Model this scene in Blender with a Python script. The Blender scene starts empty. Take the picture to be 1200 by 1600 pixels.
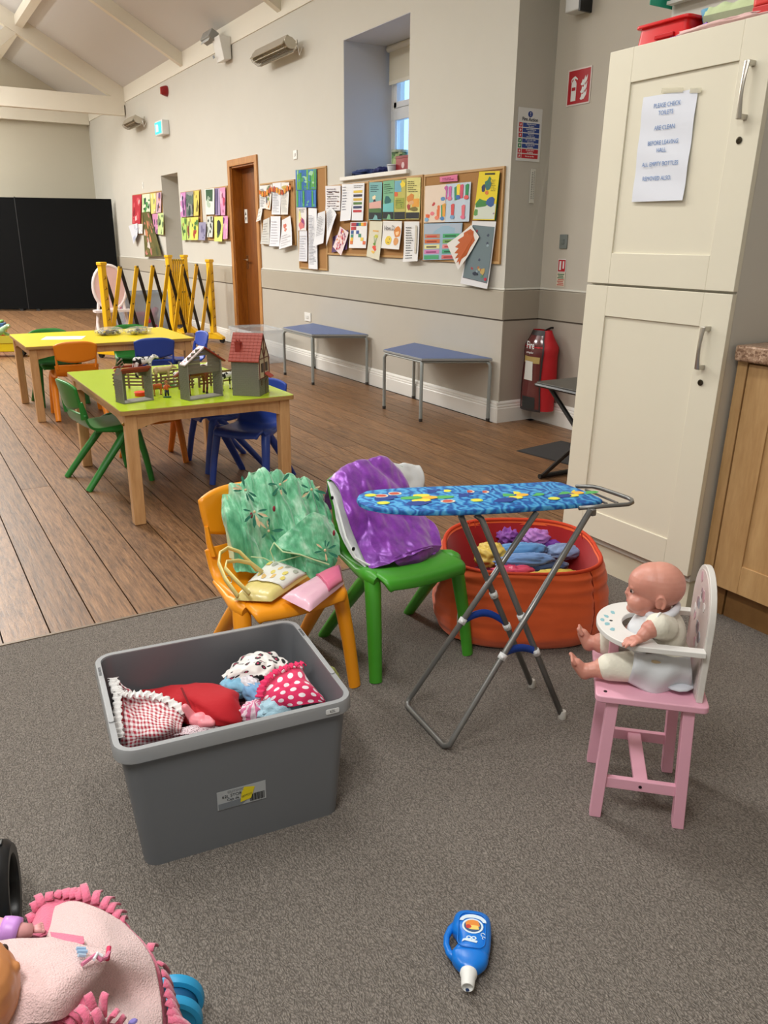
import bpy, bmesh, math, random
from math import sin, cos, pi, radians as rad
from mathutils import Vector, Matrix, noise
random.seed(7)
S = bpy.context.scene
COL = S.collection
# ---------------------------------------------------------------- camera
def make_camera():
    F, yaw, pitch, roll = 1245.46, 0.5417111, 0.3292076, 0.0083039
    f = Vector((sin(yaw)*cos(pitch), cos(yaw)*cos(pitch), -sin(pitch)))
    r = Vector((cos(yaw), -sin(yaw), 0)); u = r.cross(f)
    r2 = cos(roll)*r + sin(roll)*u; u2 = -sin(roll)*r + cos(roll)*u
    cd = bpy.data.cameras.new('camera'); cam = bpy.data.objects.new('camera', cd); COL.objects.link(cam)
    m = Matrix((r2, u2, -f)).transposed().to_4x4(); m.translation = (0, 0, 1.3)
    cam.matrix_world = m
    cd.sensor_fit = 'VERTICAL'; cd.sensor_height = 32; cd.lens = 32*F/1600
    cd.clip_start = .02; cd.clip_end = 200
    S.camera = cam
make_camera()
# ---------------------------------------------------------------- world, exposure, lights
def lin(c):
    return tuple(((x/255)/12.92 if x/255 <= .04045 else ((x/255+.055)/1.055)**2.4) for x in c)
w = bpy.data.worlds.new('world'); S.world = w; w.use_nodes = True
bg = w.node_tree.nodes['Background']; bg.inputs[0].default_value = (.42, .66, 1, 1); bg.inputs[1].default_value = 2.6
S.view_settings.view_transform = 'Standard'; S.view_settings.look = 'None'
S.view_settings.gamma = 1; S.view_settings.use_curve_mapping = False
S.view_settings.exposure = -0.06
def lamp(name, loc, sx, sy, power, col=(1, .985, .95), rot=(0, 0, 0)):
    l = bpy.data.lights.new(name, 'AREA'); l.shape = 'RECTANGLE'; l.size = sx; l.size_y = sy
    l.energy = power; l.color = col
    o = bpy.data.objects.new(name, l); o.location = loc; o.rotation_euler = rot; COL.objects.link(o)
    return o
for yy in (7.6, 10.4, 13.2, 16.0):
    lamp('hall_lamp', (-.2, yy, 3.9), .5, 1.6, 135 if yy < 8 else 180)
    lamp('hall_ceiling_fill', (-.2, yy, 3.96), .5, 1.6, 110, col=(1, .985, .96), rot=(pi, 0, 0))  # upward light added over each lamp to brighten the ceiling
lamp('hall_lamp', (.6, 4.2, 3.9), .5, 1.2, 36)
lamp('front_ceiling_fill', (-.2, 1.6, 3.5), .5, 1.2, 48, col=(1, .985, .96), rot=(pi, 0, 0))  # unseen extra light, added to brighten the ceiling at the front
lamp('front_lamp', (-.5, .3, 3.0), .35, 1.2, 64)
lamp('front_lamp', (1.1, 2.4, 3.3), .35, .9, 26)
lamp('front_lamp', (-2.2, 2.2, 3.3), .4, 1.2, 46)
# ---------------------------------------------------------------- materials
MC = {}
def newmat(name):
    m = bpy.data.materials.new(name); m.use_nodes = True
    nt = m.node_tree; b = nt.nodes['Principled BSDF']
    return m, nt, b
def N(nt, t, **k):
    n = nt.nodes.new(t)
    for a, v in k.items():
        if a.startswith('i_'):
            key = a[2:]; n.inputs[int(key) if key.isdigit() else key].default_value = v
        else: setattr(n, a, v)
    return n
def L(nt, a, b): nt.links.new(a, b)
def mth(nt, op, a, b=None):
    n = nt.nodes.new('ShaderNodeMath'); n.operation = op
    for i, x in enumerate((a, b)):
        if x is None: continue
        if isinstance(x, (int, float)): n.inputs[i].default_value = x
        else: nt.links.new(x, n.inputs[i])
    return n.outputs[0]
def mixc(nt, fac, a, b):
    n = nt.nodes.new('ShaderNodeMix'); n.data_type = 'RGBA'
    for s, x in ((0, fac), (6, a), (7, b)):
        if isinstance(x, (int, float)): n.inputs[s].default_value = x
        elif isinstance(x, tuple): n.inputs[s].default_value = (x+(1,))[:4]
        else: nt.links.new(x, n.inputs[s])
    return n.outputs[2]
def ramp(nt, fac, stops):
    n = nt.nodes.new('ShaderNodeValToRGB'); cr = n.color_ramp
    while len(cr.elements) < len(stops): cr.elements.new(.5)
    for e, (p, c) in zip(cr.elements, stops): e.position = p; e.color = (c+(1,))[:4]
    nt.links.new(fac, n.inputs[0]); return n.outputs[0]
def coords(nt, kind='Object', scale=(1, 1, 1)):
    t = nt.nodes.new('ShaderNodeTexCoord'); mp = nt.nodes.new('ShaderNodeMapping')
    mp.inputs['Scale'].default_value = scale; nt.links.new(t.outputs[kind], mp.inputs[0]); return mp.outputs[0]
def nz(nt, vec, scale, detail=3, rough=.5):
    n = N(nt, 'ShaderNodeTexNoise', i_Scale=scale, i_Detail=detail, i_Roughness=rough); L(nt, vec, n.inputs['Vector']); return n.outputs['Fac']
def bump(nt, b, h, strength, dist=.002):
    n = N(nt, 'ShaderNodeBump', i_Strength=strength, i_Distance=dist); L(nt, h, n.inputs['Height']); L(nt, n.outputs[0], b.inputs['Normal'])
def mat(col, rough=.5, metal=0, var=0, vs=6, bs=0, bstr=.3, bdist=.002, sheen=0, coat=0, trans=0, alpha=1, emit=0, spec=.5, scale=(1, 1, 1)):
    key = (col, rough, metal, var, vs, bs, bstr, bdist, sheen, coat, trans, alpha, emit, spec, scale)
    if key in MC: return MC[key]
    m, nt, b = newmat('mat_%d' % len(MC)); c = lin(col)
    b.inputs['Base Color'].default_value = c+(1,)
    b.inputs['Roughness'].default_value = rough; b.inputs['Metallic'].default_value = metal
    b.inputs['Specular IOR Level'].default_value = spec
    if sheen: b.inputs['Sheen Weight'].default_value = sheen
    if coat: b.inputs['Coat Weight'].default_value = coat
    if trans: b.inputs['Transmission Weight'].default_value = trans
    if alpha < 1: b.inputs['Alpha'].default_value = alpha
    if emit: b.inputs['Emission Color'].default_value = c+(1,); b.inputs['Emission Strength'].default_value = emit
    if var or bs:
        v = coords(nt, 'Object', scale)
    if var:
        n = nz(nt, v, vs, 4, .6)
        L(nt, mixc(nt, n, tuple(x*(1-var) for x in c), tuple(min(1, x*(1+var)) for x in c)), b.inputs['Base Color'])
    if bs: bump(nt, b, nz(nt, v, bs, 4), bstr, bdist)
    MC[key] = m; return m
def wood(name, c1, c2, scale=(1, 1, 1), rough=.45, kn=False, spec=.4, rnd=False, bstr=.15):
    m, nt, b = newmat(name)
    t = nt.nodes.new('ShaderNodeTexCoord'); vec = t.outputs['Object']
    if rnd:
        oi = nt.nodes.new('ShaderNodeObjectInfo'); a = nt.nodes.new('ShaderNodeVectorMath'); a.operation = 'ADD'
        cm = nt.nodes.new('ShaderNodeCombineXYZ'); s = mth(nt, 'MULTIPLY', oi.outputs['Random'], 37.)
        for i in range(3): L(nt, s, cm.inputs[i])
        L(nt, vec, a.inputs[0]); L(nt, cm.outputs[0], a.inputs[1]); vec = a.outputs[0]
    mp = nt.nodes.new('ShaderNodeMapping'); mp.inputs['Scale'].default_value = scale; L(nt, vec, mp.inputs[0]); v = mp.outputs[0]
    g = nz(nt, v, 3, 6, .65); g2 = nz(nt, v, 14, 3, .6)
    f = mth(nt, 'ADD', mth(nt, 'MULTIPLY', g, .7), mth(nt, 'MULTIPLY', g2, .3))
    col = ramp(nt, f, [(.32, lin(c1)), (.66, lin(c2))])
    if rnd:
        k = mth(nt, 'ADD', mth(nt, 'MULTIPLY', oi.outputs['Random'], .34), .80)
        hs = N(nt, 'ShaderNodeHueSaturation'); L(nt, col, hs.inputs['Color']); L(nt, k, hs.inputs['Value']); col = hs.outputs[0]
    if kn:
        vo = N(nt, 'ShaderNodeTexVoronoi', i_Scale=1.1); L(nt, v, vo.inputs['Vector'])
        col = mixc(nt, ramp(nt, vo.outputs['Distance'], [(.03, (.75, .75, .75)), (.075, (0, 0, 0))]), col, lin((70, 32, 12)))
    L(nt, col, b.inputs['Base Color']); b.inputs['Roughness'].default_value = rough
    b.inputs['Specular IOR Level'].default_value = spec
    bump(nt, b, f, bstr, .002)
    return m
def uvpat(name, kind, cols, n=20, rough=.8, bs=0, sheen=.2):
    """fabric patterns laid out in the cloth's own UVs"""
    m, nt, b = newmat(name); t = nt.nodes.new('ShaderNodeTexCoord'); sx = nt.nodes.new('ShaderNodeSeparateXYZ')
    L(nt, t.outputs['UV'], sx.inputs[0]); x, y = sx.outputs[0], sx.outputs[1]
    if kind == 'dots':
        u, v = mth(nt, 'MULTIPLY', x, n), mth(nt, 'MULTIPLY', y, n)
        row = mth(nt, 'MULTIPLY', mth(nt, 'MODULO', mth(nt, 'FLOOR', v), 2.), .5)
        fu = mth(nt, 'SUBTRACT', mth(nt, 'FRACT', mth(nt, 'ADD', u, row)), .5); fv = mth(nt, 'SUBTRACT', mth(nt, 'FRACT', v), .5)
        d = mth(nt, 'ADD', mth(nt, 'MULTIPLY', fu, fu), mth(nt, 'MULTIPLY', fv, fv))
        c = mixc(nt, mth(nt, 'LESS_THAN', d, .075), lin(cols[0]), lin(cols[1]))
    elif kind == 'gingham':
        a = mth(nt, 'GREATER_THAN', mth(nt, 'FRACT', mth(nt, 'MULTIPLY', x, n)), .5); g = mth(nt, 'GREATER_THAN', mth(nt, 'FRACT', mth(nt, 'MULTIPLY', y, n)), .5)
        c = mixc(nt, mth(nt, 'MULTIPLY', mth(nt, 'ADD', a, g), .5), lin(cols[0]), lin(cols[1]))
    elif kind == 'leopard':
        vo = N(nt, 'ShaderNodeTexVoronoi', i_Scale=n); L(nt, t.outputs['UV'], vo.inputs['Vector'])
        r_ = ramp(nt, vo.outputs['Distance'], [(.0, lin(cols[1])), (.16, lin(cols[1])), (.2, lin((30, 22, 24))), (.36, lin((30, 22, 24))), (.4, lin(cols[0]))]); c = r_
    elif kind == 'stripes':
        c = mixc(nt, mth(nt, 'GREATER_THAN', mth(nt, 'FRACT', mth(nt, 'MULTIPLY', x, n)), .5), lin(cols[0]), lin(cols[1]))
    elif kind == 'tiles':      # weave-like bump only
        c = None
    L(nt, c, b.inputs['Base Color']); b.inputs['Roughness'].default_value = rough; b.inputs['Sheen Weight'].default_value = sheen
    if bs: bump(nt, b, nz(nt, t.outputs['Object'], bs, 4), .4, .003)
    return m
# ---------------------------------------------------------------- mesh builder
I3 = Matrix.Identity(3)
def RZ(a): return Matrix.Rotation(a, 3, 'Z')
def RX(a): return Matrix.Rotation(a, 3, 'X')
def RY(a): return Matrix.Rotation(a, 3, 'Y')
class MB:
    def __init__(s): s.v = []; s.f = []; s.m = []; s.uv = {}
    def add(s, vs, fs, mi=0):
        o = len(s.v); s.v += [tuple(p) for p in vs]; s.f += [tuple(i+o for i in f) for f in fs]; s.m += [mi]*len(fs); return s
    def box(s, c, d, rot=None, mi=0, taper=1):
        c = Vector(c); R = rot or I3; x, y, z = d[0]/2, d[1]/2, d[2]/2; t = taper
        vs = [c+R @ Vector(p) for p in ((-x, -y, -z), (x, -y, -z), (x, y, -z), (-x, y, -z), (-x*t, -y*t, z), (x*t, -y*t, z), (x*t, y*t, z), (-x*t, y*t, z))]
        return s.add(vs, [(0, 3, 2, 1), (4, 5, 6, 7), (0, 1, 5, 4), (1, 2, 6, 5), (2, 3, 7, 6), (3, 0, 4, 7)], mi)
    def bb(s, lo, hi, mi=0):
        return s.box([(a+b)/2 for a, b in zip(lo, hi)], [b-a for a, b in zip(lo, hi)], mi=mi)
    def tube(s, pts, r, n=10, mi=0, closed=False, flat=1, caps=True):
        P = [Vector(p) for p in pts]; k = len(P); rr = r if isinstance(r, (list, tuple)) else [r]*k
        rings = []; ref = None
        for i, p in enumerate(P):
            if closed: t = (P[(i+1) % k]-P[i-1]).normalized()
            else: t = (P[min(i+1, k-1)]-P[max(i-1, 0)]).normalized()
            if ref is None: ref = Vector((0, 0, 1)) if abs(t.z) < .9 else Vector((1, 0, 0))
            a = t.cross(ref).normalized(); b_ = a.cross(t).normalized(); ref = b_
            rings.append([p+(a*cos(2*pi*j/n)+b_*sin(2*pi*j/n)*flat)*rr[i] for j in range(n)])
        vs = [q for g in rings for q in g]; fs = []
        for i in range(k if closed else k-1):
            for j in range(n): fs.append((i*n+j, i*n+(j+1) % n, ((i+1) % k)*n+(j+1) % n, ((i+1) % k)*n+j))
        if not closed and caps: fs += [tuple(range(n-1, -1, -1)), tuple((k-1)*n+j for j in range(n))]
        return s.add(vs, fs, mi)
    def rod(s, a, b, r, n=10, mi=0): return s.tube([a, b], r, n, mi)
    def lathe(s, prof, c=(0, 0, 0), n=20, rot=None, mi=0, sx=1, sy=1):
        c = Vector(c); R = rot or I3; vs = []; fs = []; k = len(prof)
        for (r, z) in prof:
            for j in range(n): vs.append(c+R @ Vector((r*cos(2*pi*j/n)*sx, r*sin(2*pi*j/n)*sy, z)))
        for i in range(k-1):
            for j in range(n): fs.append((i*n+j, i*n+(j+1) % n, (i+1)*n+(j+1) % n, (i+1)*n+j))
        if prof[0][0] > 1e-5: fs.append(tuple(range(n-1, -1, -1)))
        if prof[-1][0] > 1e-5: fs.append(tuple((k-1)*n+j for j in range(n)))
        return s.add(vs, fs, mi)
    def ell(s, c, r, rot=None, n=14, mi=0):
        if not isinstance(r, (list, tuple)): r = (r, r, r)
        c = Vector(c); R = rot or I3; vs = []; fs = []; k = n//2
        for i in range(1, k):
            a = pi*i/k
            for j in range(n): vs.append(c+R @ Vector((r[0]*sin(a)*cos(2*pi*j/n), r[1]*sin(a)*sin(2*pi*j/n), r[2]*cos(a))))
        vs += [c+R @ Vector((0, 0, r[2])), c+R @ Vector((0, 0, -r[2]))]; t = len(vs)-2
        for i in range(k-2):
            for j in range(n): fs.append((i*n+j, (i+1)*n+j, (i+1)*n+(j+1) % n, i*n+(j+1) % n))
        for j in range(n): fs.append((t, j, (j+1) % n)); fs.append((t+1, (k-2)*n+(j+1) % n, (k-2)*n+j))
        return s.add(vs, fs, mi)
    def cap(s, a, b, ra, rb, n=12, mi=0):
        """tapered capsule"""
        a, b = Vector(a), Vector(b); s.ell(a, ra, n=n, mi=mi); s.ell(b, rb, n=n, mi=mi)
        return s.tube([a, b], [ra, rb], n, mi)
    def prism(s, poly, fn, t, mi=0):
        """poly 2D -> fn(u,v,w) with w = 0 and t"""
        k = len(poly); vs = [fn(u, v, 0) for u, v in poly]+[fn(u, v, t) for u, v in poly]
        return s.add(vs, [tuple(range(k-1, -1, -1)), tuple(range(k, 2*k))]+[(i, (i+1) % k, k+(i+1) % k, k+i) for i in range(k)], mi)
    def grid(s, fn, nu, nv, mi=0, cu=False):
        o = len(s.v); vs = []; W = nu if cu else nu+1
        for j in range(nv+1):
            for i in range(W): vs.append(fn(i/nu, j/nv))
        base = len(s.f); fs = []
        for j in range(nv):
            for i in range(nu):
                i2 = (i+1) % W if cu else i+1
                fs.append((j*W+i, j*W+i2, (j+1)*W+i2, (j+1)*W+i))
                s.uv[base+len(fs)-1] = ((i/nu, j/nv), ((i+1)/nu, j/nv), ((i+1)/nu, (j+1)/nv), (i/nu, (j+1)/nv))
        return s.add(vs, fs, mi)
    def mesh(s, name, mats, smooth=False, fix=True):
        me = bpy.data.meshes.new(name); me.from_pydata(s.v, [], s.f)
        for m in (mats if isinstance(mats, (list, tuple)) else [mats]): me.materials.append(m)
        me.polygons.foreach_set('material_index', s.m)
        if s.uv:
            ul = me.uv_layers.new(name='UVMap')
            for fi, q in s.uv.items():
                p = me.polygons[fi]
                for k_, li in enumerate(p.loop_indices): ul.data[li].uv = q[k_]
        if fix:
            bm = bmesh.new(); bm.from_mesh(me); bmesh.ops.recalc_face_normals(bm, faces=bm.faces); bm.to_mesh(me); bm.free()
        if smooth:
            me.polygons.foreach_set('use_smooth', [True]*len(me.polygons))
            if smooth is not True: me.set_sharp_from_angle(angle=rad(smooth))
        me.update(); return me
    def build(s, name, mats, parent=None, smooth=35, bevel=0, seg=2, solid=0, sub=0, remesh=0, sm=0, fix=True, loc=None, rot=None, off=-1):
        me = s.mesh(name, mats, smooth, fix); o = bpy.data.objects.new(name, me); COL.objects.link(o)
        if parent: o.parent = parent
        if loc: o.location = loc
        if rot: o.rotation_euler = rot
        if sub: d = o.modifiers.new('sub', 'SUBSURF'); d.levels = sub; d.render_levels = sub
        if solid: d = o.modifiers.new('sol', 'SOLIDIFY'); d.thickness = solid; d.offset = off
        if remesh:
            d = o.modifiers.new('rem', 'REMESH'); d.mode = 'VOXEL'; d.voxel_size = remesh; d.use_smooth_shade = True
            if sm: d = o.modifiers.new('smo', 'SMOOTH'); d.iterations = sm; d.factor = .6
        if bevel:
            d = o.modifiers.new('bev', 'BEVEL'); d.width = bevel; d.segments = seg; d.limit_method = 'ANGLE'; d.angle_limit = rad(40); d.use_clamp_overlap = True
            o.data.polygons.foreach_set('use_smooth', [True]*len(o.data.polygons)); o.data.set_sharp_from_angle(angle=rad(60)); d.harden_normals = True
        return o
def thing(name, label, cat, loc=(0, 0, 0), rz=0, group=None, rot=None):
    o = bpy.data.objects.new(name, None); COL.objects.link(o); o.empty_display_size = .05
    o.location = loc; o.rotation_euler = rot or (0, 0, rz); return tag(o, label, cat, group)
def tag(o, label, cat, group=None):
    o['label'] = label; o['category'] = cat
    if group: o['group'] = group
    return o
def struct(o): o['kind'] = 'structure'; return o
def catmull(P, t):
    n = len(P)-1; x = min(max(t*n, 0), n-1e-6); i = int(x); f = x-i
    p0, p1, p2, p3 = (Vector(P[max(i-1, 0)]), Vector(P[i]), Vector(P[i+1]), Vector(P[min(i+2, n)]))
    return .5*((2*p1)+(-p0+p2)*f+(2*p0-5*p1+4*p2-p3)*f*f+(-p0+3*p1-3*p2+p3)*f**3)
def cloth(net, nu=40, nv=40, amp=.006, freq=14, seed=0, ax=(1, 1, 1), ridge=1.0):
    """net: rows of 3D control points -> MB grid with ridged wrinkles"""
    rows = net
    def base(u, v): return catmull([catmull(r, u) for r in rows], v)
    def fn(u, v):
        p = base(u, v)
        du = base(min(u+.01, 1), v)-base(max(u-.01, 0), v); dv = base(u, min(v+.01, 1))-base(u, max(v-.01, 0))
        n = du.cross(dv); n = n.normalized() if n.length > 1e-9 else Vector((0, 0, 1))
        q = Vector((p.x*ax[0], p.y*ax[1], p.z*ax[2]))*freq+Vector((seed*7.3, seed*3.1, 0))
        h = ridge*(1-2*abs(noise.noise(q)))+.5*noise.noise(q*2.3)+.3*noise.noise(q*5.1)
        return p+n*h*amp
    return MB().grid(fn, nu, nv)
def lump(c, r, rz=0, amp=.2, freq=3, seed=0, n=40, stretch=(1, 1, 1), tilt=0):
    """crumpled garment: a closed ellipsoid with ridged folds"""
    c = Vector(c); R = RZ(rz) @ RX(tilt)
    def fn(u, v):
        a = 2*pi*u; b = pi*v; d = Vector((sin(b)*cos(a), sin(b)*sin(a), cos(b)))
        q = Vector((d.x*stretch[0], d.y*stretch[1], d.z*stretch[2]))*freq+Vector((seed*5.7, seed, seed*2.2))
        h = (1-2.2*abs(noise.noise(q)))*amp+.5*amp*noise.noise(q*2.4)+.25*amp*noise.noise(q*5)
        return c+R @ Vector((d.x*r[0]*(1+h), d.y*r[1]*(1+h), d.z*r[2]*(1+h)))
    return MB().grid(fn, n, n//2, cu=True)
def circ(r, n=24, cx=0, cy=0, ry=None): return [(cx+r*cos(2*pi*i/n), cy+(ry or r)*sin(2*pi*i/n)) for i in range(n)]
def rrect(x0, y0, x1, y1, r, n=5):
    o = []
    for cx, cy, a in ((x1-r, y1-r, 0), (x0+r, y1-r, 90), (x0+r, y0+r, 180), (x1-r, y0+r, 270)):
        for i in range(n+1): t = rad(a+90*i/n); o.append((cx+r*cos(t), cy+r*sin(t)))
    return o
def textmesh(txt, size, mat_, parent, name='lettering', loc=(0, 0, 0), rot=None, ext=.0004, align='CENTER', sx=1, shear=0, bold=0):
    c = bpy.data.curves.new(name, 'FONT'); c.body = txt; c.size = size; c.align_x = align; c.align_y = 'CENTER'; c.extrude = ext; c.shear = shear; c.resolution_u = 3; c.offset = bold
    t = bpy.data.objects.new('tmp', c); COL.objects.link(t)
    dg = bpy.context.evaluated_depsgraph_get(); me = bpy.data.meshes.new_from_object(t.evaluated_get(dg)); bpy.data.objects.remove(t)
    me.materials.clear(); me.materials.append(mat_)
    o = bpy.data.objects.new(name, me); COL.objects.link(o); o.parent = parent; o.location = loc
    o.rotation_euler = rot or (0, 0, 0); o.scale = (sx, 1, 1); return o

# ================================================================ the room
WX = 3.79; END = 17.45; RX2 = 4.13; CY = 4.65
paint = mat((206, 203, 193), .75, var=.03, vs=3, bs=60, bstr=.08)
paint_hall = paint
paint_cool = mat((196, 192, 182), .75, var=.03, vs=3)
paint_band = mat((176, 168, 152), .7, var=.03, vs=3)
paint_low = mat((188, 182, 170), .7, var=.04, vs=4)
white_gloss = mat((232, 230, 224), .35)
white_paint = mat((226, 222, 208), .6, var=.02, vs=5)
ceil_paint = mat((213, 213, 212), .8, var=.02, vs=1)
# floor base (dark underlay below boards) and carpet
m = MB(); m.bb((-4.6, 2.68, -.08), (4.7, 17.7, -.022)); fb = struct(m.build('floor', mat((28, 20, 14), .9)))
board = wood('board', (64, 42, 27), (160, 119, 82), (26, 1.6, 6), rough=.42, rnd=True, spec=.45, bstr=.4)
bw = .15
lens = [2.1, 2.9, 3.7]
bms = []
for ln in lens:
    m = MB(); m.bb((-bw/2+.0025, 0, -.02), (bw/2-.0025, ln-.004, 0))
    me = m.mesh('floor_board', board); bms.append(me)
nb = 0
i = 0; x = .139-bw*21+bw/2
while x < 4.13+bw/2:
    y = 2.70-random.choice((0, .5, 1.1, 1.6)) if True else 0
    y0 = 2.70; first = True
    yy = 2.70
    while yy < END:
        k = random.randrange(3); ln = lens[k]
        if nb >= 290: ln = END+.05-yy
        if x+bw/2 > WX-.0 and yy > CY-.2: break
        o = bpy.data.objects.new('floor_board', bms[k]); COL.objects.link(o); o.parent = fb
        if first: s = random.uniform(.35, 1); first = False
        else: s = 1
        if yy+ln*s > END: s = (END-yy)/ln+.001
        if x > WX-bw/2-.01 and yy+ln*s > CY: s = (CY-yy)/ln
        o.location = (x, yy, 0); o.scale = (1, s if nb < 290 else ln/lens[k], 1); yy += ln*s; nb += 1
        if x < -1.2 and yy > 3: o.scale = (1, (END-o.location.y)/lens[k], 1); break
    x += bw
def carpet_mat():
    m, nt, b = newmat('carpet'); v = coords(nt, 'Object', (1, 1, 1))
    vo = N(nt, 'ShaderNodeTexVoronoi', i_Scale=330.); mp = coords(nt, 'Object', (1, .55, 1))
    nn = N(nt, 'ShaderNodeTexNoise', i_Scale=60.); L(nt, mp, nn.inputs['Vector'])
    ad = nt.nodes.new('ShaderNodeVectorMath'); ad.operation = 'MULTIPLY_ADD'; L(nt, nn.outputs['Color'], ad.inputs[0]); ad.inputs[1].default_value = (.012, .012, 0); L(nt, mp, ad.inputs[2])
    L(nt, ad.outputs[0], vo.inputs['Vector'])
    n2 = nz(nt, v, 420, 2); n3 = nz(nt, v, 2.2, 3)
    f = mth(nt, 'ADD', mth(nt, 'MULTIPLY', vo.outputs['Distance'], .9), mth(nt, 'MULTIPLY', n2, .5))
    c = ramp(nt, f, [(.2, lin((166, 158, 150))), (.5, lin((142, 134, 126))), (.9, lin((96, 90, 84)))])
    c = mixc(nt, mth(nt, 'MULTIPLY', n3, .25), c, lin((130, 123, 116)))
    L(nt, c, b.inputs['Base Color']); b.inputs['Roughness'].default_value = .95; b.inputs['Specular IOR Level'].default_value = .15
    inv = mth(nt, 'SUBTRACT', 1., vo.outputs['Distance']); bump(nt, b, inv, .9, .004)
    return m
m = MB(); m.bb((-4.6, -2.5, -.08), (3.0, 2.695, .004)); m.bb((3.0, 2.3, -.08), (4.13, 2.695, .004)); struct(m.build('floor', carpet_mat()))
m = MB(); m.bb((-4.6, 2.690, -.01), (4.13, 2.702, .007)); struct(m.build('trim_1', mat((120, 104, 86), .5, metal=.3)))
# long wall with the doorway recesses and the deep window
T = .62
WIN = (5.965, 7.06, 1.845, 2.965); DOOR = (9.19, 9.97, 0, 2.12); OPN = (12.09, 12.91, 0, 2.185)
m = MB()
def seg(y0, y1, z0, z1, mi=0): m.bb((WX, y0, z0), (WX+T, y1, z1), mi)
HT = 3.39
seg(CY, WIN[0], 0, HT); seg(WIN[0], WIN[1], 0, WIN[2]); seg(WIN[0], WIN[1], WIN[3], HT); seg(WIN[1], DOOR[0], 0, HT)
seg(DOOR[0], DOOR[1], DOOR[3], HT); seg(DOOR[1], OPN[0], 0, HT); seg(OPN[0], OPN[1], OPN[3], HT); seg(OPN[1], END+.1, 0, HT)
m.bb((WX+T, CY, 0), (WX+T+.03, WIN[0], HT+1)); m.bb((WX+T, WIN[1], 0), (WX+T+.03, END, HT+1)); m.bb((WX+T, WIN[0], 0), (WX+T+.03, WIN[1], WIN[2])); m.bb((WX+T, WIN[0], WIN[3]), (WX+T+.03, WIN[1], HT+1))
struct(m.build('wall_right', paint, smooth=False))
# thin reveal lining in the wall paint, cool window light put into its colour
m = MB()
m.bb((WX+.002, WIN[1]-.004, WIN[2]), (WX+.5, WIN[1]+.001, WIN[3])); m.bb((WX+.002, WIN[0]-.001, WIN[2]), (WX+.5, WIN[0]+.004, WIN[3])); m.bb((WX+.002, WIN[0], WIN[3]-.004), (WX+.5, WIN[1], WIN[3]+.001))
struct(m.build('trim_2', mat((206, 208, 214), .6), smooth=False))
# board sill
m = MB(); m.bb((WX-.035, WIN[0]-.03, WIN[2]-.035), (WX+.5, WIN[1]+.035, WIN[2])); struct(m.build('trim_3', white_gloss, bevel=.006))
# recess: return face, recess wall, kitchen return
m = MB(); m.bb((WX+.001, CY, 0), (RX2+.4, CY+.3, 4.2)); struct(m.build('wall_return', mat((196, 190, 178), .75, var=.03, vs=3), smooth=False))  # same paint as the long wall, its shade put into a darker colour
m = MB(); m.bb((RX2, 2.3, 0), (RX2+.1, CY, 4.4)); struct(m.build('wall_recess', mat((196, 190, 178), .75, var=.03, vs=3), smooth=False))  # long wall's paint again, darkened to carry the recess shade
m = MB(); m.bb((2.9, -2.5, 0), (3.0, 2.59, 5)); m.bb((3.0, 2.49, 0), (4.2, 2.59, 5)); struct(m.build('wall_kitchen', mat((206, 203, 196), .7, var=.02), smooth=False))
m = MB(); m.bb((-4.6, END, 0), (4.5, END+.1, 6.5)); struct(m.build('wall_back', mat((196, 190, 172), .75, var=.02, vs=2), smooth=False))
m = MB(); m.bb((-4.7, -2.6, 0), (-4.6, END, 3.6)); struct(m.build('wall_left', paint, smooth=False))
m = MB(); m.bb((-4.7, -2.6, 0), (4.3, -2.5, 6.5)); struct(m.build('wall_front', paint, smooth=False))
# dado band (stands proud), groove line with its shadow put into a dark colour, skirting
def dado(lo, hi, nx, ny, name, mats):
    """run from lo to hi (x,y); n points out of the wall"""
    a, b = Vector((*lo, 0)), Vector((*hi, 0)); d = (b-a).normalized(); n = Vector((nx, ny, 0))
    def run(z0, z1, t, mt, nm, ch=0):
        q = MB()
        prof = [(0, z0), (t, z0), (t, z1-ch), (max(t-ch, 0), z1), (0, z1)] if ch else [(0, z0), (t, z0), (t, z1), (0, z1)]
        q.prism(prof, lambda u, v, w_: a+n*u+Vector((0, 0, v))+d*w_, (b-a).length); struct(q.build(nm, mt, smooth=False))
    run(.757, .965, .016, mats[0], name, .012); run(.964, .976, .014, paint, name, .010)
    run(.744, .757, .006, mat((112, 104, 94), .8), name); run(.155, .744, .010, mats[1], name)
def skirt(lo, hi, nx, ny, name):
    a, b = Vector((*lo, 0)), Vector((*hi, 0)); d = (b-a).normalized(); n = Vector((nx, ny, 0)); q = MB()
    prof = [(0, 0), (.024, 0), (.024, .105), (.019, .112), (.021, .118), (.019, .126), (.013, .131), (.015, .139), (.012, .148), (.006, .155), (0, .158)]
    q.prism(prof, lambda u, v, w_: a+n*u+Vector((0, 0, v))+d*w_, (b-a).length); struct(q.build(name, white_gloss, smooth=False))
dd = (paint_band, paint_low)
for k, (y0, y1) in enumerate(((CY-.016, 9.12), (10.07, OPN[0]), (OPN[1], END))):
    dado((WX, y0), (WX, y1), -1, 0, 'trim_%d' % (4+k), dd); skirt((WX-.010, y0-(.006 if k == 0 else 0)), (WX-.010, y1), -1, 0, 'baseboard_right')
rb = (mat((164, 156, 142), .7, var=.03, vs=3), mat((172, 164, 152), .7, var=.03, vs=4))  # same dado paints, darkened: the recess shade is in the colour
dado((WX, CY), (RX2, CY), 0, -1, 'trim_7', rb); skirt((WX-.03, CY-.010), (RX2, CY-.010), 0, -1, 'baseboard_return')
dado((RX2, 2.6), (RX2, CY), -1, 0, 'trim_8', rb); skirt((RX2-.010, 2.6), (RX2-.010, CY), -1, 0, 'baseboard_recess')
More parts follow.
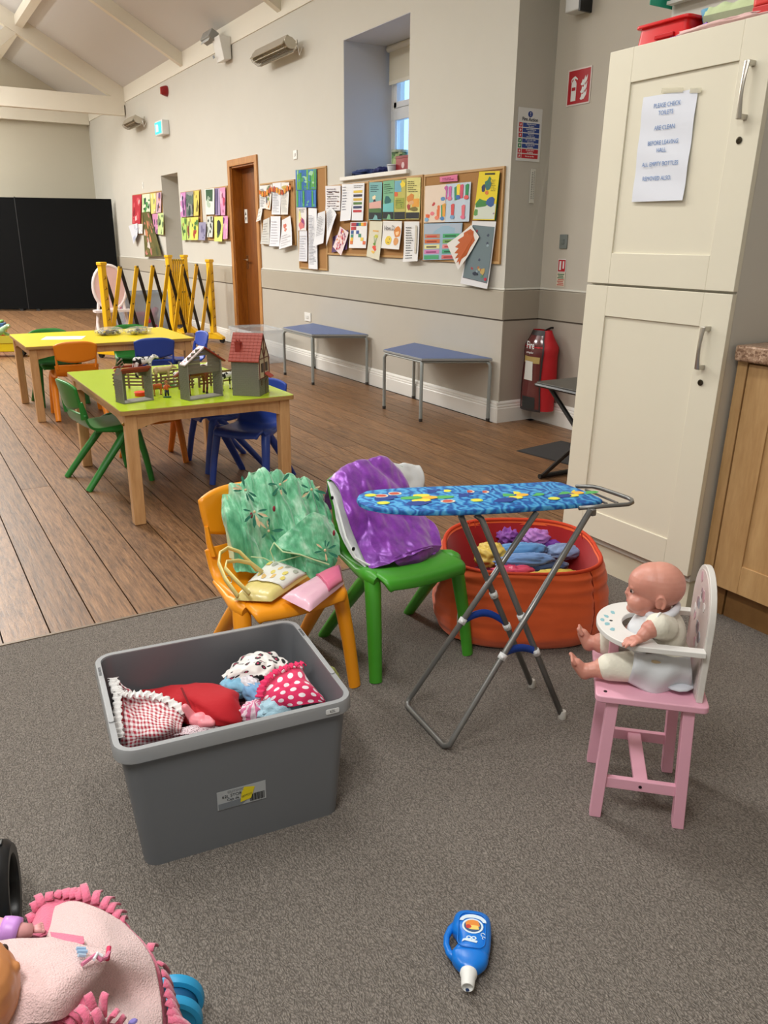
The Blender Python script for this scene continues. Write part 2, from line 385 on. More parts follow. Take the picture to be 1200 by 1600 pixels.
# roof: sloping ceiling both sides of the ridge, white wall plate board, trusses
SL = .56; RIDX = -.35
zc = lambda x: 3.60+SL*(WX-x)
m = MB()
m.add([(WX+T, -2.6, zc(WX+T)), (WX+T, END+.1, zc(WX+T)), (RIDX, END+.1, zc(RIDX)), (RIDX, -2.6, zc(RIDX)), (-4.7, -2.6, zc(RIDX)-SL*(4.35)), (-4.7, END+.1, zc(RIDX)-SL*(4.35))],
      [(0, 1, 2, 3), (3, 2, 5, 4)]); struct(m.build('ceiling', ceil_paint, smooth=False, fix=False))
m = MB(); m.bb((WX-.012, CY-.3, HT), (WX+T, END, 3.64)); struct(m.build('trim_9', mat((232, 228, 214), .55), bevel=.003))
beam = mat((228, 222, 206), .55, var=.03, vs=4)
def rafter(y, w=.09, x1=RIDX, dz=.165, name='trim_10'):
    q = MB(); a = (WX+.0, y); 
    p = [(WX, zc(WX)-dz), (WX, zc(WX)+.01), (x1, zc(x1)+.01), (x1, zc(x1)-dz)]
    q.prism(p, lambda u, v, t: (u, y-w/2+t, v), w); struct(q.build(name, beam, smooth=False))
    q = MB(); x2 = -4.6; p = [(x1, zc(x1)-dz), (x1, zc(x1)), (x2, zc(x1)-SL*(x1-x2)), (x2, zc(x1)-SL*(x1-x2)-dz)]
    q.prism(p, lambda u, v, t: (u, y-w/2+t, v), w); struct(q.build(name, beam, smooth=False))
for y in (5.3, 8.386, 11.558): rafter(y)
rafter(14.658, .12, dz=.26, name='trim_11')
m = MB(); m.bb((-4.6, 14.60, 3.19), (WX-.02, 14.72, 3.46)); struct(m.build('trim_12', beam, bevel=.004))
m = MB(); m.bb((-4.6, END-.14, 3.33), (WX-.01, END, 3.55)); struct(m.build('trim_13', beam, bevel=.004))
# strut of the truss and purlin under the slope
m = MB(); m.prism([(2.28, 4.22), (2.13, 4.30), (1.2, 3.46), (1.35, 3.46)], lambda u, v, t: (u, 14.62+t, v), .09); struct(m.build('trim_14', beam, smooth=False))
m = MB(); px_ = 2.30
m.prism([(px_-.05, zc(px_)-.13), (px_+.05, zc(px_)-.16), (px_+.05, zc(px_)), (px_-.05, zc(px_))], lambda u, v, t: (u, 11.6+t, v), END-11.7); struct(m.build('trim_15', beam, smooth=False))
m = MB(); m.tube([(WX-.06, 14.75, 3.66), (1.4, 14.75, zc(1.4)-.05)], .03, 8, 0); struct(m.build('trim_16', mat((170, 164, 152), .5)))
# window_1
def window():
    X = WX+.5; y0, y1, z0, z1 = WIN; up = mat((236, 238, 240), .3)
    m = MB(); zt = 2.40
    for a, b in (((X, y0, z0), (X+.06, y0+.07, z1)), ((X, y1-.07, z0), (X+.06, y1, z1)), ((X, y0, z0), (X+.06, y1, z0+.06)), ((X, y0, z1-.06), (X+.06, y1, z1)), ((X-.005, y0, zt-.05), (X+.06, y1, zt+.05)), ((X, 6.49, z0), (X+.06, 6.55, z1))):
        m.bb(a, b)
    for a, b in (((X-.015, y1-.12, zt+.05), (X+.03, y1-.07, z1-.06)), ((X-.015, y1-.5, zt+.05), (X+.03, y1-.07, zt+.10))): m.bb(a, b)
    fr = struct(m.build('window_1', up, bevel=.004))
    for (a, b) in ((y0+.07, 6.49), (6.55, y1-.07)):
        for (c, d) in ((z0+.06, zt-.05), (zt+.05, z1-.06)):
            g = MB(); g.bb((X+.025, a, c), (X+.031, b, d)); g.build('glass_pane', mat((225, 238, 250), .03, trans=1, spec=.5), fr)
    m = MB(); m.bb((X+1.5, y0-3, 0), (X+1.52, y1+6, 4.5)); 
    # roller blind
    t = thing('roller_blind', 'cream roller blind rolled half down inside the deep window', 'blind', (X-.05, (y0+y1)/2, z1))
    m = MB(); m.bb((-.003, -.5, -.30), (.003, .5, -.02)); m.build('blind_fabric', mat((214, 208, 190), .8), t)
    m = MB(); m.rod((0, -.52, -.03), (0, .52, -.03), .028, 12); m.build('roller', mat((220, 216, 204), .5), t)
    m = MB(); m.bb((-.006, -.5, -.325), (.006, .5, -.295)); m.build('bottom_bar', mat((225, 220, 205), .5), t)
window()
# door_1: pine lining, architrave, leaf
pine = wood('pine', (128, 68, 16), (176, 108, 34), (9, 9, 1.0), rough=.4, kn=True)
pine2 = wood('pine_edge', (170, 112, 60), (200, 146, 88), (9, 9, 1.2), rough=.4)
m = MB(); y0, y1, _, z1 = DOOR; aw = .075
m.bb((WX-.022, y0-aw, 0), (WX+.001, y0, z1+aw)); m.bb((WX-.022, y1, 0), (WX+.001, y1+aw, z1+aw)); m.bb((WX-.022, y0, z1), (WX+.001, y1, z1+aw))
ar = struct(m.build('door_1', pine2, bevel=.004))
m = MB(); m.bb((WX, y0-.001, 0), (WX+.2, y0+.018, z1)); m.bb((WX, y1-.018, 0), (WX+.2, y1+.001, z1)); m.bb((WX, y0, z1-.018), (WX+.2, y1, z1)); m.build('door_lining', pine, ar, smooth=False)
m = MB(); m.bb((WX+.13, y0+.02, .008), (WX+.17, y1-.02, z1-.02)); m.build('door_leaf', wood('leafwood', (100, 52, 16), (136, 78, 28), (9, 9, 1), rough=.4), ar, bevel=.003)
m = MB(); m.box((WX+.125, y1-.10, 1.02), (.008, .04, .16)); m.rod((WX+.125, y1-.10, 1.05), (WX+.08, y1-.10, 1.05), .009); m.rod((WX+.082, y1-.10, 1.05), (WX+.082, y1-.23, 1.045), .009); m.build('door_handle', mat((205, 195, 170), .25, metal=1), ar)
m = MB(); m.bb((WX+.122, y1-.15, 1.48), (WX+.131, y1-.07, 1.64)); sg = m.build('door_sign', mat((230, 228, 220), .4), ar)
m = MB()
for dz, s in ((.035, 1), (-.035, -1)): m.prism([(-.022, 0), (.022, 0), (0, .04*s)], lambda u, v, t, dz=dz: (WX+.1215-t, y1-.11+u, 1.56+dz*.4+v), .001)
m.build('arrow_mark', mat((20, 20, 20), .5), sg, smooth=False)
# alcove back
m = MB(); m.bb((WX+.55, OPN[0], 0), (WX+.6, OPN[1], OPN[3])); struct(m.build('door_2', mat((190, 184, 172), .7), smooth=False))
# ================================================================ chairs
def chair_protos(key, col):
    pl = mat(col, .38, var=.03, vs=8, spec=.5)
    def seat():
        prof = [(-.188, .304), (-.186, .318), (-.172, .331), (-.13, .336), (-.05, .329), (.05, .324), (.10, .330), (.128, .352), (.142, .392), (.146, .410)]
        def fn(u, v):
            p = catmull([Vector((0, a, b)) for a, b in prof], v); hw = .150 if v < .75 else .150+.004*(v-.75)*4
            hw -= .016*max(0, 1-v/.35)**2
            s = 2*u-1; x = s*hw; z = p.z; y = p.y
            e = max(0, abs(s)-.86)/.14
            z -= .005*e*e; z -= .010*(1-s*s) if v < .72 else 0
            if v > .72: y += .014*(1-s*s)*(v-.72)/.28
            return (x, y, z)
        return MB().grid(fn, 22, 26)
    def back():
        def fn(u, v):
            s = 2*u-1; hw = .150*(1-.08*(1-v)**2); 
            x = s*hw; zt = .582-.028*abs(s)**3.2; zb = .452-.026*(1-s*s)
            z = zb+(zt-zb)*v; y = .153+.036*(z-.42)/.18+.020*(1-s*s)
            return (x, y, z)
        return MB().grid(fn, 20, 10)
    def posts(sx):
        return MB().tube([(sx*.132, .143, .385), (sx*.138, .150, .425), (sx*.140, .160, .475)], [.021, .017, .012], 8, flat=.5)
    def hub(sx):
        return MB().tube([(sx*.146, -.135, .316), (sx*.152, -.115, .320), (sx*.154, -.085, .318), (sx*.150, -.02, .308), (sx*.146, .10, .318)], [.018, .025, .025, .014, .008], 12)
    legs = []
    for sx in (-1, 1):
        for fr in (1, 0):
            if fr: pts = [(sx*.150, -.105, .322), (sx*.157, -.125, .29), (sx*.168, -.155, .15), (sx*.176, -.178, 0)]
            else: pts = [(sx*.150, -.085, .316), (sx*.155, -.045, .27), (sx*.166, .075, .13), (sx*.175, .182, 0)]
            legs.append(MB().tube(pts, [.026, .026, .023, .0205], 12, flat=.8))
    kids = [('seat', seat(), .011), ('backrest', back(), .013), ('back_post', posts(-1), 0), ('back_post', posts(1), 0), ('side_rail', hub(-1), 0), ('side_rail', hub(1), 0)]+[('leg', l, 0) for l in legs]
    return [(n, q.mesh(n, pl, 40), so) for n, q, so in kids]
CH = {}
def chair(key, col, label, loc, deg, group, sc=1):
    if key not in CH: CH[key] = chair_protos(key, col)
    t = thing('child_chair', label, 'chair', loc, rad(deg), group); t.scale = (sc, sc, sc)
    for n, me, so in CH[key]:
        o = bpy.data.objects.new(n, me); COL.objects.link(o); o.parent = t
        if so: d = o.modifiers.new('s', 'SOLIDIFY'); d.thickness = so; d.offset = 0
    return t
ORG = (248, 158, 22); GRN = (68, 156, 40); DGR = (44, 132, 52); BLU = (44, 76, 172); OR2 = (240, 140, 28)
Z4 = .004
gf = 'plastic dressing-up chairs on the grey carpet'; ga = 'small chairs round the lime green table'; gb = 'small chairs round the yellow table'
chair('o', ORG, 'yellow orange plastic chair with green dress and two toy bags on it', (.850, 2.052, Z4), 2, gf)
chair('g', GRN, 'bright green plastic chair with purple cape over its back', (1.275, 2.045, Z4), 0, gf)
chair('dg', DGR, 'green plastic chair tucked into left side of lime green table', (.905, 4.54, 0), 98, ga)
chair('b', BLU, 'blue plastic chair nearest the camera at right side of lime table', (1.610, 4.12, 0), -50, ga, .95)
chair('b', BLU, 'blue plastic chair at right side of lime table behind the nearest blue one', (1.60, 4.53, 0), -90, ga)
chair('o2', OR2, 'orange plastic chair at far end of lime table, mostly hidden', (1.235, 4.82, 0), 0, ga, .88)
chair('o2', OR2, 'orange plastic chair with back to camera at yellow table', (1.11, 6.40, 0), 176, gb)
chair('b', BLU, 'blue plastic chair with back to camera at yellow table', (1.69, 6.36, 0), 172, gb)
chair('b', BLU, 'blue plastic chair at right end of yellow table', (2.15, 6.98, 0), -86, gb, .9)
chair('dg', DGR, 'green plastic chair at far side of yellow table near its left end', (1.075, 7.02, 0), 3, gb)
chair('dg', DGR, 'green plastic chair at far side of yellow table behind the construction pieces', (1.73, 7.06, 0), -3, gb)
# ================================================================ wooden tables
beech = wood('beech', (190, 142, 92), (216, 172, 122), (8, 8, 1), rough=.45)
edgew = wood('edge', (150, 112, 62), (186, 146, 88), (2, 2, 30), rough=.5)
def ctable(label, top, x0, y0, x1, y1, z, leg=.055, apr=.075):
    t = thing('activity_table', label, 'table', ((x0+x1)/2, (y0+y1)/2, 0)); hx, hy = (x1-x0)/2, (y1-y0)/2
    MB().prism(rrect(-hx, -hy, hx, hy, .02), lambda u, v, w_: (u, v, z-.022+w_), .020).build('tabletop', edgew, t, bevel=.002)
    MB().prism(rrect(-hx+.001, -hy+.001, hx-.001, hy-.001, .02), lambda u, v, w_: (u, v, z-.002+w_), .002).build('laminate', top, t)
    ix, iy = hx-.02, hy-.02
    for sx in (-1, 1):
        for sy in (-1, 1):
            m = MB(); m.bb((sx*ix-(leg if sx > 0 else 0), sy*iy-(leg if sy > 0 else 0), 0), (sx*ix+(leg if sx < 0 else 0), sy*iy+(leg if sy < 0 else 0), z-.022)); m.build('leg', beech, t, bevel=.006)
    def apron(n, fn):
        k = 14; pts = [(-n, z-.022), (n, z-.022)]
        for i in range(k+1):
            s = 1-2*i/k; e = min(1, max(0, (1-abs(s))/.26)); pts.append((s*n, z-.022-apr+.028*(3*e*e-2*e**3)))
        MB().prism(pts, fn, .018).build('apron', beech, t, smooth=False)
    apron(ix-leg+.002, lambda u, v, w_: (u, -iy+.008+w_, v)); apron(ix-leg+.002, lambda u, v, w_: (u, iy-.026+w_, v))
    apron(iy-leg+.002, lambda u, v, w_: (-ix+.008+w_, u, v)); apron(iy-leg+.002, lambda u, v, w_: (ix-.026+w_, u, v))
    m = MB(); m.ell((-ix-.002, -iy+.028, z-.07), .008); m.ell((ix+.002, -iy+.028, z-.07), .008); m.build('bolt', mat((150, 120, 60), .3, metal=1), t)
    return t
lime = mat((176, 200, 36), .25, var=.03, vs=3, bs=150, bstr=.03); yel = mat((222, 200, 24), .3, var=.06, vs=5)
ctable('light wooden table with a lime green top holding the toy farm', lime, .805, 3.645, 1.665, 4.93, .558)
ctable('light wooden table with a yellow top behind the lime green one', yel, .768, 6.25, 2.005, 7.16, .555)
# blue trapezoid tables by the wall
def trap(label, P, z=.462):
    cx = sum(p[0] for p in P)/4; cy = sum(p[1] for p in P)/4; Q = [(p[0]-cx, p[1]-cy) for p in P]
    t = thing('trapezoid_table', label, 'table', (cx, cy, 0), 0, 'blue trapezoid tables along the wall')
    MB().prism(Q, lambda u, v, w_: (u, v, z-.02+w_), .0185).build('edge_band', mat((150, 152, 152), .5), t, bevel=.003)
    k = .985; MB().prism([(u*k, v*k) for u, v in Q], lambda u, v, w_: (u, v, z-.0015+w_), .0025).build('tabletop', mat((62, 92, 150), .35, var=.04), t)
    gm = mat((156, 162, 160), .4, metal=.3)
    for u, v in Q:
        d = Vector((-u, -v, 0)).normalized(); a = Vector((u*.97, v*.97, 0))
        m = MB(); m.tube([a+Vector((0, 0, 0.012)), a+Vector((0, 0, z-.06)), a+d*.012+Vector((0, 0, z-.038)), a+d*.04+Vector((0, 0, z-.030)), a+d*.12+Vector((0, 0, z-.030))], .0135, 10); lg = m.build('leg', gm, t)
        MB().lathe([(.014, 0), (.015, .02), (.013, .025)], a, 10).build('foot_cap', mat((50, 44, 40), .6), lg)
    for i in range(4):
        a, b = Vector((*Q[i], z-.03))*1, Vector((*Q[(i+1) % 4], z-.03)); a.x *= .94; a.y *= .94; b.x *= .94; b.y *= .94; MB().rod(a, b, .009, 8).build('under_rail', gm, t)
trap('blue trapezoid table on grey legs nearest the wall corner', [(3.28, 4.93), (3.750, 4.69), (3.750, 5.76), (3.29, 5.50)], .475)
trap('blue trapezoid table on grey legs farther along the wall, under the tall cork board', [(3.28, 6.77), (3.745, 6.53), (3.745, 7.70), (3.29, 7.45)], .468)

# ================================================================ cork boards and papers on the long wall
cork = mat((166, 122, 72), .9, var=.12, vs=120); corkf = mat((186, 146, 92), .5, var=.05)
def board(label, y0, y1, z0, z1):
    """y0 > y1: left edge is farther along the wall"""
    t = thing('cork_board', label, 'board', (WX, (y0+y1)/2, (z0+z1)/2)); a, b = (y0-y1)/2, (z1-z0)/2; f = .018
    m = MB(); m.bb((-.010, -a+.004, -b+.004), (0, a-.004, b-.004)); m.build('cork_panel', cork, t, smooth=False)
    for lo, hi in (((-.016, -a, -b), (0, a, -b+f)), ((-.016, -a, b-f), (0, a, b)), ((-.016, -a, -b+f), (0, -a+f, b-f)), ((-.016, a-f, -b+f), (0, a, b-f))):
        MB().bb(lo, hi).build('frame_strip', corkf, t, bevel=.002)
board('cork board with autumn leaf garland just right of the pine door', 9.05, 8.135, 1.235, 1.885)
board('tall narrow cork board with blue green painting', 8.065, 7.408, 1.003, 1.967)
board('cork board with colour word charts, left below the window', 7.405, 6.585, 1.155, 1.787)
board('cork board with four storybook posters below the window', 6.575, 5.72, 1.153, 1.792)
board('cork board nearest the corner with paint handprints', 5.70, 4.70, 1.140, 1.788)
board('farthest cork board left of the open recess', 14.6, 12.93, 1.345, 1.98)
board('cork board of dark blot paintings just right of the open recess', 11.97, 11.11, 1.28, 1.915)
board('cork board of dark blot paintings just left of the pine door', 10.92, 10.08, 1.275, 1.915)
rnd = random.Random(3)
def blob(cx, cy, rx, ry, k=9, j=.3):
    a0 = rnd.random()*6; o = []
    for i in range(k):
        a = a0+2*pi*i/k; q = 1+rnd.uniform(-j, j); o.append((min(.98, max(.02, cx+rx*q*cos(a))), min(.98, max(.02, cy+ry*q*sin(a)))))
    return o
def R4(a, b, c, d): return [(a, b), (c, b), (c, d), (a, d)]
INK = (60, 62, 74)
def st_text(n=14, x0=.12, x1=.9, y0=.08, y1=.9, col=INK, th=.32):
    o = []; h = (y1-y0)/n
    for i in range(n):
        y = y0+i*h; e = x0+(x1-x0)*rnd.uniform(.55, 1); x = x0
        while x < e-.02:
            w_ = rnd.uniform(.05, .14); o.append((R4(x, y, min(x+w_, e), y+h*th), col)); x += w_+.025
    return o
def st_paint(cols, n=10, big=.2):
    return [(blob(rnd.uniform(.1, .9), rnd.uniform(.08, .92), rnd.uniform(.3, 1)*big, rnd.uniform(.3, 1.2)*big), rnd.choice(cols)) for _ in range(n)]
def st_stripes(cols, n=7, vert=True):
    o = []
    for i in range(n):
        a, b = i/n+.01, (i+rnd.uniform(.75, .98))/n
        o.append(([(a, .02), (b, .03), (b+rnd.uniform(-.02, .02), .97), (a+rnd.uniform(-.02, .02), .98)] if vert else R4(.03, a, .97, b), rnd.choice(cols)))
    return [([(min(.99, max(.01, x)), y) for x, y in p], c) for p, c in o]
PAP = {}
def papr(c): return mat(c, .7)
def paper(label, quad, base=(232, 232, 230), deco=(), lay=0, curl=.012, cat='paper', name='paper', group=None, amp=.004):
    """quad: (y,z) top-left, top-right, bottom-right, bottom-left on the wall"""
    cy = sum(q[0] for q in quad)/4; cz = sum(q[1] for q in quad)/4
    t = thing(name, label, cat, (WX-.0125-.0035*lay, cy, cz), 0, group); sd = rnd.random()*20
    def P(u, v, off=0):
        (ay, az), (by, bz), (cy_, cz_), (dy, dz) = quad
        y = (ay*(1-u)+by*u)*v+(dy*(1-u)+cy_*u)*(1-v); z = (az*(1-u)+bz*u)*v+(dz*(1-u)+cz_*u)*(1-v)
        x = -.002-curl*(1-v)**2-amp*(1+noise.noise(Vector((u*2, v*2, sd))))-off
        return (x, y-cy, z-cz)
    m = MB(); m.grid(lambda u, v: P(u, v), 4, 5); m.build('sheet', papr(base), t, smooth=True)
    if deco:
        q = MB(); mats = []; idx = {}
        for k, (p, c) in enumerate(deco):
            if c not in idx: idx[c] = len(mats); mats.append(papr(c))
            q.add([P(u, v, .0012+.00012*k) for u, v in p], [tuple(range(len(p)))], idx[c])
        q.build('print', mats, t, smooth=False, fix=False)
    return t
def c6(*p): return [(400+x/4.615, 240+y/4.615) for x, y in p]
paper('white text sheet under the leaf garland, leftmost on door board', [(9.042, 1.864), (8.844, 1.861), (8.86, 1.621), (9.04, 1.621)], (226, 226, 224), st_text(12), 1, 0.01)
paper('sheet of small colour drawings left on door board', [(8.844, 1.86), (8.682, 1.861), (8.73, 1.603), (8.861, 1.614)], (226, 220, 206), st_paint([(200,60,60),(210,140,60),(120,150,70),(90,90,110)],14,.16), 2, 0.01)
paper('creased white text sheet in middle of door board, top row', [(8.678, 1.872), (8.453, 1.87), (8.468, 1.548), (8.704, 1.553)], (228, 230, 234), st_text(16,col=(150,154,164)), 1, 0.012)
paper('text sheet with olive heading, top right of door board', [(8.438, 1.869), (8.233, 1.858), (8.263, 1.544), (8.449, 1.547)], (228, 226, 220), [(blob(.5,.85,.4,.07),(190,170,90))]+st_text(14,y1=.72,col=(160,162,160)), 2, 0.012)
paper('grey creased sheet hanging low, left of door board', [(8.973, 1.499), (8.792, 1.525), (8.788, 1.239), (9.04, 1.245)], (206, 206, 200), st_text(8,col=(180,180,176)), 1, 0.02)
paper('creased white sheet low in middle of door board', [(8.751, 1.536), (8.487, 1.531), (8.499, 1.22), (8.781, 1.22)], (228, 230, 236), st_text(9,col=(196,198,206)), 2, 0.02)
paper('curling sheet with small red flower print on door board', [(8.439, 1.491), (8.221, 1.532), (8.137, 1.235), (8.482, 1.191)], (228, 228, 232), [(blob(.35,.75,.18,.09),(206,110,90)),(blob(.42,.62,.12,.07),(220,140,120))]+st_text(5,y1=.5,col=(196,196,200)), 3, 0.03)
paper('white paper scrap at lower left of the door board', [(9.085, 1.619), (8.961, 1.645), (8.996, 1.499), (9.125, 1.483)], (226, 226, 222), st_text(3,col=(190,190,186)), 3, 0.02)
paper('blue and green streaked painting, upper on tall cork board', [(8.076, 1.969), (7.597, 1.95), (7.599, 1.761), (8.075, 1.776)], (70, 140, 150), st_stripes([(60,150,70),(50,110,190),(90,170,80),(60,130,180),(110,180,70)],13)+st_paint([(70,150,80),(60,120,190),(150,200,160)],16,.10), 1, 0.004)
paper('blue and green streaked painting, lower on tall cork board', [(8.075, 1.776), (7.606, 1.759), (7.6, 1.598), (8.065, 1.61)], (52, 110, 180), st_stripes([(50,100,190),(40,90,170),(70,160,80),(60,120,190)],9)+st_paint([(50,110,190),(90,170,150)],10,.10), 1, 0.006)
paper('narrow sheet with purple figure on tall cork board', [(8.034, 1.606), (7.836, 1.604), (7.832, 1.382), (8.025, 1.383)], (226, 222, 220), [(blob(.5,.32,.38,.3),(214,120,120)),(blob(.55,.34,.26,.22),(140,60,120)),(blob(.2,.6,.15,.3),(220,220,140))]+st_text(3,y0=.8,y1=.97), 2, 0.008)
paper('narrow sheet of faint pencil scribble on tall cork board', [(8.018, 1.38), (7.832, 1.382), (7.822, 1.08), (8.023, 1.078)], (222, 224, 230), st_text(10,col=(190,192,202)), 2, 0.01)
paper('long white printed list down the tall cork board', [(7.781, 1.597), (7.593, 1.588), (7.586, 1.01), (7.795, 1.01)], (232, 234, 238), st_text(34,col=(120,124,140)), 3, 0.006)
paper('curled typed sheet hanging over edge of tall cork board', [(7.556, 1.542), (7.392, 1.562), (7.384, 1.264), (7.625, 1.229)], (222, 224, 228), st_text(12,y0=.3,col=(150,152,160)), 5, 0.03)
paper('crooked handwritten sheet curling beside tall cork board', [(7.367, 1.576), (7.259, 1.588), (7.098, 1.52), (7.319, 1.235)], (224, 226, 230), st_text(10,y0=.35,col=(130,134,146)), 6, 0.03)
paper('chart with rows of brown words, left below window', [(7.412, 1.785), (7.098, 1.775), (7.103, 1.557), (7.408, 1.562)], (228, 226, 228), [(R4(.2,.15+i*.19,.92,.19+i*.19),c) for i,c in enumerate([(90,70,50),(150,100,60),(110,120,80),(90,60,50)])]+st_text(9,y0=.08,y1=.95,col=(110,100,110)), 1, 0.006)
paper('white list sheet beside the colour bar chart', [(7.071, 1.784), (6.857, 1.778), (6.875, 1.468), (7.077, 1.461)], (230, 232, 236), st_text(9,x1=.6,y0=.3,y1=.98,col=(120,124,140)), 1, 0.02)
paper('chart with yellow, navy, green and red word bars', [(6.855, 1.78), (6.639, 1.776), (6.651, 1.462), (6.864, 1.466)], (230, 232, 236), [(R4(.1,.22+i*.105,.85,.285+i*.105),c) for i,c in enumerate([(190,50,60),(50,60,100),(80,120,60),(210,170,60),(50,50,70),(220,190,70)])]+st_text(2,y0=.88,y1=.97), 2, 0.008)
paper('sheet with staircase of coloured squares', [(6.899, 1.45), (6.588, 1.45), (6.595, 1.226), (6.92, 1.224)], (234, 234, 234), [(R4(x,y,x+.16,y+.13),c) for x,y,c in [(.05,.85,(170,50,60)),(.2,.85,(170,50,60)),(.2,.7,(170,50,60)),(.35,.85,(40,60,120)),(.5,.85,(60,140,110)),(.65,.85,(230,180,60)),(.8,.85,(220,110,60)),(.05,.7,(200,60,60)),(.06,.55,(50,90,150)),(.06,.4,(60,140,120)),(.06,.28,(230,190,70)),(.06,.15,(220,120,60)),(.38,.55,(50,80,150)),(.52,.42,(60,140,110)),(.66,.28,(230,200,80)),(.8,.14,(220,110,70))]], 2, 0.01)
paper('purple patterned sheet behind the red sticker sheet', [(7.271, 1.322), (6.952, 1.387), (6.971, 1.211), (7.284, 1.176)], (92, 64, 110), st_paint([(150,130,190),(60,40,90),(190,150,200)],8,.14), 1, 0.006)
paper('crooked sheet covered with small red and pink stickers', [(7.097, 1.416), (6.927, 1.362), (7.046, 1.154), (7.21, 1.231)], (232, 214, 216), st_paint([(190,40,60),(220,110,140),(150,50,120),(230,150,90)],34,.07), 4, 0.02)
paper('storybook poster with small figure on pink hill', [(6.563, 1.775), (6.339, 1.767), (6.344, 1.46), (6.562, 1.466)], (120, 176, 176), [(R4(.02,.02,.98,.2),(26,34,40)),([(.02,.2),(.98,.2),(.98,.3),(.5,.34),(.02,.3)],(70,110,60)),([(.02,.3),(.98,.32),(.98,.52),(.02,.46)],(220,170,160)),(blob(.42,.5,.12,.09),(50,40,60)),(blob(.4,.6,.16,.05),(240,220,180))]+st_text(4,y0=.75,y1=.95,col=(40,70,80)), 1, 0.004)
paper('storybook poster with dark green whale shape', [(6.325, 1.772), (6.14, 1.773), (6.137, 1.46), (6.321, 1.466)], (120, 180, 140), [(R4(.02,.02,.98,.2),(22,30,36)),([(.02,.2),(.98,.2),(.98,.44),(.02,.40)],(110,190,190)),(blob(.45,.5,.35,.11),(30,100,100))]+st_text(5,y0=.68,y1=.95,col=(40,80,60)), 1, 0.004)
paper('storybook poster in yellow and green with orange ball', [(6.138, 1.773), (5.956, 1.769), (5.952, 1.457), (6.13, 1.459)], (186, 180, 90), [(R4(.02,.02,.98,.2),(24,30,36)),([(.02,.7),(.6,.7),(.6,.98),(.02,.98)],(110,170,190)),(blob(.72,.88,.22,.09),(236,210,60)),(blob(.12,.65,.16,.08),(214,100,60)),(R4(.15,.28,.9,.55),(150,160,60))]+st_text(4,y0=.32,y1=.52,col=(60,80,40)), 1, 0.004)
paper('pale yellow storybook poster with lion figure', [(5.95, 1.779), (5.736, 1.771), (5.739, 1.457), (5.944, 1.46)], (214, 208, 130), [(R4(.02,.02,.98,.17),(24,30,36)),(blob(.3,.5,.26,.12),(206,130,50)),(blob(.35,.42,.2,.08),(220,170,120)),(blob(.2,.3,.14,.07),(170,60,50)),(R4(.45,.3,.95,.5),(226,160,60)),(blob(.6,.25,.28,.05),(120,110,50))]+st_text(6,y0=.66,y1=.95,col=(80,80,40)), 1, 0.006)
paper('sheet with drawn flower vase hanging crooked', [(6.533, 1.456), (6.316, 1.449), (6.335, 1.129), (6.564, 1.157)], (216, 212, 190), [(blob(.52,.28,.15,.07),(220,70,50)),(blob(.5,.38,.1,.04),(120,160,50)),([(.5,.36),(.54,.36),(.44,.6),(.40,.6)],(90,140,60)),([(.5,.36),(.54,.36),(.66,.6),(.62,.6)],(110,160,70)),(R4(.3,.72,.75,.76),(220,170,90)),(blob(.6,.6,.12,.05),(200,200,80)),(blob(.45,.17,.16,.04),(230,190,90))], 3, 0.02)
paper('feelings sheet with yellow smiling faces reading How', [(6.304, 1.454), (5.999, 1.447), (6.008, 1.222), (6.306, 1.23)], (228, 226, 222), [(blob(.35,.3,.18,.17,14,.05),(226,196,60)),(blob(.8,.62,.18,.2,14,.1),(214,130,50)),(blob(.8,.6,.09,.11,12,.05),(240,200,150)),(blob(.78,.28,.13,.14,12,.05),(214,150,90)),(blob(.32,.35,.02,.03),(60,40,20)),(blob(.41,.35,.02,.03),(60,40,20)),([(.28,.25),(.36,.2),(.44,.25),(.36,.23)],(90,50,20))], 3, 0.02)
paper('long printed list hanging low at right of posters', [(5.962, 1.444), (5.736, 1.441), (5.719, 1.136), (5.946, 1.125)], (228, 228, 228), st_text(13,x0=.15,x1=.68,col=(70,74,80))+[(R4(.78,.2,.9,.9),(204,196,180))], 3, 0.02)
paper('pink title strip on the corner cork board', [(5.472, 1.76), (5.242, 1.765), (5.234, 1.718), (5.465, 1.723)], (214, 112, 150), st_text(2,x0=.15,x1=.9,y0=.25,y1=.8,col=(150,50,110),th=.5), 1, 0.002)
paper('large sheet of hand painted carrots and crayon shapes on corner board', [(5.671, 1.703), (5.07, 1.705), (5.067, 1.432), (5.663, 1.432)], (190, 206, 220), [(R4(.0,.0,.48,1),(226,208,190))]+[([(x-.025,y),(x+.03,y+.01),(x+.04,y+.34),(x+.01,y+.36),(x-.035,y+.33)],c) for x,y,c in [(.07,.55,(220,90,150)),(.18,.55,(220,70,50)),(.23,.5,(226,110,50)),(.3,.6,(70,90,170)),(.38,.55,(222,90,60)),(.48,.6,(190,90,160)),(.57,.58,(200,100,170)),(.7,.56,(50,140,90)),(.75,.62,(240,210,60)),(.82,.6,(210,80,110)),(.93,.6,(40,140,80)),(.06,.1,(226,110,50)),(.1,.12,(220,90,50)),(.32,.1,(220,110,60)),(.42,.12,(50,150,90)),(.45,.14,(230,160,60)),(.64,.12,(210,80,80)),(.87,.08,(220,110,120))]]+[(blob(x,y,.05,.055,12,.08),c) for x,y,c in [(.05,.55,(70,100,180)),(.2,.5,(190,60,60)),(.42,.62,(90,140,190)),(.57,.62,(220,120,150)),(.75,.64,(60,110,180)),(.93,.62,(220,90,90)),(.19,.24,(226,120,130)),(.3,.12,(230,130,100)),(.42,.1,(70,130,190)),(.64,.13,(120,160,200)),(.87,.12,(220,110,140)),(.06,.08,(120,170,210))]], 1, 0.006)
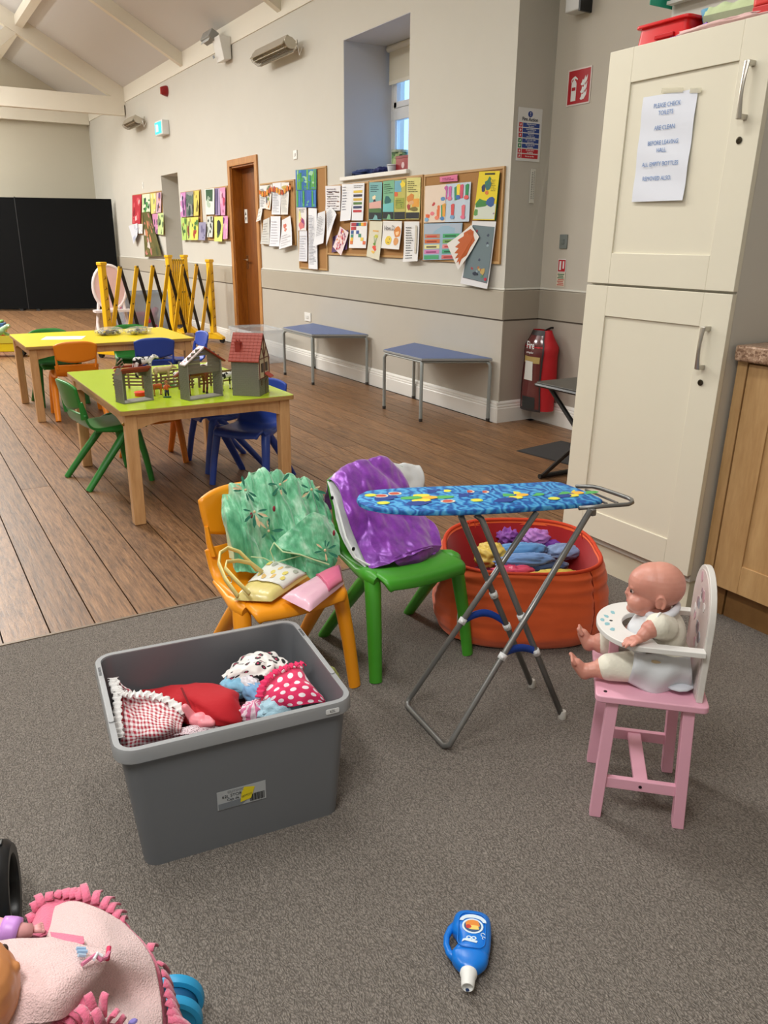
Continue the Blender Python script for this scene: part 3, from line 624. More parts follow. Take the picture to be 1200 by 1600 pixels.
paper('poster of coloured word labels at bottom of corner board', [(5.679, 1.424), (5.153, 1.425), (5.175, 1.163), (5.667, 1.145)], (150, 180, 200), [(R4(.02,.72,.98,.98),(170,184,200))]+[(R4(a,b,a+.42,b+.11),c) for a,b,c in [(.03,.6,(190,130,100)),(.03,.46,(206,110,60)),(.03,.31,(222,216,150)),(.03,.17,(206,130,180)),(.03,.02,(70,160,110)),(.53,.6,(70,170,110)),(.53,.45,(120,170,90)),(.53,.31,(222,140,140)),(.53,.17,(60,160,120)),(.53,.02,(206,110,110))]]+[(R4(a+.06,b+.03,a+.34,b+.07),c) for a,b,c in [(.03,.6,(200,60,50)),(.03,.46,(160,50,30)),(.03,.31,(90,80,60)),(.03,.17,(150,60,120)),(.53,.6,(30,100,60)),(.53,.45,(60,100,40)),(.53,.31,(190,60,70)),(.53,.17,(20,90,60)),(.53,.02,(160,40,40))]], 1, 0.006)
paper('bright yellow poster with dancing figures and green leaves', [(4.966, 1.767), (4.732, 1.757), (4.756, 1.437), (5.011, 1.443)], (228, 206, 30), [([(.02,.02),(.98,.02),(.98,.34),(.6,.3),(.02,.32)],(206,214,200)),(blob(.3,.35,.28,.09),(60,130,60)),(blob(.75,.38,.2,.1),(50,90,150)),(blob(.25,.15,.25,.08),(90,150,80)),(blob(.75,.15,.22,.06),(150,130,150)),([(.35,.7),(.55,.9),(.65,.85),(.5,.65)],(50,120,80)),(blob(.5,.72,.16,.09),(50,110,110)),(blob(.3,.66,.09,.07),(40,50,90)),(blob(.5,.57,.1,.04),(214,120,50)),(R4(.3,.93,.8,.965),(40,40,20))]+st_text(7,x0=.68,x1=.95,y0=.6,y1=.85,col=(120,110,30)), 3, 0.006)
paper('dark green backing sheet edge behind yellow poster', [(4.861, 1.743), (4.734, 1.744), (4.748, 1.432), (4.788, 1.438)], (36, 96, 60), st_paint([(50,120,70),(30,80,50)],5,.2), 1, 0.004)
paper('grey poster with small coloured figures hanging below the board', [(5.029, 1.435), (4.748, 1.428), (4.79, 0.966), (5.123, 0.989)], (224, 224, 226), [([(.05,.10),(.97,.08),(.97,.92),(.05,.94)],(104,122,128)),([(.05,.10),(.97,.08),(.97,.13),(.05,.15)],(80,50,70))]+[(blob(rnd.uniform(.1,.9),rnd.uniform(.17,.9),.05,.022),c) for c in [(150,60,70),(70,130,90),(180,170,110),(60,70,90),(170,110,70),(140,160,170)]*5]+[(blob(.5,.2,.09,.03),(30,40,60)),(blob(.75,.25,.09,.05),(190,160,90)),(blob(.9,.14,.05,.02),(190,30,60))], 2, 0.02)
paper('orange brown leaf painting on a crooked white sheet', [(5.025, 1.407), (4.918, 1.325), (5.116, 1.088), (5.274, 1.275)], (226, 222, 216), [([(.18,.92),(.45,.96),(.60,.88),(.86,.84),(.84,.6),(.92,.4),(.84,.22),(.92,.08),(.80,.12),(.78,.04),(.70,.16),(.62,.05),(.58,.2),(.46,.1),(.44,.28),(.3,.2),(.30,.4),(.14,.36),(.2,.6),(.08,.66)],(186,88,28)),(blob(.5,.6,.2,.2),(206,110,40)),(blob(.5,.45,.12,.15),(160,70,20))], 6, 0.035)
paper('red blot painting on the farthest board', [(14.585, 1.972), (14.009, 1.967), (14.212, 1.515), (14.728, 1.521)], (186, 40, 56), st_paint([(216,90,100),(150,20,40),(240,200,200)],12,.14), 1, 0.006)
paper('white painting with green streaks on farthest board', [(13.949, 1.962), (13.497, 1.958), (13.556, 1.657), (14.037, 1.642)], (222, 232, 200), st_paint([(60,140,70),(30,60,50),(150,210,120)],10,.16), 2, 0.006)
paper('pale yellow painting with blue blot on farthest board', [(13.467, 1.957), (13.128, 1.955), (13.233, 1.664), (13.487, 1.66)], (228, 216, 120), st_paint([(60,120,110),(240,230,180),(220,170,170)],7,.18), 3, 0.006)
paper('pink painting with purple blot, top right of farthest board', [(13.123, 1.955), (12.865, 1.956), (12.948, 1.668), (13.227, 1.664)], (214, 180, 190), st_paint([(120,80,130),(80,60,90),(190,110,60)],8,.18), 2, 0.006)
paper('pink sheet with black blots, lower on farthest board', [(13.421, 1.654), (13.117, 1.657), (13.188, 1.358), (13.401, 1.363)], (206, 140, 180), st_paint([(60,40,70),(90,60,100)],5,.2), 4, 0.006)
paper('pale green sheet with dark blots, lower right farthest board', [(13.105, 1.657), (12.804, 1.66), (12.876, 1.343), (13.177, 1.353)], (200, 220, 150), st_paint([(40,60,40),(60,90,60)],6,.2), 5, 0.006)
paper('olive green collage hanging down from farthest board', [(14.007, 1.691), (13.558, 1.695), (12.995, 1.031), (13.972, 0.999)], (96, 92, 44), st_paint([(120,110,60),(190,120,110),(70,80,40),(210,200,190),(200,130,90)],30,.10), 6, 0.02)
paper('folded white sheet with faint drawing, low left of farthest board', [(14.94, 1.492), (14.343, 1.529), (14.308, 1.339), (14.608, 1.193)], (218, 220, 228), st_paint([(180,186,206),(200,204,216)],6,.15), 6, 0.03)
paper('white square sheet low on farthest board beside the olive collage', [(14.324, 1.517), (14.054, 1.514), (14.074, 1.364), (14.346, 1.364)], (226, 222, 220), st_paint([(190,190,200)],3,.15), 4, 0.006)
paper('pink and purple blot painting, top left right of recess', [(11.941, 1.908), (11.707, 1.908), (11.754, 1.584), (12.003, 1.589)], (206, 140, 196), st_paint([(110,60,130),(70,50,90),(240,220,240)],9,.2), 1, 0.006)
paper('dark green blot painting in top row right of recess', [(11.675, 1.907), (11.362, 1.904), (11.43, 1.589), (11.728, 1.584)], (150, 150, 150), st_paint([(30,70,60),(50,50,60),(90,110,100)],10,.25), 2, 0.006)
paper('yellow blot painting in top row right of recess', [(11.337, 1.905), (11.111, 1.904), (11.182, 1.588), (11.392, 1.588)], (222, 206, 100), st_paint([(120,110,50),(170,150,60)],6,.2), 3, 0.006)
paper('green sheet with tree blot, bottom row leftmost right of recess', [(11.974, 1.573), (11.716, 1.573), (11.749, 1.274), (11.957, 1.268)], (180, 214, 110), st_paint([(60,110,50),(40,60,40),(150,60,40)],6,.2), 4, 0.01)
paper('pale green sheet with red and dark blots right of recess', [(11.684, 1.572), (11.471, 1.573), (11.523, 1.275), (11.716, 1.274)], (206, 222, 120), st_paint([(170,60,50),(60,60,50),(120,90,60)],6,.18), 5, 0.01)
paper('yellow sheet with green and black blots right of recess', [(11.461, 1.572), (11.187, 1.574), (11.236, 1.276), (11.512, 1.275)], (222, 222, 100), st_paint([(40,60,50),(70,120,60),(170,60,50)],6,.2), 6, 0.01)
paper('grey lilac sheet hanging between the two blot boards', [(11.179, 1.502), (10.898, 1.503), (10.916, 1.273), (11.192, 1.276)], (150, 146, 176), st_paint([(190,190,206),(110,106,140)],6,.16), 5, 0.02)
paper('white sheet with dark green square, top row left of door', [(10.897, 1.91), (10.54, 1.908), (10.566, 1.592), (10.908, 1.595)], (222, 228, 222), [([(.1,.55),(.8,.5),(.85,.95),(.1,.97)],(50,90,60))]+st_paint([(180,200,180)],4,.15), 1, 0.006)
paper('lilac striped painting in top row left of pine door', [(10.501, 1.902), (10.325, 1.898), (10.35, 1.578), (10.528, 1.582)], (160, 140, 180), st_stripes([(90,80,120),(190,170,210)],3), 2, 0.006)
paper('pink swirled painting in top row left of pine door', [(10.316, 1.898), (10.116, 1.898), (10.156, 1.574), (10.317, 1.578)], (224, 150, 190), st_paint([(150,80,110),(240,190,210),(190,60,90)],7,.2), 3, 0.006)
paper('white sheet with dark scribble, bottom row left of door', [(10.85, 1.572), (10.619, 1.574), (10.647, 1.314), (10.867, 1.314)], (206, 212, 206), st_paint([(60,66,60),(110,120,110)],9,.14), 4, 0.01)
paper('yellow sheet with large black blot left of pine door', [(10.562, 1.563), (10.236, 1.563), (10.286, 1.261), (10.579, 1.263)], (222, 226, 120), [(blob(.55,.55,.25,.3),(40,46,50)),(blob(.5,.3,.2,.15),(90,110,60))], 5, 0.012)
paper('pink sheet with purple blot nearest the pine door', [(10.226, 1.566), (10.056, 1.563), (10.081, 1.296), (10.243, 1.29)], (226, 150, 196), st_paint([(110,50,120),(240,220,200)],4,.2), 6, 0.01)
for o_ in list(COL.objects):
    if str(o_.get('label', '')).startswith('feelings sheet'): textmesh('How D', .055, mat((70, 70, 76), .7), o_, loc=(-.018, .03, .055), rot=(rad(90), 0, rad(-90)), ext=.0002)
# ================================================================ wall fixtures
def fixture_heater(loc, ln, label, tilt):
    t = thing('wall_heater', label, 'heater', loc, 0, None)
    R_ = RY(tilt)
    al = mat((196, 190, 176), .3, metal=.6)
    q = MB(); prof = [(-.07, -.055), (-.05, .05), (.05, .05), (.07, -.055), (.062, -.055), (.044, .04), (-.044, .04), (-.062, -.055)]
    q.prism(prof, lambda u, v, w_: R_ @ Vector((u, 0, v))+Vector((0, -ln/2+w_, 0)), ln); q.build('reflector_hood', al, t, smooth=False)
    for s in (-1, 1): MB().prism(circ(.062, 12), lambda u, v, w_, s=s: R_ @ Vector((u, 0, v*.8))+Vector((0, s*ln/2+s*w_, 0)), .015).build('end_cap', al, t)
    q = MB()
    for i in range(int(ln/.028)+1):
        y = -ln/2+i*.028; q.tube([R_ @ Vector((-.062, y, -.055)), R_ @ Vector((-.03, y, -.075)), R_ @ Vector((.03, y, -.075)), R_ @ Vector((.062, y, -.055))], .0022, 5)
    for dx in (-.035, 0, .035): q.tube([R_ @ Vector((dx, -ln/2, -.072)), R_ @ Vector((dx, ln/2, -.072))], .0022, 5)
    q.build('guard_grille', mat((170, 164, 150), .35, metal=.7), t)
    q = MB(); q.tube([R_ @ Vector((0, -ln/2+.02, -.02)), R_ @ Vector((0, ln/2-.02, -.02))], .010, 8); q.build('heating_tube', mat((210, 196, 170), .2), t)
    q = MB()
    for y in (-ln*.32, ln*.32): q.tube([(0, y, .04), (.05, y, .05), (WX-.004-loc[0], y, .02)], .008, 6); q.box((WX-.006-loc[0], y, .02), (.008, .04, .09))
    q.build('bracket', al, t)
    q = MB(); q.tube([(WX-.006-loc[0], -ln*.5, -.02), (.08, -ln*.5-.04, -.10), (.07, -ln*.5-.02, -.02), (0, -ln*.46, 0)], .005, 6); q.build('power_cable', white_gloss, t)
fixture_heater((WX-.14, 8.28, 3.07), .80, 'grey wall heater with wire grille above the deep window side', .45)
fixture_heater((WX-.14, 13.75, 3.0), .62, 'smaller grey wall heater at far end below the tie beam', .45)
t = thing('floodlight', 'grey floodlight head above a white box high on the wall', 'light', (WX-.05, 10.05, 3.50))
m = MB(); m.box((-.10, 0, .0), (.10, .30, .10), RY(.5)); m.build('lamp_head', mat((150, 152, 150), .4, metal=.3), t, bevel=.01)
m = MB(); m.box((-.145, 0, -.03), (.006, .25, .075), RY(.5)); m.build('lens', mat((210, 214, 214), .2), t)
m = MB(); m.rod((-.06, 0, 0), (.05, 0, .0), .015); m.build('bracket', mat((120, 120, 118), .5), t)
t = thing('wall_speaker', 'white wedge shaped box speaker under the floodlight', 'speaker', (WX-.012, 9.86, 3.36))
m = MB(); m.prism([(0, -.12), (-.09, -.135), (-.14, .11), (0, .11)], lambda u, v, w_: (u, -.12+w_, v), .24); m.build('cabinet', mat((226, 226, 222), .4), t, bevel=.008)
m = MB(); m.box((-.137, .09, -.08), (.004, .05, .03), RY(-.24)); m.build('badge', mat((120, 130, 140), .5), t)
t = thing('alarm_sounder', 'small dark red fire alarm sounder high on the wall', 'alarm', (WX-.001, 12.30, 3.25))
MB().lathe([(0, .08), (.05, .078), (.062, .05), (.07, .02), (.07, 0)], (0, 0, 0), 18, RY(-pi/2)).build('body', mat((142, 22, 28), .3), t)
MB().box((-.085, 0, 0), (.012, .05, .09)).build('lens', mat((170, 40, 40), .2), t)
t = thing('exit_sign', 'turquoise glowing exit sign box on the long wall', 'sign', (WX-.001, 12.50, 2.795))
m = MB(); m.box((-.05, 0, 0), (.10, .36, .19)); m.build('housing', mat((224, 226, 224), .4), t, bevel=.008)
m = MB(); m.box((-.102, .02, 0), (.006, .30, .15)); m.build('light_panel', mat((40, 205, 205), .4, emit=1.0), t)
m = MB(); m.prism([(-.02, -.05), (.02, -.05), (.03, .02), (0, .05), (-.03, .02)], lambda u, v, w_: (-.106-w_, .02+u, v), .002); m.box((-.107, .09, 0), (.002, .05, .10)); m.build('pictogram', mat((210, 255, 250), .4, emit=.8), t, smooth=False)
def plate(label, loc, sy, sz, name='switch_plate', cat='switch', c=(236, 236, 232), nx=True):
    t = thing(name, label, cat, loc); m = MB(); m.box((-.005, 0, 0) if nx else (0, -.005, 0), (.01, sy, sz) if nx else (sy, .01, sz)); m.build('plate', mat(c, .35), t, bevel=.003)
    m = MB(); m.box((-.012, 0, 0) if nx else (0, -.012, 0), (.008, sy*.35, sz*.35) if nx else (sy*.35, .008, sz*.35)); m.build('rocker', mat(tuple(int(x*.93) for x in c), .35), t, bevel=.002)
plate('white light switch on the wall above the corks, right of door', (WX, 8.11, 2.115), .085, .085)
plate('small white switch on the far wall above the farthest cork board', (WX, 13.93, 2.10), .05, .10)
plate('white double socket above the farther blue table', (WX-.010, 7.88, .515), .15, .09, 'wall_socket', 'socket')
plate('grey black switch plate between the fire signs on recess wall', (RX2, 4.435, 1.297), .075, .095, c=(120, 128, 126))
# cctv/speaker box at top
t = thing('wall_box', 'white box with black edge at top of the recess wall', 'box', (RX2-.001, 4.42, 2.80))
MB().box((-.05, 0, 0), (.10, .13, .22)).build('body', mat((205, 206, 204), .4), t, bevel=.01)
MB().box((-.045, -.07, 0), (.11, .016, .235)).build('edge_trim', mat((24, 26, 30), .4), t)
# fire action notice on the return face (faces the camera side)
t = thing('fire_action_sign', 'fire action notice with blue and red instruction rows', 'sign', (3.932, CY-.002, 1.987))
MB().bb((-.106, -.003, -.166), (.106, 0, .166)).build('plate', mat((214, 216, 216), .4), t, smooth=False)
fm = {k: mat(v, .5) for k, v in dict(b=(28, 62, 140), r=(186, 24, 44), g=(20, 122, 70), w=(230, 232, 232), k=(30, 40, 60)).items()}
m = MB(); m.prism(circ(.021, 20, 0, .128, .019), lambda u, v, w_: (u, -.0032-w_, v), .0008); m.build('emblem', fm['b'], t, smooth=False)
RF = (rad(90), 0, 0)
textmesh('!', .034, fm['w'], t, loc=(0, -.0046, .128), rot=RF)
textmesh('Fire Action', .031, fm['k'], t, loc=(0, -.004, .095), rot=RF, bold=.0006)
rows = 'r r r g g r r'.split(); tx = ['Operate nearest\nfire alarm', 'Leave building by\nnearest exit', 'Report to\nassembly point', 'Do not take risks\nclose doors', 'Do not stop for\nbelongings', 'Do not return\nto building', 'Do not use lifts']
for i, r_ in enumerate(rows):
    z = .060-i*.0325; c2 = 'b' if i < 5 else 'r'
    m = MB(); m.bb((-.094, -.0042, z-.013), (-.066, -.003, z+.013)); m.build('pictogram', fm[r_], t, smooth=False)
    m = MB(); m.bb((-.060, -.0042, z-.013), (.086, -.003, z+.013)); m.build('instruction_bar', fm[c2], t, smooth=False)
    m = MB(); m.prism(blob(-.080, z, .007, .008) if 0 else [(-.086, z-.006), (-.078, z-.007), (-.074, z+.004), (-.082, z+.008)], lambda u, v, w_: (u, -.0044-w_, v), .0004); m.build('symbol', fm['w'], t, smooth=False)
    textmesh(tx[i], .0125, fm['w'], t, loc=(.013, -.0046, z), rot=RF)
t = thing('wall_thermometer', 'narrow white strip chart below the fire action notice', 'thermometer', (3.989, CY-.002, 1.663))
MB().bb((-.022, -.006, -.112), (.022, 0, .112)).build('strip', mat((206, 206, 198), .5), t, bevel=.002)
m = MB()
for i in range(16): m.bb((-.014, -.0068, -.08+i*.011), (.0-.003*(i % 2), -.006, -.075+i*.011)); m.prism(circ(.0035, 8, .010, -.08+i*.0115), lambda u, v, w_: (u, -.0062-w_, v), .0008)
m.build('scale_marks', mat((120, 122, 120), .5), t, smooth=False)
# signs on the recess wall (face -X)
RW = (rad(90), 0, rad(-90))
t = thing('extinguisher_sign', 'large red sign with white extinguisher and flames', 'sign', (RX2-.002, 4.402, 2.268))
MB().bb((-.003, -.109, -.109), (0, .109, .109)).build('border', mat((226, 214, 210), .5), t, smooth=False)
MB().bb((-.0042, -.100, -.100), (-.003, .100, .100)).build('red_panel', mat((178, 22, 36), .45), t, smooth=False)
q = MB(); F_ = lambda u, v, w_: (-.0045-w_, -u, v)
q.prism([(-.068, -.082), (-.022, -.082), (-.022, .02), (-.030, .036), (-.040, .042), (-.052, .042), (-.062, .034), (-.068, .02)], F_, .001)
q.prism([(-.052, .042), (-.040, .042), (-.036, .052), (-.014, .040), (-.012, .048), (-.038, .066), (-.056, .060), (-.070, .050), (-.074, .028), (-.070, .028), (-.064, .046), (-.052, .052)], F_, .001)
q.build('extinguisher_symbol', fm['w'], t, smooth=False)
MB().prism([(-.062, -.02), (-.028, -.02), (-.028, .0), (-.062, .0)], lambda u, v, w_: (-.0058-w_, -u, v), .0006).build('symbol_label', mat((178, 22, 36), .45), t, smooth=False)
for i, (a, s) in enumerate(((-.075, 1), (-.035, 1.1), (.01, 1.0))):
    q = MB(); q.prism([(.018, a), (.030, a-.008), (.055, a-.004), (.074, a+.02*s), (.078, a+.052*s), (.062, a+.030*s), (.058, a+.05*s), (.044, a+.022*s), (.034, a+.03*s), (.028, a+.012)], F_, .001); q.build('flame', fm['w'], t, smooth=False)
t = thing('extinguisher_label', 'small red extinguisher sign above its green instruction label', 'sign', (RX2-.002, 4.435, 1.135))
MB().bb((-.002, -.040, -.045), (0, .040, .045)).build('border', fm['w'], t, smooth=False); MB().bb((-.003, -.035, -.040), (-.002, .035, .040)).build('red_panel', fm['r'], t, smooth=False)
MB().bb((-.0036, .006, -.03), (-.003, .024, .03)).bb((-.0036, -.024, -.02), (-.003, -.010, .03)).build('symbol', fm['w'], t, smooth=False)
t = thing('instruction_label', 'small cream label with green and red print under red sign', 'label', (RX2-.002, 4.437, 1.040))
MB().bb((-.002, -.042, -.048), (0, .042, .048)).build('plate', mat((216, 208, 190), .5), t, smooth=False)
m = MB()
for i in range(7): m.bb((-.0028, -.034+.004*(i % 3), -.040+i*.012), (-.002, .034-.008*(i % 2), -.033+i*.012), mi=0 if i > 3 else 1)
m.build('print', [mat((70, 120, 90), .5), mat((196, 90, 80), .5)], t, smooth=False)
# extinguisher under a red cover hanging on the wall of the recess
t = thing('extinguisher_cover', 'red fabric extinguisher cover with clear front window', 'fire extinguisher', (RX2-.11, 4.47, .0))
redc = mat((184, 16, 28), .6, bs=30, bstr=.4, bdist=.004)
def cov(u, v):
    a = 2*pi*u; z = .115+.575*v; w_ = .150*(1-.04*v) if v < .72 else .150-(v-.72)*.22; 
    w_ += .02*math.exp(-((v-.80)/.06)**2); d = .100 if v < .8 else .100-(v-.8)*.3
    return (-.0+cos(a)*d*(1+.05*sin(3*a+v*5)), sin(a)*w_*(1+.04*sin(2*a+v*9)), z)
m = MB(); m.grid(cov, 28, 20, cu=True); m.build('cover', redc, t, smooth=True)
def win(off, u0, u1, v0, v1): return lambda u, v: tuple(Vector(cov(u0+(u1-u0)*u, v0+(v1-v0)*v))+Vector(((cos(2*pi*(u0+(u1-u0)*u)))*off, sin(2*pi*(u0+(u1-u0)*u))*off, 0)))
m = MB(); m.grid(win(.004, .40, .62, .0, .97), 8, 14); m.build('front_window', mat((96, 44, 44), .15, coat=.5), t, smooth=True)
for nm, a in (('window_border', (.395, .41, 0, .98)), ('window_border', (.61, .625, 0, .98)), ('window_border', (.395, .625, -.01, .02)), ('window_border', (.395, .625, .94, 1))):
    m = MB(); m.grid(win(.006, *a), 6, 12); m.build(nm, mat((40, 34, 34), .5), t, smooth=True)
m = MB(); m.grid(win(.007, .44, .54, .38, .62), 4, 4); m.build('instruction_tag', mat((214, 214, 208), .5), t, smooth=True)
m = MB(); m.grid(win(.006, .42, .60, .60, .68), 4, 3); m.build('yellow_label', mat((176, 152, 92), .5), t, smooth=True)
m = MB(); m.grid(win(.006, .44, .57, .02, .17), 4, 3); m.build('extinguisher_base', mat((34, 36, 36), .5), t, smooth=True)
textmesh('Fire', .075, fm['w'], t, loc=(-.108, -.004, .585), rot=(rad(90), 0, rad(-90)), sx=.7, bold=.001)
textmesh('extinguisher', .022, fm['w'], t, loc=(-.110, -.004, .535), rot=(rad(90), 0, rad(-90)), sx=.7)
MB().tube([(.02, 0, .68), (.08, 0, .70), (.11, 0, .70)], .008, 6).build('hook', mat((60, 60, 60), .4, metal=1), t)
# ================================================================ tall cream cabinet (slightly out of plumb)
cream = mat((228, 222, 202), .32, var=.015, vs=4, spec=.5); lean = .022
cab = thing('tall_cabinet', 'tall cream shaker cabinet with two doors and a notice', 'cabinet', (2.32, 2.02, 0))
def sh(m):
    m.v = [(x, y-lean*(z-1.0), z) for x, y, z in m.v]; return m
yA, yB = -.322, .330
def c_bb(lo, hi, nm, mt, par, bevel=.002, **k): return sh(MB().bb(lo, hi)).build(nm, mt, par, bevel=bevel, **k)
c_bb((.022, yA+.003, .12), (.565, yB-.003, 1.935), 'carcass', mat((206, 202, 192), .45), cab)
c_bb((.035, yA+.01, 0), (.565, yB-.01, .125), 'plinth', mat((222, 214, 190), .4), cab)
def shaker(z0, z1, st, nm, ya, yb, par, mt, rec=.007, x0=0, f=sh, rt=None, rb_=None):
    rt = rt or st; rb_ = rb_ or st
    q = MB(); q.bb((x0, ya, z0), (x0+.022, ya+st, z1)); q.bb((x0, yb-st, z0), (x0+.022, yb, z1))
    q.bb((x0+.0002, ya+st, z0), (x0+.022, yb-st, z0+rb_)); q.bb((x0+.0002, ya+st, z1-rt), (x0+.022, yb-st, z1)); q.bb((x0+rec, ya+st-.002, z0+rb_-.002), (x0+.02, yb-st+.002, z1-rt+.002))
    return f(q).build(nm, mt, par, bevel=.0018)
d1 = shaker(1.150, 1.932, .110, 'door', yA, yB, cab, cream); d2 = shaker(.150, 1.142, .110, 'door', yA, yB, cab, cream)
steel = mat((190, 186, 178), .28, metal=1)
def handle(par, y, z0, z1, sh_=sh, x=0):
    q = MB(); n = 12; pts = []
    for i in range(n+1):
        s = i/n; pts.append((x-.030-.006*sin(pi*s), y, z0+(z1-z0)*s))
    vs = []
    for i, p in enumerate(pts):
        wd = .011-.004*sin(pi*i/n)
        for a in range(10): vs.append((p[0]+.0045*cos(2*pi*a/10), p[1]+wd*sin(2*pi*a/10), p[2]))
    q.add(vs, [(i*10+a, i*10+(a+1) % 10, i*10+10+(a+1) % 10, i*10+10+a) for i in range(n) for a in range(10)]+[tuple(range(9, -1, -1)), tuple(n*10+a for a in range(10))])
    for z in (z0+.006, z1-.006): q.box((x-.015, y, z), (.032, .015, .015))
    return sh_(q).build('handle', steel, par, bevel=.002)
handle(d1, yA+.058, 1.655, 1.812); handle(d2, yA+.070, .895, 1.035)
for par, z, y in ((d1, 1.598, yA+.066), (d2, .848, yA+.070)):
    q = MB(); q.lathe([(.010, 0), (.0105, .003), (.006, .004), (.006, .002)], (0, y, z), 16, RY(-pi/2)); sh(q).build('keyhole', mat((84, 78, 66), .3, metal=1), par)
# notice taped on the upper door
nt_ = thing('paper_notice', 'white laminated notice on cream door asking to check toilets', 'notice', (2.322, 2.046, 1.60), rot=(rad(0.5), 0, 0))
def nf(u, v):
    return (-.001-.0016*sin(v*16+u*2.5)-.010*(1-v)**3*(u*.4+.2), (.5-u)*.225, (v-.5)*.334)

q = MB(); q.grid(nf, 12, 16); q.build('sheet', mat((226, 230, 240), .35, coat=.4), nt_, smooth=True)
blue_ink = mat((100, 136, 188), .5)
lines = [('PLEASE CHECK', .118), ('TOILETS', .097), ('ARE CLEAN', .057), ('BEFORE LEAVING', .016), ('HALL.', -.005), ('ALL EMPTY BOTTLES', -.043), ('REMOVED ALSO.', -.083)]
for s_, z in lines:
    z *= 1.13; v_ = z/.334+.5; xx = nf(.5, v_)[0]
    textmesh(s_, .0195, blue_ink, nt_, loc=(xx-.0028, .004 if 'ALSO' not in s_ else .012, z), rot=RW, sx=.86, ext=.0001)
for (y, z) in ((-.105, .162), (-.01, .174)): MB().box((-.0025, y, z), (.0006, .045 if y < -.05 else .09, .014), RX(.1)).build('tape', mat((224, 218, 196), .3, alpha=.5), nt_)
# ================================================================ base unit, worktop
oak = wood('oak_foil', (176, 136, 88), (206, 168, 118), (5, 5, .8), rough=.4); oak2 = wood('oak_plinth', (120, 86, 48), (150, 112, 66), (5, 2, 2), rough=.5)
bu = thing('base_unit', 'light oak kitchen base unit right of the cream cabinet', 'cabinet', (2.39, 1.2, 0))
idn = lambda q: sh2(q)
def sh2(q): q.v = [(x, y-.02*(z-.5), z) for x, y, z in q.v]; return q
sh2(MB().bb((.018, -.75, .12), (.5, .495, .93))).build('carcass', mat((150, 112, 66), .5), bu)
sh2(MB().bb((0.0, .462, .118), (.03, .500, .93))).build('end_post', oak, bu, bevel=.003)
dd1 = shaker(.128, .922, .105, 'door', -.12, .456, bu, oak, f=sh2, rec=.006); shaker(.128, .922, .105, 'door', -.70, -.125, bu, oak, f=sh2)
sh2(MB().bb((.05, -.75, 0), (.075, .42, .122))).build('plinth', oak2, bu); sh2(MB().bb((.045, .425, 0), (.075, .498, .122))).build('plinth', oak2, bu)
def granite():
    m, nt, b = newmat('granite'); v = coords(nt); vo = N(nt, 'ShaderNodeTexVoronoi', i_Scale=150.); L(nt, v, vo.inputs['Vector'])
    c = ramp(nt, mth(nt, 'ADD', mth(nt, 'MULTIPLY', vo.outputs['Color'], .6), mth(nt, 'MULTIPLY', nz(nt, v, 60), .5)), [(.2, lin((90, 62, 46))), (.45, lin((150, 116, 92))), (.8, lin((206, 176, 150)))])
    L(nt, c, b.inputs['Base Color']); b.inputs['Roughness'].default_value = .3; return m
wt = thing('worktop', 'speckled pink brown stone-look worktop on the oak unit', 'worktop', (2.36, 1.2, .93))
MB().bb((0, -.75, 0), (.538, .488, .052)).build('slab', granite(), wt, bevel=.008)
# things on top of the cabinet (top at z 1.935)
ZT = 1.936
t = thing('red_box', 'red plastic box with tray lid on top of the cream cabinet', 'box', (2.47, 2.165, ZT))
MB().prism(rrect(-.09, -.11, .09, .11, .02), lambda u, v, w_: (u*(1-w_*1.2), v*(1-w_*1.2), w_), .066).build('body', mat((206, 20, 26), .3), t, bevel=.003)
MB().prism(rrect(-.095, -.115, .095, .115, .022), lambda u, v, w_: (u, v, .062+w_), .010).build('rim', mat((214, 24, 28), .3), t, bevel=.003)
MB().box((-.092, -.02, .022), (.012, .08, .012)).build('latch', mat((190, 16, 24), .3), t, bevel=.002)
t = thing('egg_carton', 'pale green egg carton on top of the cream cabinet', 'egg box', (2.475, 1.935, ZT+.024), rz=.1)
q = MB()
def eg(u, v):
    x = (u-.5)*.10; y = (v-.5)*.20; e = min(1, min(u, 1-u)*9, min(v, 1-v)*14)
    return (x, y, .034+.034*e*(1-.35*(.5+.5*cos(v*2*pi*3+pi))*(1-abs(2*u-1)*.3)))
q.grid(eg, 16, 30); q.build('lid', mat((190, 204, 158), .9, bs=90, bstr=.5), t, smooth=True)
q = MB(); q.prism(rrect(-.052, -.102, .052, .102, .01), lambda u, v, w_: (u*(.86+.14*w_/.036), v*(.9+.1*w_/.036), w_), .036); q.build('tray', mat((156, 166, 136), .9, bs=90, bstr=.5), t)
t = lump((0, 0, 0), (.045, .20, .013), 0, .22, 2.5, 4).build('pink_cloth', mat((222, 184, 180), .85), None, smooth=True, loc=(2.40, 1.90, ZT+.013)); tag(t, 'pale pink folded cloth along the cabinet top under egg carton', 'cloth')
t = thing('purple_comb', 'purple plastic toy comb at the cabinet top edge', 'comb', (2.39, 2.085, ZT))
q = MB(); q.bb((-.012, -.045, 0), (.012, .03, .012)); q.build('spine', mat((126, 60, 190), .35), t, bevel=.002)
q = MB()
for i in range(8): q.bb((-.022, -.042+i*.009, .002), (-.010, -.038+i*.009, .010))
q.build('teeth', mat((126, 60, 190), .35), t); MB().tube([(0, -.045, .008), (.01, -.07, .024), (.015, -.09, .032)], .007, 8).build('stem', mat((126, 60, 190), .35), t)
t = thing('blue_cup', 'light blue tapered toy cup beside the egg carton', 'cup', (2.46, 2.03, ZT))
MB().lathe([(.016, 0), (.014, .03), (.024, .05), (.034, .085), (.030, .085), (.02, .05)], n=20).build('body', mat((120, 190, 226), .3), t); MB().tube([(.025, 0, .07), (.045, 0, .06), (.04, 0, .035), (.018, 0, .04)], .004, 6).build('handle', mat((120, 190, 226), .3), t)
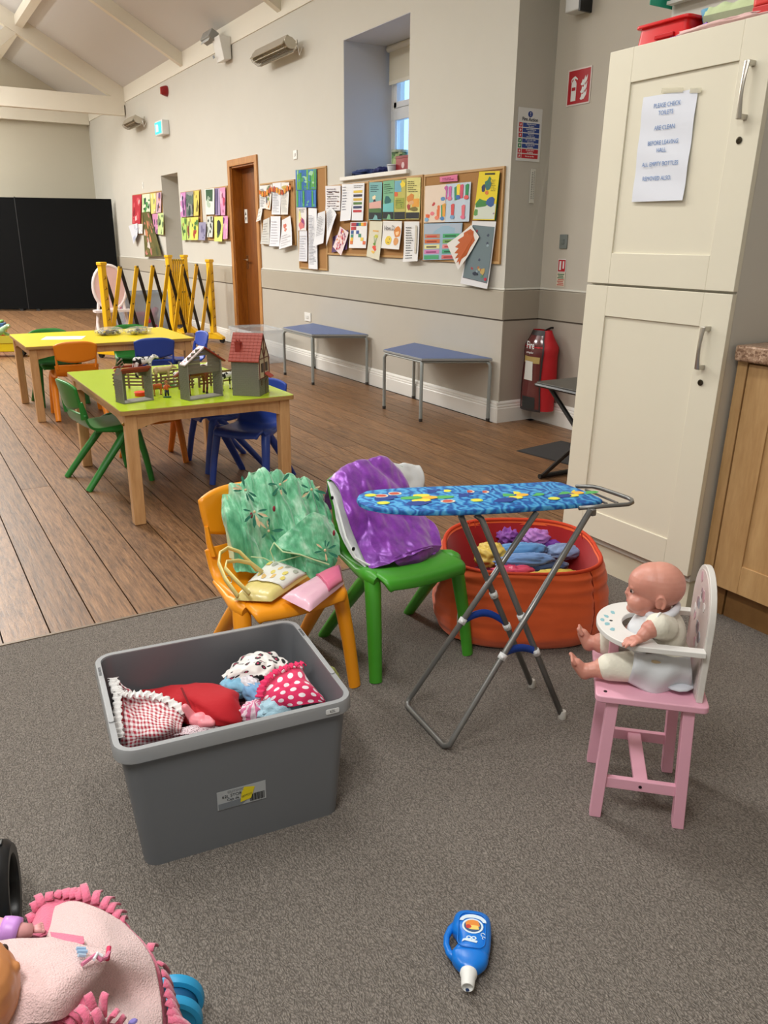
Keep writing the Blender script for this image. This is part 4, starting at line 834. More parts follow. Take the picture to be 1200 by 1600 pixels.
t = thing('red_toy', 'small red toy shape on cabinet top at right', 'toy', (2.40, 1.765, ZT+.002))
MB().prism(rrect(-.03, -.05, .03, .05, .02), lambda u, v, w_: (u, v, .035+w_*(1-abs(v)*4)), .03).build('body', mat((214, 52, 46), .4), t, bevel=.006); MB().bb((-.028, -.045, 0), (.028, .045, .036)).build('base', mat((196, 44, 44), .4), t, bevel=.005)
t = thing('blue_ball', 'bright blue rounded toy at top right corner on the cabinet', 'ball', (2.47, 1.715, ZT)); MB().ell((0, 0, .062), (.045, .045, .050), n=20).build('body', mat((20, 130, 214), .35), t, smooth=True)
MB().lathe([(.024, 0), (.026, .006), (.018, .020)], n=16).build('foot', mat((24, 110, 190), .35), t)
# rail and sign on the kitchen wall above
t = thing('wall_rail', 'white horizontal rail cover on the kitchen wall at top', 'rail', (2.899, 2.22, 2.235))
MB().box((-.02, 0, .012), (.04, .72, .05)).build('cover', mat((232, 232, 226), .4), t, bevel=.006); MB().box((-.03, 0, -.03), (.03, .72, .012)).build('lower_rail', mat((196, 196, 190), .35), t); MB().ell((-.02, .35, .045), (.03, .03, .03)).build('end_knob', mat((205, 204, 196), .4), t)
t = thing('green_sign', 'green safety sign edge at the top of kitchen wall', 'sign', (2.885, 2.592, 2.26)); MB().box((0, .012, 0), (.20, .004, .13)).build('plate', mat((40, 160, 130), .4), t, bevel=.001)
MB().box((0.0, .0155, 0), (.15, .002, .08)).build('print', mat((220, 240, 232), .4), t)

# ================================================================ garland
t = thing('leaf_garland', 'garland of orange autumn leaves along top of door board', 'garland', (WX-.03, 8.6, 1.80))
for i in range(13):
    y = .40-i*.067; z = -.02*sin(i*.9)-.01
    q = MB(); p = blob(.5, .5, .42, .42, 9, .35); q.prism([((u-.5)*.07, (v-.5)*.07) for u, v in p], lambda u, v, w_, y=y, z=z: (-.006-w_*3, y+u, z+v), .001)
    q.build('leaf', mat(random.choice([(206, 110, 30), (222, 150, 50), (180, 70, 30)]), .7), t, smooth=False)
MB().tube([(0, .43, .01), (0, .2, -.01), (0, 0, .0), (0, -.2, -.01), (0, -.42, .01)], .0015, 5).build('string', mat((150, 110, 60), .8), t)
textm = textmesh
# ================================================================ window sill things
sz = WIN[2]
t = thing('biscuit_tin', 'tall green floral patterned tin on the deep window sill', 'tin', (4.18, 6.72, sz))
m_, nt, b = newmat('green_tin'); v = coords(nt); vo = N(nt, 'ShaderNodeTexVoronoi', i_Scale=28.); L(nt, v, vo.inputs['Vector'])
L(nt, ramp(nt, vo.outputs['Color'], [(.2, lin((60, 130, 60))), (.5, lin((200, 210, 150))), (.8, lin((50, 90, 50)))]), b.inputs['Base Color']); b.inputs['Roughness'].default_value = .3
MB().lathe([(.075, 0), (.075, .21)], n=24).build('body', m_, t); MB().lathe([(.078, .205), (.078, .225), (.0, .226)], n=24).build('lid', mat((170, 180, 160), .3, metal=.5), t)
t = thing('red_tin', 'dark red square tin with pale motif on the sill', 'tin', (4.02, 6.28, sz))
MB().prism(rrect(-.08, -.13, .08, .13, .02), lambda u, v, w_: (u, v, w_), .13).build('body', mat((150, 26, 34), .35), t, bevel=.003)
MB().prism(rrect(-.083, -.133, .083, .133, .02), lambda u, v, w_: (u, v, .115+w_), .022).build('lid', mat((130, 20, 30), .35), t, bevel=.003)
MB().prism(circ(.025, 8, 0, .06), lambda u, v, w_: (-.0805-w_, u, v), .001).build('motif', mat((220, 190, 190), .5), t)
t = thing('glass_jar', 'clear glass jar with dark lid behind the red tin', 'jar', (4.14, 6.16, sz)); MB().lathe([(.05, 0), (.052, .14), (.045, .17), (.04, .17), (.046, .14), (.045, .01)], n=20).build('body', mat((210, 225, 228), .05, trans=.9), t, smooth=True)
MB().lathe([(.052, .17), (.052, .19), (0, .192)], n=20).build('lid', mat((40, 46, 60), .4), t)
t = thing('white_pot', 'small white pot on the sill left of red tin', 'pot', (3.93, 6.44, sz)); MB().lathe([(.035, 0), (.045, .07), (.041, .07), (.033, .008), (0, .008)], n=20).build('body', mat((226, 228, 230), .3), t); MB().lathe([(.045, .062), (.050, .068), (.045, .075)], n=20).build('rim', mat((226, 228, 230), .3), t)
for i, (y, r_, lab, c) in enumerate(((6.88, (.10, .15, .028), 'crumpled dark blue cloth at left end of window sill', (42, 60, 110)), (6.60, (.07, .08, .030), 'small navy cloth bundle in middle of window sill', (36, 42, 96)))):
    o = lump((0, 0, 0), r_, 0, .3, 2.5, i+11).build('blue_cloth', mat(c, .8), None, smooth=True, loc=(3.93, y, sz+.03)); tag(o, lab, 'cloth')
# ================================================================ black folding screens at the far end
blk = mat((9, 10, 11), .85, var=.1, vs=30, spec=.15)
for lab, a, b_, lean_ in (('left black freestanding screen at far end of hall', (1.0, 16.97), (2.17, 16.44), 0), ('right black freestanding screen beside the long wall', (2.16, 16.40), (3.72, 15.90), -.04)):
    A, B = Vector((*a, 0)), Vector((*b_, 0)); d = (B-A); ln = d.length; ang = math.atan2(d.y, d.x)
    t = thing('black_screen', lab, 'screen', (A+B)/2, ang, 'black screens at the far end')
    MB().bb((-ln/2, -.025, .03), (ln/2, .025, 1.96)).build('panel', blk, t, bevel=.006)
    for x in (-ln*.4, ln*.4): MB().bb((x-.03, -.03, 0), (x+.03, .16, .035)).build('foot', mat((30, 30, 30), .6), t)
    MB().bb((-ln/2-.004, -.028, .03), (-ln/2+.01, .028, 1.97)).build('edge_strip', mat((14, 15, 16), .6), t)
# ================================================================ yellow and black expanding barriers
yb = mat((240, 188, 12), .38, var=.03); bb_ = mat((22, 22, 22), .45); wheel_b = mat((20, 20, 20), .6)
def barrier(lab, a, b_, cells, H=1.03, gap=.05, gp='expanding barriers standing near the long wall'):
    A, B = Vector((*a, 0)), Vector((*b_, 0)); d = B-A; ln = d.length; t = thing('expanding_barrier', lab, 'barrier', A, math.atan2(d.y, d.x), gp)
    pit = ln/cells; z0, z1 = .17, H-.04; wd = .042
    def slat(x0, za, x1, zb, y, mt, nm='slat'):
        dx, dz = x1-x0, zb-za; l = math.hypot(dx, dz); u = Vector((dx/l, 0, dz/l)); c = Vector(((x0+x1)/2, y, (za+zb)/2))
        q = MB(); w2 = .056 if mt is yb else .046; q.box(c, (w2 if ln > 1 else .03, .012, l), RY(math.atan2(dx, dz))); q.build(nm, mt, t, bevel=.003)
    for i in range(cells): slat(i*pit+.02, z0, (i+1)*pit, z1, -.012, yb)
    for i in range(cells): slat(i*pit+.02, z1, (i+1)*pit, z0, .012, bb_)
    for x, z in [((i+.5)*pit+.01, (z0+z1)/2) for i in range(cells)]+[(i*pit, z1-.01) for i in range(1, cells+1)]:
        MB().rod((x, -.026, z), (x, .026, z), .009, 8).build('rivet', mat((120, 110, 70), .4, metal=.8), t)
    for k, x in enumerate((0, ln)):
        q = MB(); q.bb((x-.035, -.03, .10), (x+.035, .03, H)); q.bb((x-.045, -.036, H-.02), (x+.045, .036, H+.015)); q.build('end_post', yb, t, bevel=.006)
        q = MB()
        for i in range(7): q.prism([(-.022, 0), (.022, .012), (0, .045), (.006, .02)], lambda u, v, w_, i=i, x=x: (x+u, -.0305-w_, .2+i*.11+v), .002)
        q.build('warning_mark', mat((150, 100, 10), .5), t, smooth=False)
        q = MB(); q.prism([(-.17, .045), (.17, .045), (.17, .075), (.05, .13), (-.05, .13), (-.17, .075)], lambda u, v, w_, x=x: (x+w_-.035, u, v), .07); f = q.build('foot', yb, t, bevel=.006)
        for s in (-1, 1):
            q = MB(); q.lathe([(.0, -.016), (.034, -.016), (.036, 0), (.034, .016), (0, .016)], (x, s*.14, .036), 14, RY(pi/2)); q.build('castor', wheel_b, f)
    return t
barrier('yellow and black expanding safety barrier stretched across the hall', (2.03, 9.40), (3.57, 10.32), 7)
t = barrier('folded yellow safety barrier standing upright against the long wall', (3.26, 11.05), (3.52, 11.20), 7, H=1.07)
# ================================================================ clear plastic tub, crate, vanity, toys
def opentub(name, label, loc, rz, W, D, Hh, tk, body, taper=.9, td=None, rim=.014, cat='box', rimm=None):
    t = thing(name, label, cat, loc, rz)
    def shell(inn):
        q = MB(); W2, D2 = W-2*inn, D-2*inn; lo = rrect(-W2/2*taper, -D2/2*(td or taper), W2/2*taper, D2/2*(td or taper), .03); hi = rrect(-W2/2, -D2/2, W2/2, D2/2, .035); return lo, hi
    lo, hi = shell(0); li, hi2 = shell(tk); n = len(lo); q = MB()
    vs = [(x, y, 0) for x, y in lo]+[(x, y, Hh) for x, y in hi]+[(x, y, Hh) for x, y in hi2]+[(x, y, tk) for x, y in li]
    fs = [tuple(range(n))[::-1]]+[(i+k*n, (i+1) % n+k*n, (i+1) % n+(k+1)*n, i+(k+1)*n) for k in range(3) for i in range(n)]+[tuple(range(3*n, 4*n))]
    q.add(vs, fs); q.build('body', body, t, smooth=40)
    o, i_ = rrect(-W/2-rim, -D/2-rim, W/2+rim, D/2+rim, .045), rrect(-W/2+tk, -D/2+tk, W/2-tk, D/2-tk, .03); m = len(o)
    q = MB(); lv = [(o, Hh-.028), (o, Hh-.004), ([(x*.99, y*.99) for x, y in o], Hh+.003), (i_, Hh+.003), (i_, Hh-.012), ([(x*.985, y*.985) for x, y in o], Hh-.028)]
    vs = [(x, y, z) for pl, z in lv for x, y in pl]; fs = [(i+k*m, (i+1) % m+k*m, (i+1) % m+((k+1) % 6)*m, i+((k+1) % 6)*m) for k in range(6) for i in range(m)]
    q.add(vs, fs); q.build('rim', rimm or body, t, smooth=40); return t
clear = mat((220, 226, 230), .12, alpha=.24, coat=.3)
opentub('clear_tub', 'empty clear plastic storage tub on floor behind the farmhouse', (3.44, 8.50, 0), rad(90), .66, .42, .36, .004, clear)
opentub('storage_crate', 'translucent grey storage crate holding magenta toys behind the barrier', (3.12, 12.05, 0), rad(8), .72, .5, .56, .005, mat((160, 170, 180), .2, alpha=.5))
t = thing('magenta_toy', 'magenta plastic ride-on shape inside the grey crate', 'toy', (3.06, 11.95, .02)); mg = mat((196, 26, 96), .4)
q = MB(); q.ell((0, 0, .15), (.26, .15, .12)); q.cap((-.18, 0, .2), (-.26, 0, .38), .06, .04); q.cap((.15, .05, .18), (.22, .0, .28), .07, .05); q.build('body', mg, t, remesh=.014, sm=4)
q = MB()
for x in (-.15, .15): q.lathe([(0, -.12), (.05, -.12), (.05, .12), (0, .12)], (x, 0, .05), 14, RX(pi/2))
q.build('wheel', mat((150, 20, 80), .4), t)
t = thing('paper_roll', 'white rolled paper lying on floor right of the crate', 'paper roll', (2.98, 11.45, .062)); MB().tube([(-.2, .05, 0), (.2, -.12, 0)], .06, 16).build('roll', mat((222, 216, 208), .7), t); MB().tube([(-.21, .054, 0), (-.198, .05, 0)], .045, 16).build('core', mat((170, 150, 130), .8), t)
t = thing('toy_vanity', 'oval pink toy vanity mirror with white rim behind barrier', 'toy mirror', (2.56, 11.5, 0))
q = MB(); q.prism(circ(.20, 28, 0, .66, .27), lambda u, v, w_: (u, w_-.012, v), .02); q.build('mirror_panel', mat((226, 190, 186), .4), t)
q = MB(); q.tube([(x, -.0, z) for x, z in circ(.215, 28, 0, .66, .285)], .022, 8, closed=True); q.build('rim', mat((232, 220, 218), .4), t)
q = MB()
for s in (-1, 1): q.tube([(s*.16, 0, .50), (s*.20, .02, .2), (s*.22, -.1, .0)], .02, 8); q.tube([(s*.20, .02, .2), (s*.20, .2, 0)], .02, 8)
q.bb((-.24, -.12, .34), (.24, .06, .37)); q.build('stand', mat((224, 214, 212), .4), t)
t = thing('toy_truck', 'yellow toy truck with black wheels on floor at far left', 'toy truck', (1.0, 10.15, 0), rad(-20)); yt = mat((222, 196, 20), .35)
q = MB(); q.prism([(-.30, .06), (.30, .06), (.30, .12), (.22, .16), (-.30, .16)], lambda u, v, w_: (u, -.09+w_, v), .18); q.build('chassis', yt, t, bevel=.008)
for x in (-.2, .2):
    for y in (-.09, .09): MB().lathe([(0, -.02), (.05, -.02), (.052, 0), (.05, .02), (0, .02)], (x, y, .052), 16, RX(pi/2)).build('wheel', wheel_b, t)
q = MB(); q.bb((-.12, -.1, .16), (.2, .1, .18)); q.prism([(-.14, .18), (.20, .18), (.28, .24), (-.10, .24)], lambda u, v, w_: (u, -.1+w_, v), .012); q.build('tray', mat((200, 190, 60), .4), t)
t = thing('toy_dinosaurs', 'heap of pale green and white toy figure on yellow truck', 'toy', (1.02, 10.12, .24)); q = MB(); q.ell((-.05, 0, .04), (.08, .06, .045)); q.cap((0, 0, .06), (.07, .01, .10), .03, .025); q.cap((-.1, 0, .04), (-.16, .02, .10), .025, .02); q.cap((.0, .03, .03), (.06, .04, .0), .02, .02); q.build('body', mat((140, 176, 130), .5, var=.3, vs=30), t, remesh=.006, sm=3); q = MB(); q.ell((.07, .03, .10), .01); q.ell((.07, -.02, .10), .01); q.build('eye', mat((230, 230, 225), .4), t)
t = thing('toy_train', 'stacked blocks toy in red, yellow, blue and green, far left', 'toy', (.98, 10.75, 0), rad(-20))
for i, (c, s) in enumerate((((150, 36, 30), (.34, .16, .10)), ((170, 44, 34), (.30, .15, .10)), ((214, 180, 60), (.30, .14, .07)), ((60, 100, 150), (.30, .13, .05)), ((110, 170, 80), (.26, .12, .03)))):
    z = (.055, .155, .24, .30, .34)[i]; MB().box((0, 0, z), s).build('block', mat(c, .5), t, bevel=.01)
q = MB(); q.tube([(.02, 0, .355), (.02, 0, .46), (-.1, 0, .52), (.1, 0, .52)], .012, 8); q.build('post', mat((120, 176, 80), .5), t)
# ================================================================ things on the yellow table
ZB = .5555
t = thing('paper_sheet', 'blank white sheet lying on the yellow table', 'paper', (1.105, 6.70, ZB), rad(-20)); MB().bb((-.148, -.105, .0), (.148, .105, .0015)).build('sheet', mat((238, 236, 226), .6), t); MB().bb((-.13, .09, .0014), (-.05, .10, .0018)).build('pencil_mark', mat((200, 198, 190), .6), t)
bc = [(70, 60, 50), (220, 190, 40), (90, 90, 96), (190, 186, 176), (60, 110, 60), (120, 90, 60), (40, 42, 48)]
for lab, cx, cy, pal in (('clear bag of grey construction bricks, left on yellow table', 1.475, 6.78, bc+[(200, 198, 190)]*3), ('clear bag of mixed yellow and dark pieces, right on yellow table', 1.69, 6.72, bc+[(206, 190, 50)]*2)):
    t = thing('brick_bag', lab, 'bag of bricks', (cx, cy, ZB), rnd.random())
    for k in range(34):
        a = rnd.random()*6.3; r_ = rnd.random()**.5*.075; q = MB(); q.box((0, 0, 0), (rnd.choice((.03, .04, .05)), .016, .012)); q.box((0, 0, .008), (.018, .008, .005))
        o = q.build('brick', mat(rnd.choice(pal), .4), t, smooth=False); o.location = (r_*cos(a)*1.25, r_*sin(a)*.9, .012+.03*rnd.random()*(1-r_*8)); o.rotation_euler = (rnd.uniform(-.4, .4), rnd.uniform(-.4, .4), rnd.random()*6)
    lump((0, 0, .028), (.115, .085, .030), 0, .16, 3, cx*9).build('film', mat((220, 220, 216), .12, alpha=.28, coat=.6), t, smooth=True)
# ================================================================ the toy farm on the lime table
ZA = .5585
stone = mat((136, 134, 122), .6); stone2 = mat((120, 118, 106), .6); tile_r = mat((158, 62, 44), .45); brown = mat((112, 84, 62), .6)
def bricks(q, fn, w, h, bh=.0095, bl=.022, dep=.0012):
    """raised toy brick courses on a face"""
    r_ = 0; z = .001
    while z+bh*.85 < h:
        x = -bl*(.5 if r_ % 2 else 0)
        while x < w:
            a, b = max(x+.0006, 0), min(x+bl-.0012, w)
            if b-a > .003: q.prism([(a, z), (b, z), (b, z+bh*.85), (a, z+bh*.85)], fn, dep)
            x += bl
        z += bh; r_ += 1
# left open shelter
t = thing('toy_shelter', 'grey toy barn stall with open front, brown roof tray, left on table', 'toy barn', (.926, 3.861, ZA), rad(13.5))
W_, D_ = .151, .078
for nm, x in (('side_wall', -W_/2), ('side_wall', W_/2)):
    q = MB(); q.prism([(-D_/2, 0), (D_/2, 0), (D_/2, .125), (.0, .165), (-D_/2, .165)], lambda u, v, w_, x=x: (x-.0025+w_, u, v), .005); s_ = q.build(nm, stone, t, smooth=False)
    q = MB(); bricks(q, lambda u, v, w_, x=x: (x-.0025-w_ if x < 0 else x-.0025-w_, -D_/2+u, v), D_, .12); b_ = q.build('brick_courses', stone2, t, smooth=False); b_['kind'] = 'stuff'
q = MB(); q.bb((-W_/2, -D_/2, 0), (W_/2, D_/2, .006)); q.build('base_plate', stone, t)
q = MB(); q.prism([(-W_/2, .14), (-W_/2, .11), (-.06, .125), (-.05, .133), (-.045, .12), (-.044, 0), (-.032, 0), (-.031, .12), (-.02, .132), (.03, .132), (.05, .115), (W_/2, .112), (W_/2, .14)], lambda u, v, w_: (u, .02+w_, v), .005); q.build('arch_front', stone2, t, smooth=False)
q = MB()
for i in range(7): a = i/7; q.prism([(-W_/2-.004, 0), (W_/2+.004, 0), (W_/2-.006, .02), (-W_/2+.006, .02)], lambda u, v, w_, i=i: (u, -D_/2-.004+i*.0135+w_*.8, .150+.0*v-.028*sin(pi*(i+.5)/7)+.012+v*.5), .0135)
q.build('roof_tray', mat((150, 64, 34), .45), t, smooth=False)
for i in range(3): MB().rod((-W_/2, -D_/2+.012+i*.012, .165+i*.010), (-W_/2+.05, D_/2-.01+i*.01, .172+i*.012), .003, 6).build('rail', brown, t)
# middle barn with gable
t = thing('toy_barn', 'grey toy barn with red roof edge, open front, middle of farm', 'toy barn', (1.2375, 3.80, ZA), rad(15))
W_, D_, E_, G_ = .19, .075, .18, .243
for x in (-W_/2, W_/2):
    q = MB(); q.bb((x-.003, -D_/2, 0), (x+.003, D_/2, E_)); q.build('side_wall', stone, t)
    q = MB(); bricks(q, lambda u, v, w_, x=x: (x-.003-w_, -D_/2+u, v), D_, E_); q.build('brick_courses', stone2, t, smooth=False)['kind'] = 'stuff'
MB().bb((-W_/2, -D_/2, 0), (W_/2, D_/2, .006)).build('base_plate', stone, t)
q = MB(); 
for i in range(7):
    z0 = .125+i*.0165; hw = W_/2-.006 if z0 < E_ else max(.01, (W_/2)*(G_+.01-z0)/(G_-E_)*.95)
    if z0+.015 > G_: break
    if 2 <= i <= 4: q.bb((-hw, -D_/2+.004, z0), (-.022, -D_/2+.010, z0+.015)); q.bb((.022, -D_/2+.004, z0), (hw, -D_/2+.010, z0+.015))
    else: q.bb((-hw, -D_/2+.004, z0), (hw, -D_/2+.010, z0+.015))
q.build('gable_boards', mat((112, 106, 90), .6), t, smooth=False)
for s, mt, nm in ((-1, mat((222, 206, 204), .5), 'roof_panel_pale'), (1, tile_r, 'roof_panel')):
    q = MB(); q.prism([(0, G_), (s*(W_/2+.018), E_-.012), (s*(W_/2+.018), E_-.006), (0, G_+.008)], lambda u, v, w_: (u, -D_/2-.006+w_*1, v), D_*.62+.0); q.build(nm, mt, t, smooth=False)
q = MB()
for i in range(9): q.prism(blob(.5, .5, .3, .3, 6), lambda u, v, w_, i=i: (-(.012+u*.012+i*.011), -D_/2+.0+v*.02+.01*(i % 3), G_+.0088+w_-(.012+u*.012+i*.011)*.68), .0006)
q.build('roof_print', mat((190, 110, 120), .5), t, smooth=False)
q = MB(); q.tube([(0, -D_/2-.008, G_+.004), (W_/2+.02, -D_/2-.008, E_-.008)], .004, 6); q.build('barge_board', mat((140, 40, 30), .5), t)
# farmhouse
t = thing('toy_farmhouse', 'toy farmhouse with red tiled roof, chimney and timbered gable', 'toy house', (1.487, 3.785, ZA), rad(-41.5))
W_, D_, E_, G_ = .140, .145, .182, .292
MB().bb((-W_/2, -D_/2, 0), (W_/2, D_/2, E_)).build('walls', stone, t)
q = MB(); bricks(q, lambda u, v, w_: (-W_/2+u, -D_/2-w_, v), W_, E_); q.build('brick_courses', stone2, t, smooth=False)['kind'] = 'stuff'
q = MB(); bricks(q, lambda u, v, w_: (W_/2+w_, -D_/2+u, v), D_, .09); q.build('brick_courses', stone2, t, smooth=False)['kind'] = 'stuff'
plas = mat((214, 200, 170), .6); tim = mat((96, 44, 34), .5)
MB().prism([(-D_/2, .085), (D_/2, .085), (D_/2, E_), (0, G_), (-D_/2, E_)], lambda u, v, w_: (W_/2-.004+w_, u, v), .008).build('gable_wall', plas, t, smooth=False)
for a, b in (((-D_/2, .085), (D_/2, .085)), ((-D_/2, E_), (D_/2, E_)), ((-D_/2, .085), (-D_/2, E_)), ((D_/2, .085), (D_/2, E_)), ((0, E_), (0, G_-.01)), ((0, E_), (-.03, E_+.05)), ((0, E_), (.03, E_+.05)), ((-D_/2, E_), (0, G_)), ((D_/2, E_), (0, G_)), ((0, .085), (0, E_))):
    MB().rod((W_/2+.005, *a), (W_/2+.005, *b), .0028, 5).build('timber', tim, t)
for y in (-.03, .03): MB().bb((W_/2+.003, y-.013, .115), (W_/2+.008, y+.013, .158)).build('window', mat((70, 56, 44), .4), t); 
for i in range(2):
    q = MB(); q.prism([(-.016, .0), (.016, .0), (.016, .06), (0, .075), (-.016, .06)], lambda u, v, w_: (W_/2+w_, .03+u, v), .004) if i == 0 else q.bb((W_/2, -.045, .05), (W_/2+.004, -.025, .075)); q.build('door' if i == 0 else 'window', mat((92, 80, 56), .5), t)
MB().box((W_/2+.018, .03, .095), (.04, .055, .004), RY(.6)).build('porch_roof', mat((176, 60, 40), .5), t)
for s in (-1, 1):
    rows_ = 9
    for r_ in range(rows_):
        q = MB(); a, b = r_/rows_, (r_+1.25)/rows_
        y0, z0 = s*(D_/2+.012)*(1-a), E_-.014+(G_-E_+.02)*a; y1, z1 = s*(D_/2+.012)*(1-min(b, 1)), E_-.014+(G_-E_+.02)*min(b, 1)
        k = 8
        for i in range(k):
            x0 = -W_/2-.010+(W_+.016)*i/k; x1 = x0+(W_+.016)/k-.0008
            q.add([(x0, y0, z0), (x1, y0, z0), (x1, y1, z1), (x0, y1, z1), (x0, y0, z0+.006), (x1, y0, z0+.006), (x1, y1, z1+.003), (x0, y1, z1+.003)], [(0, 3, 2, 1), (4, 5, 6, 7), (0, 1, 5, 4), (1, 2, 6, 5), (2, 3, 7, 6), (3, 0, 4, 7)])
        q.build('tile_course', tile_r, t, smooth=False)
q = MB(); q.bb((-.052, -.058, .20), (-.026, -.034, .262)); q.bb((-.054, -.060, .255), (-.024, -.032, .262)); q.build('chimney', mat((150, 50, 38), .5), t)
for x in (-.046, -.032): MB().lathe([(.005, 0), (.004, .012)], (x, -.046, .262), 8).build('chimney_pot', mat((160, 56, 42), .5), t)
# fences
for lab, (x, y), dg in (('brown toy fence run at back of farm behind the brown cow', (1.17, 4.06), 8), ('brown toy fence run between the grey shelter and back', (1.02, 4.20), -32), ('brown toy fence run by the goats at the back', (1.28, 4.28), 5), ('brown toy fence beside farmhouse', (1.42, 4.10), 15)):
    t = thing('toy_fence', lab, 'toy fence', (x, y, ZA), rad(dg), 'toy farm fences')
    for k in range(4): MB().bb((-.11+k*.073-.004, -.004, 0), (-.11+k*.073+.004, .004, .075)).build('fence_post', brown, t)
    for k in range(4): MB().bb((-.118, -.006, .014+k*.017), (.118, -.003, .023+k*.017)).build('fence_rail', brown, t)
# animals
def patch(name, c1, c2, sc, th=.5):
    m, nt, b = newmat(name); v = coords(nt); n = nz(nt, v, sc, 2)
    L(nt, ramp(nt, n, [(th-.01, lin(c1)), (th+.01, lin(c2))]), b.inputs['Base Color']); b.inputs['Roughness'].default_value = .4; return m
def animal(name, label, loc, deg, ln, col, hd=None, horns=False, legc=None, cat='toy animal'):
    """toy quadruped facing -X, body length ln"""
    s = ln; t = thing(name, label, cat, loc, rad(deg), 'toy farm animals'); q = MB(); h = .62*s
    q.ell((0, 0, h), (.36*s, .13*s, .155*s)); q.ell((-.24*s, 0, h+.01*s), (.15*s, .125*s, .15*s)); q.ell((.26*s, 0, h+.02*s), (.14*s, .12*s, .14*s))
    hx = -.55*s; hz = h+.14*s if hd is None else h+hd*s
    q.cap((-.30*s, 0, h+.05*s), (-.46*s, 0, hz-.02*s), .10*s, .065*s); q.cap((-.47*s, 0, hz), (-.62*s, 0, hz-.07*s), .07*s, .045*s)
    for sy in (-1, 1):
        q.cap((-.44*s, sy*.05*s, hz+.05*s), (-.44*s, sy*.12*s, hz+.05*s), .025*s, .015*s, 8)
        q.cap((-.25*s, sy*.08*s, h-.08*s), (-.26*s, sy*.08*s, .30*s), .055*s, .034*s, 8); q.cap((-.26*s, sy*.08*s, .30*s), (-.26*s, sy*.08*s, .03*s), .032*s, .034*s, 8)
        q.cap((.27*s, sy*.07*s, h-.06*s), (.30*s, sy*.08*s, .33*s), .075*s, .038*s, 8); q.cap((.31*s, sy*.08*s, .32*s), (.28*s, sy*.08*s, .03*s), .034*s, .035*s, 8)
    q.cap((.38*s, 0, h+.08*s), (.42*s, 0, h-.20*s), .018*s, .022*s, 8)
    q.build('body', col, t, remesh=max(.0016, .02*s), sm=3)
    for sx in (-.26, .28):
        for sy in (-1, 1): MB().lathe([(.038*s, 0), (.034*s, .05*s)], (sx*s, sy*.08*s, 0), 8).build('hoof', mat((36, 28, 24), .5), t)
    q = MB()
    for sy in (-1, 1): q.ell((-.54*s, sy*.055*s, hz+.005*s), .011*s, n=8)
    q.build('eye', mat((12, 12, 12), .2), t)
    if horns:
        q = MB()
        for sy in (-1, 1): q.tube([(-.44*s, sy*.04*s, hz+.06*s), (-.42*s, sy*.06*s, hz+.15*s), (-.34*s, sy*.10*s, hz+.2*s)], [.016*s, .012*s, .004*s], 6)
        q.build('horn', mat((190, 170, 130), .5), t)
    return t
bw_ = patch('black_white', (232, 230, 226), (24, 24, 26), 34, .50); bnw = patch('brown_white', (134, 66, 36), (60, 30, 22), 18, .62)
animal('toy_cow', 'brown toy cow standing inside the middle barn', (1.240, 3.895, ZA), 14, .185, bnw, hd=.0)
animal('toy_cow', 'black and white toy cow lying on roof of grey shelter', (.985, 3.885, ZA+.108), 188, .125, bw_)
animal('toy_cow', 'black and white toy cow between middle barn and farmhouse', (1.415, 3.94, ZA), 200, .12, bw_)
animal('toy_goat', 'tan toy goat with horns behind the fence', (1.16, 4.20, ZA+.01), 180, .12, mat((186, 160, 116), .5, var=.15, vs=40), horns=True)
animal('toy_goat', 'white toy goat with grey spots beside the tan goat', (1.24, 4.14, ZA), 150, .10, patch('goatw', (224, 222, 214), (80, 80, 80), 40, .6), horns=True)
animal('toy_horse', 'white toy horse seen through the middle barn window', (1.33, 4.16, ZA), 170, .14, mat((226, 222, 210), .5))
animal('toy_calf', 'orange brown toy calf beside the farmer figure', (1.06, 3.955, ZA), 20, .075, mat((190, 96, 44), .5, var=.1, vs=60))
animal('toy_calf', 'small black and white toy calf right end behind the shelter', (1.04, 4.02, ZA), 160, .06, bw_)
t = thing('grass_mat', 'round green toy grass mat under the goats', 'toy grass', (1.17, 4.20, ZA)); MB().lathe([(.075, 0), (.072, .006), (.0, .008)], n=22).build('base', mat((60, 120, 40), .8), t)
q = MB()
for i in range(90): a = rnd.random()*6.3; r_ = rnd.random()**.5*.07; q.lathe([(.0022, 0), (.0003, .010)], (r_*cos(a), r_*sin(a), .006), 4)
q.build('blades', mat((70, 136, 46), .8), t, smooth=False)
t = thing('toy_bucket', 'orange red toy trough ring on lime table top', 'toy trough', (.985, 3.99, ZA)); MB().lathe([(.026, 0), (.028, .018), (.022, .018), (.020, .004), (0, .004)], n=20).build('bowl', mat((236, 66, 26), .4), t); MB().lathe([(.028, .014), (.031, .017), (.028, .020)], n=20).build('rim', mat((236, 66, 26), .4), t)
t = thing('toy_farmer', 'small toy farmer in dark boots and orange shirt, standing', 'toy figure', (1.088, 3.885, ZA), rad(20)); MB().lathe([(.020, 0), (.019, .003), (0, .003)], n=14).build('base', mat((40, 90, 40), .6), t)
q = MB(); q.cap((-.006, 0, .034), (-.008, 0, .010), .006, .0045, 8); q.cap((.006, 0, .034), (.008, 0, .010), .006, .0045, 8); q.build('legs', mat((30, 34, 44), .5), t, smooth=True)
q = MB(); q.ell((0, 0, .048), (.011, .008, .016)); q.cap((-.010, 0, .058), (-.019, -.004, .042), .004, .003, 8); q.cap((.010, 0, .058), (.020, -.006, .046), .004, .003, 8); q.build('torso', mat((206, 96, 40), .5), t, smooth=True)
MB().ell((0, 0, .070), (.0065, .007, .0085)).build('head', mat((206, 150, 116), .5), t, smooth=True); MB().lathe([(.011, 0), (.010, .002), (.006, .003), (.0055, .009), (0, .010)], (0, 0, .074), 14).build('hat', mat((150, 90, 40), .6), t)
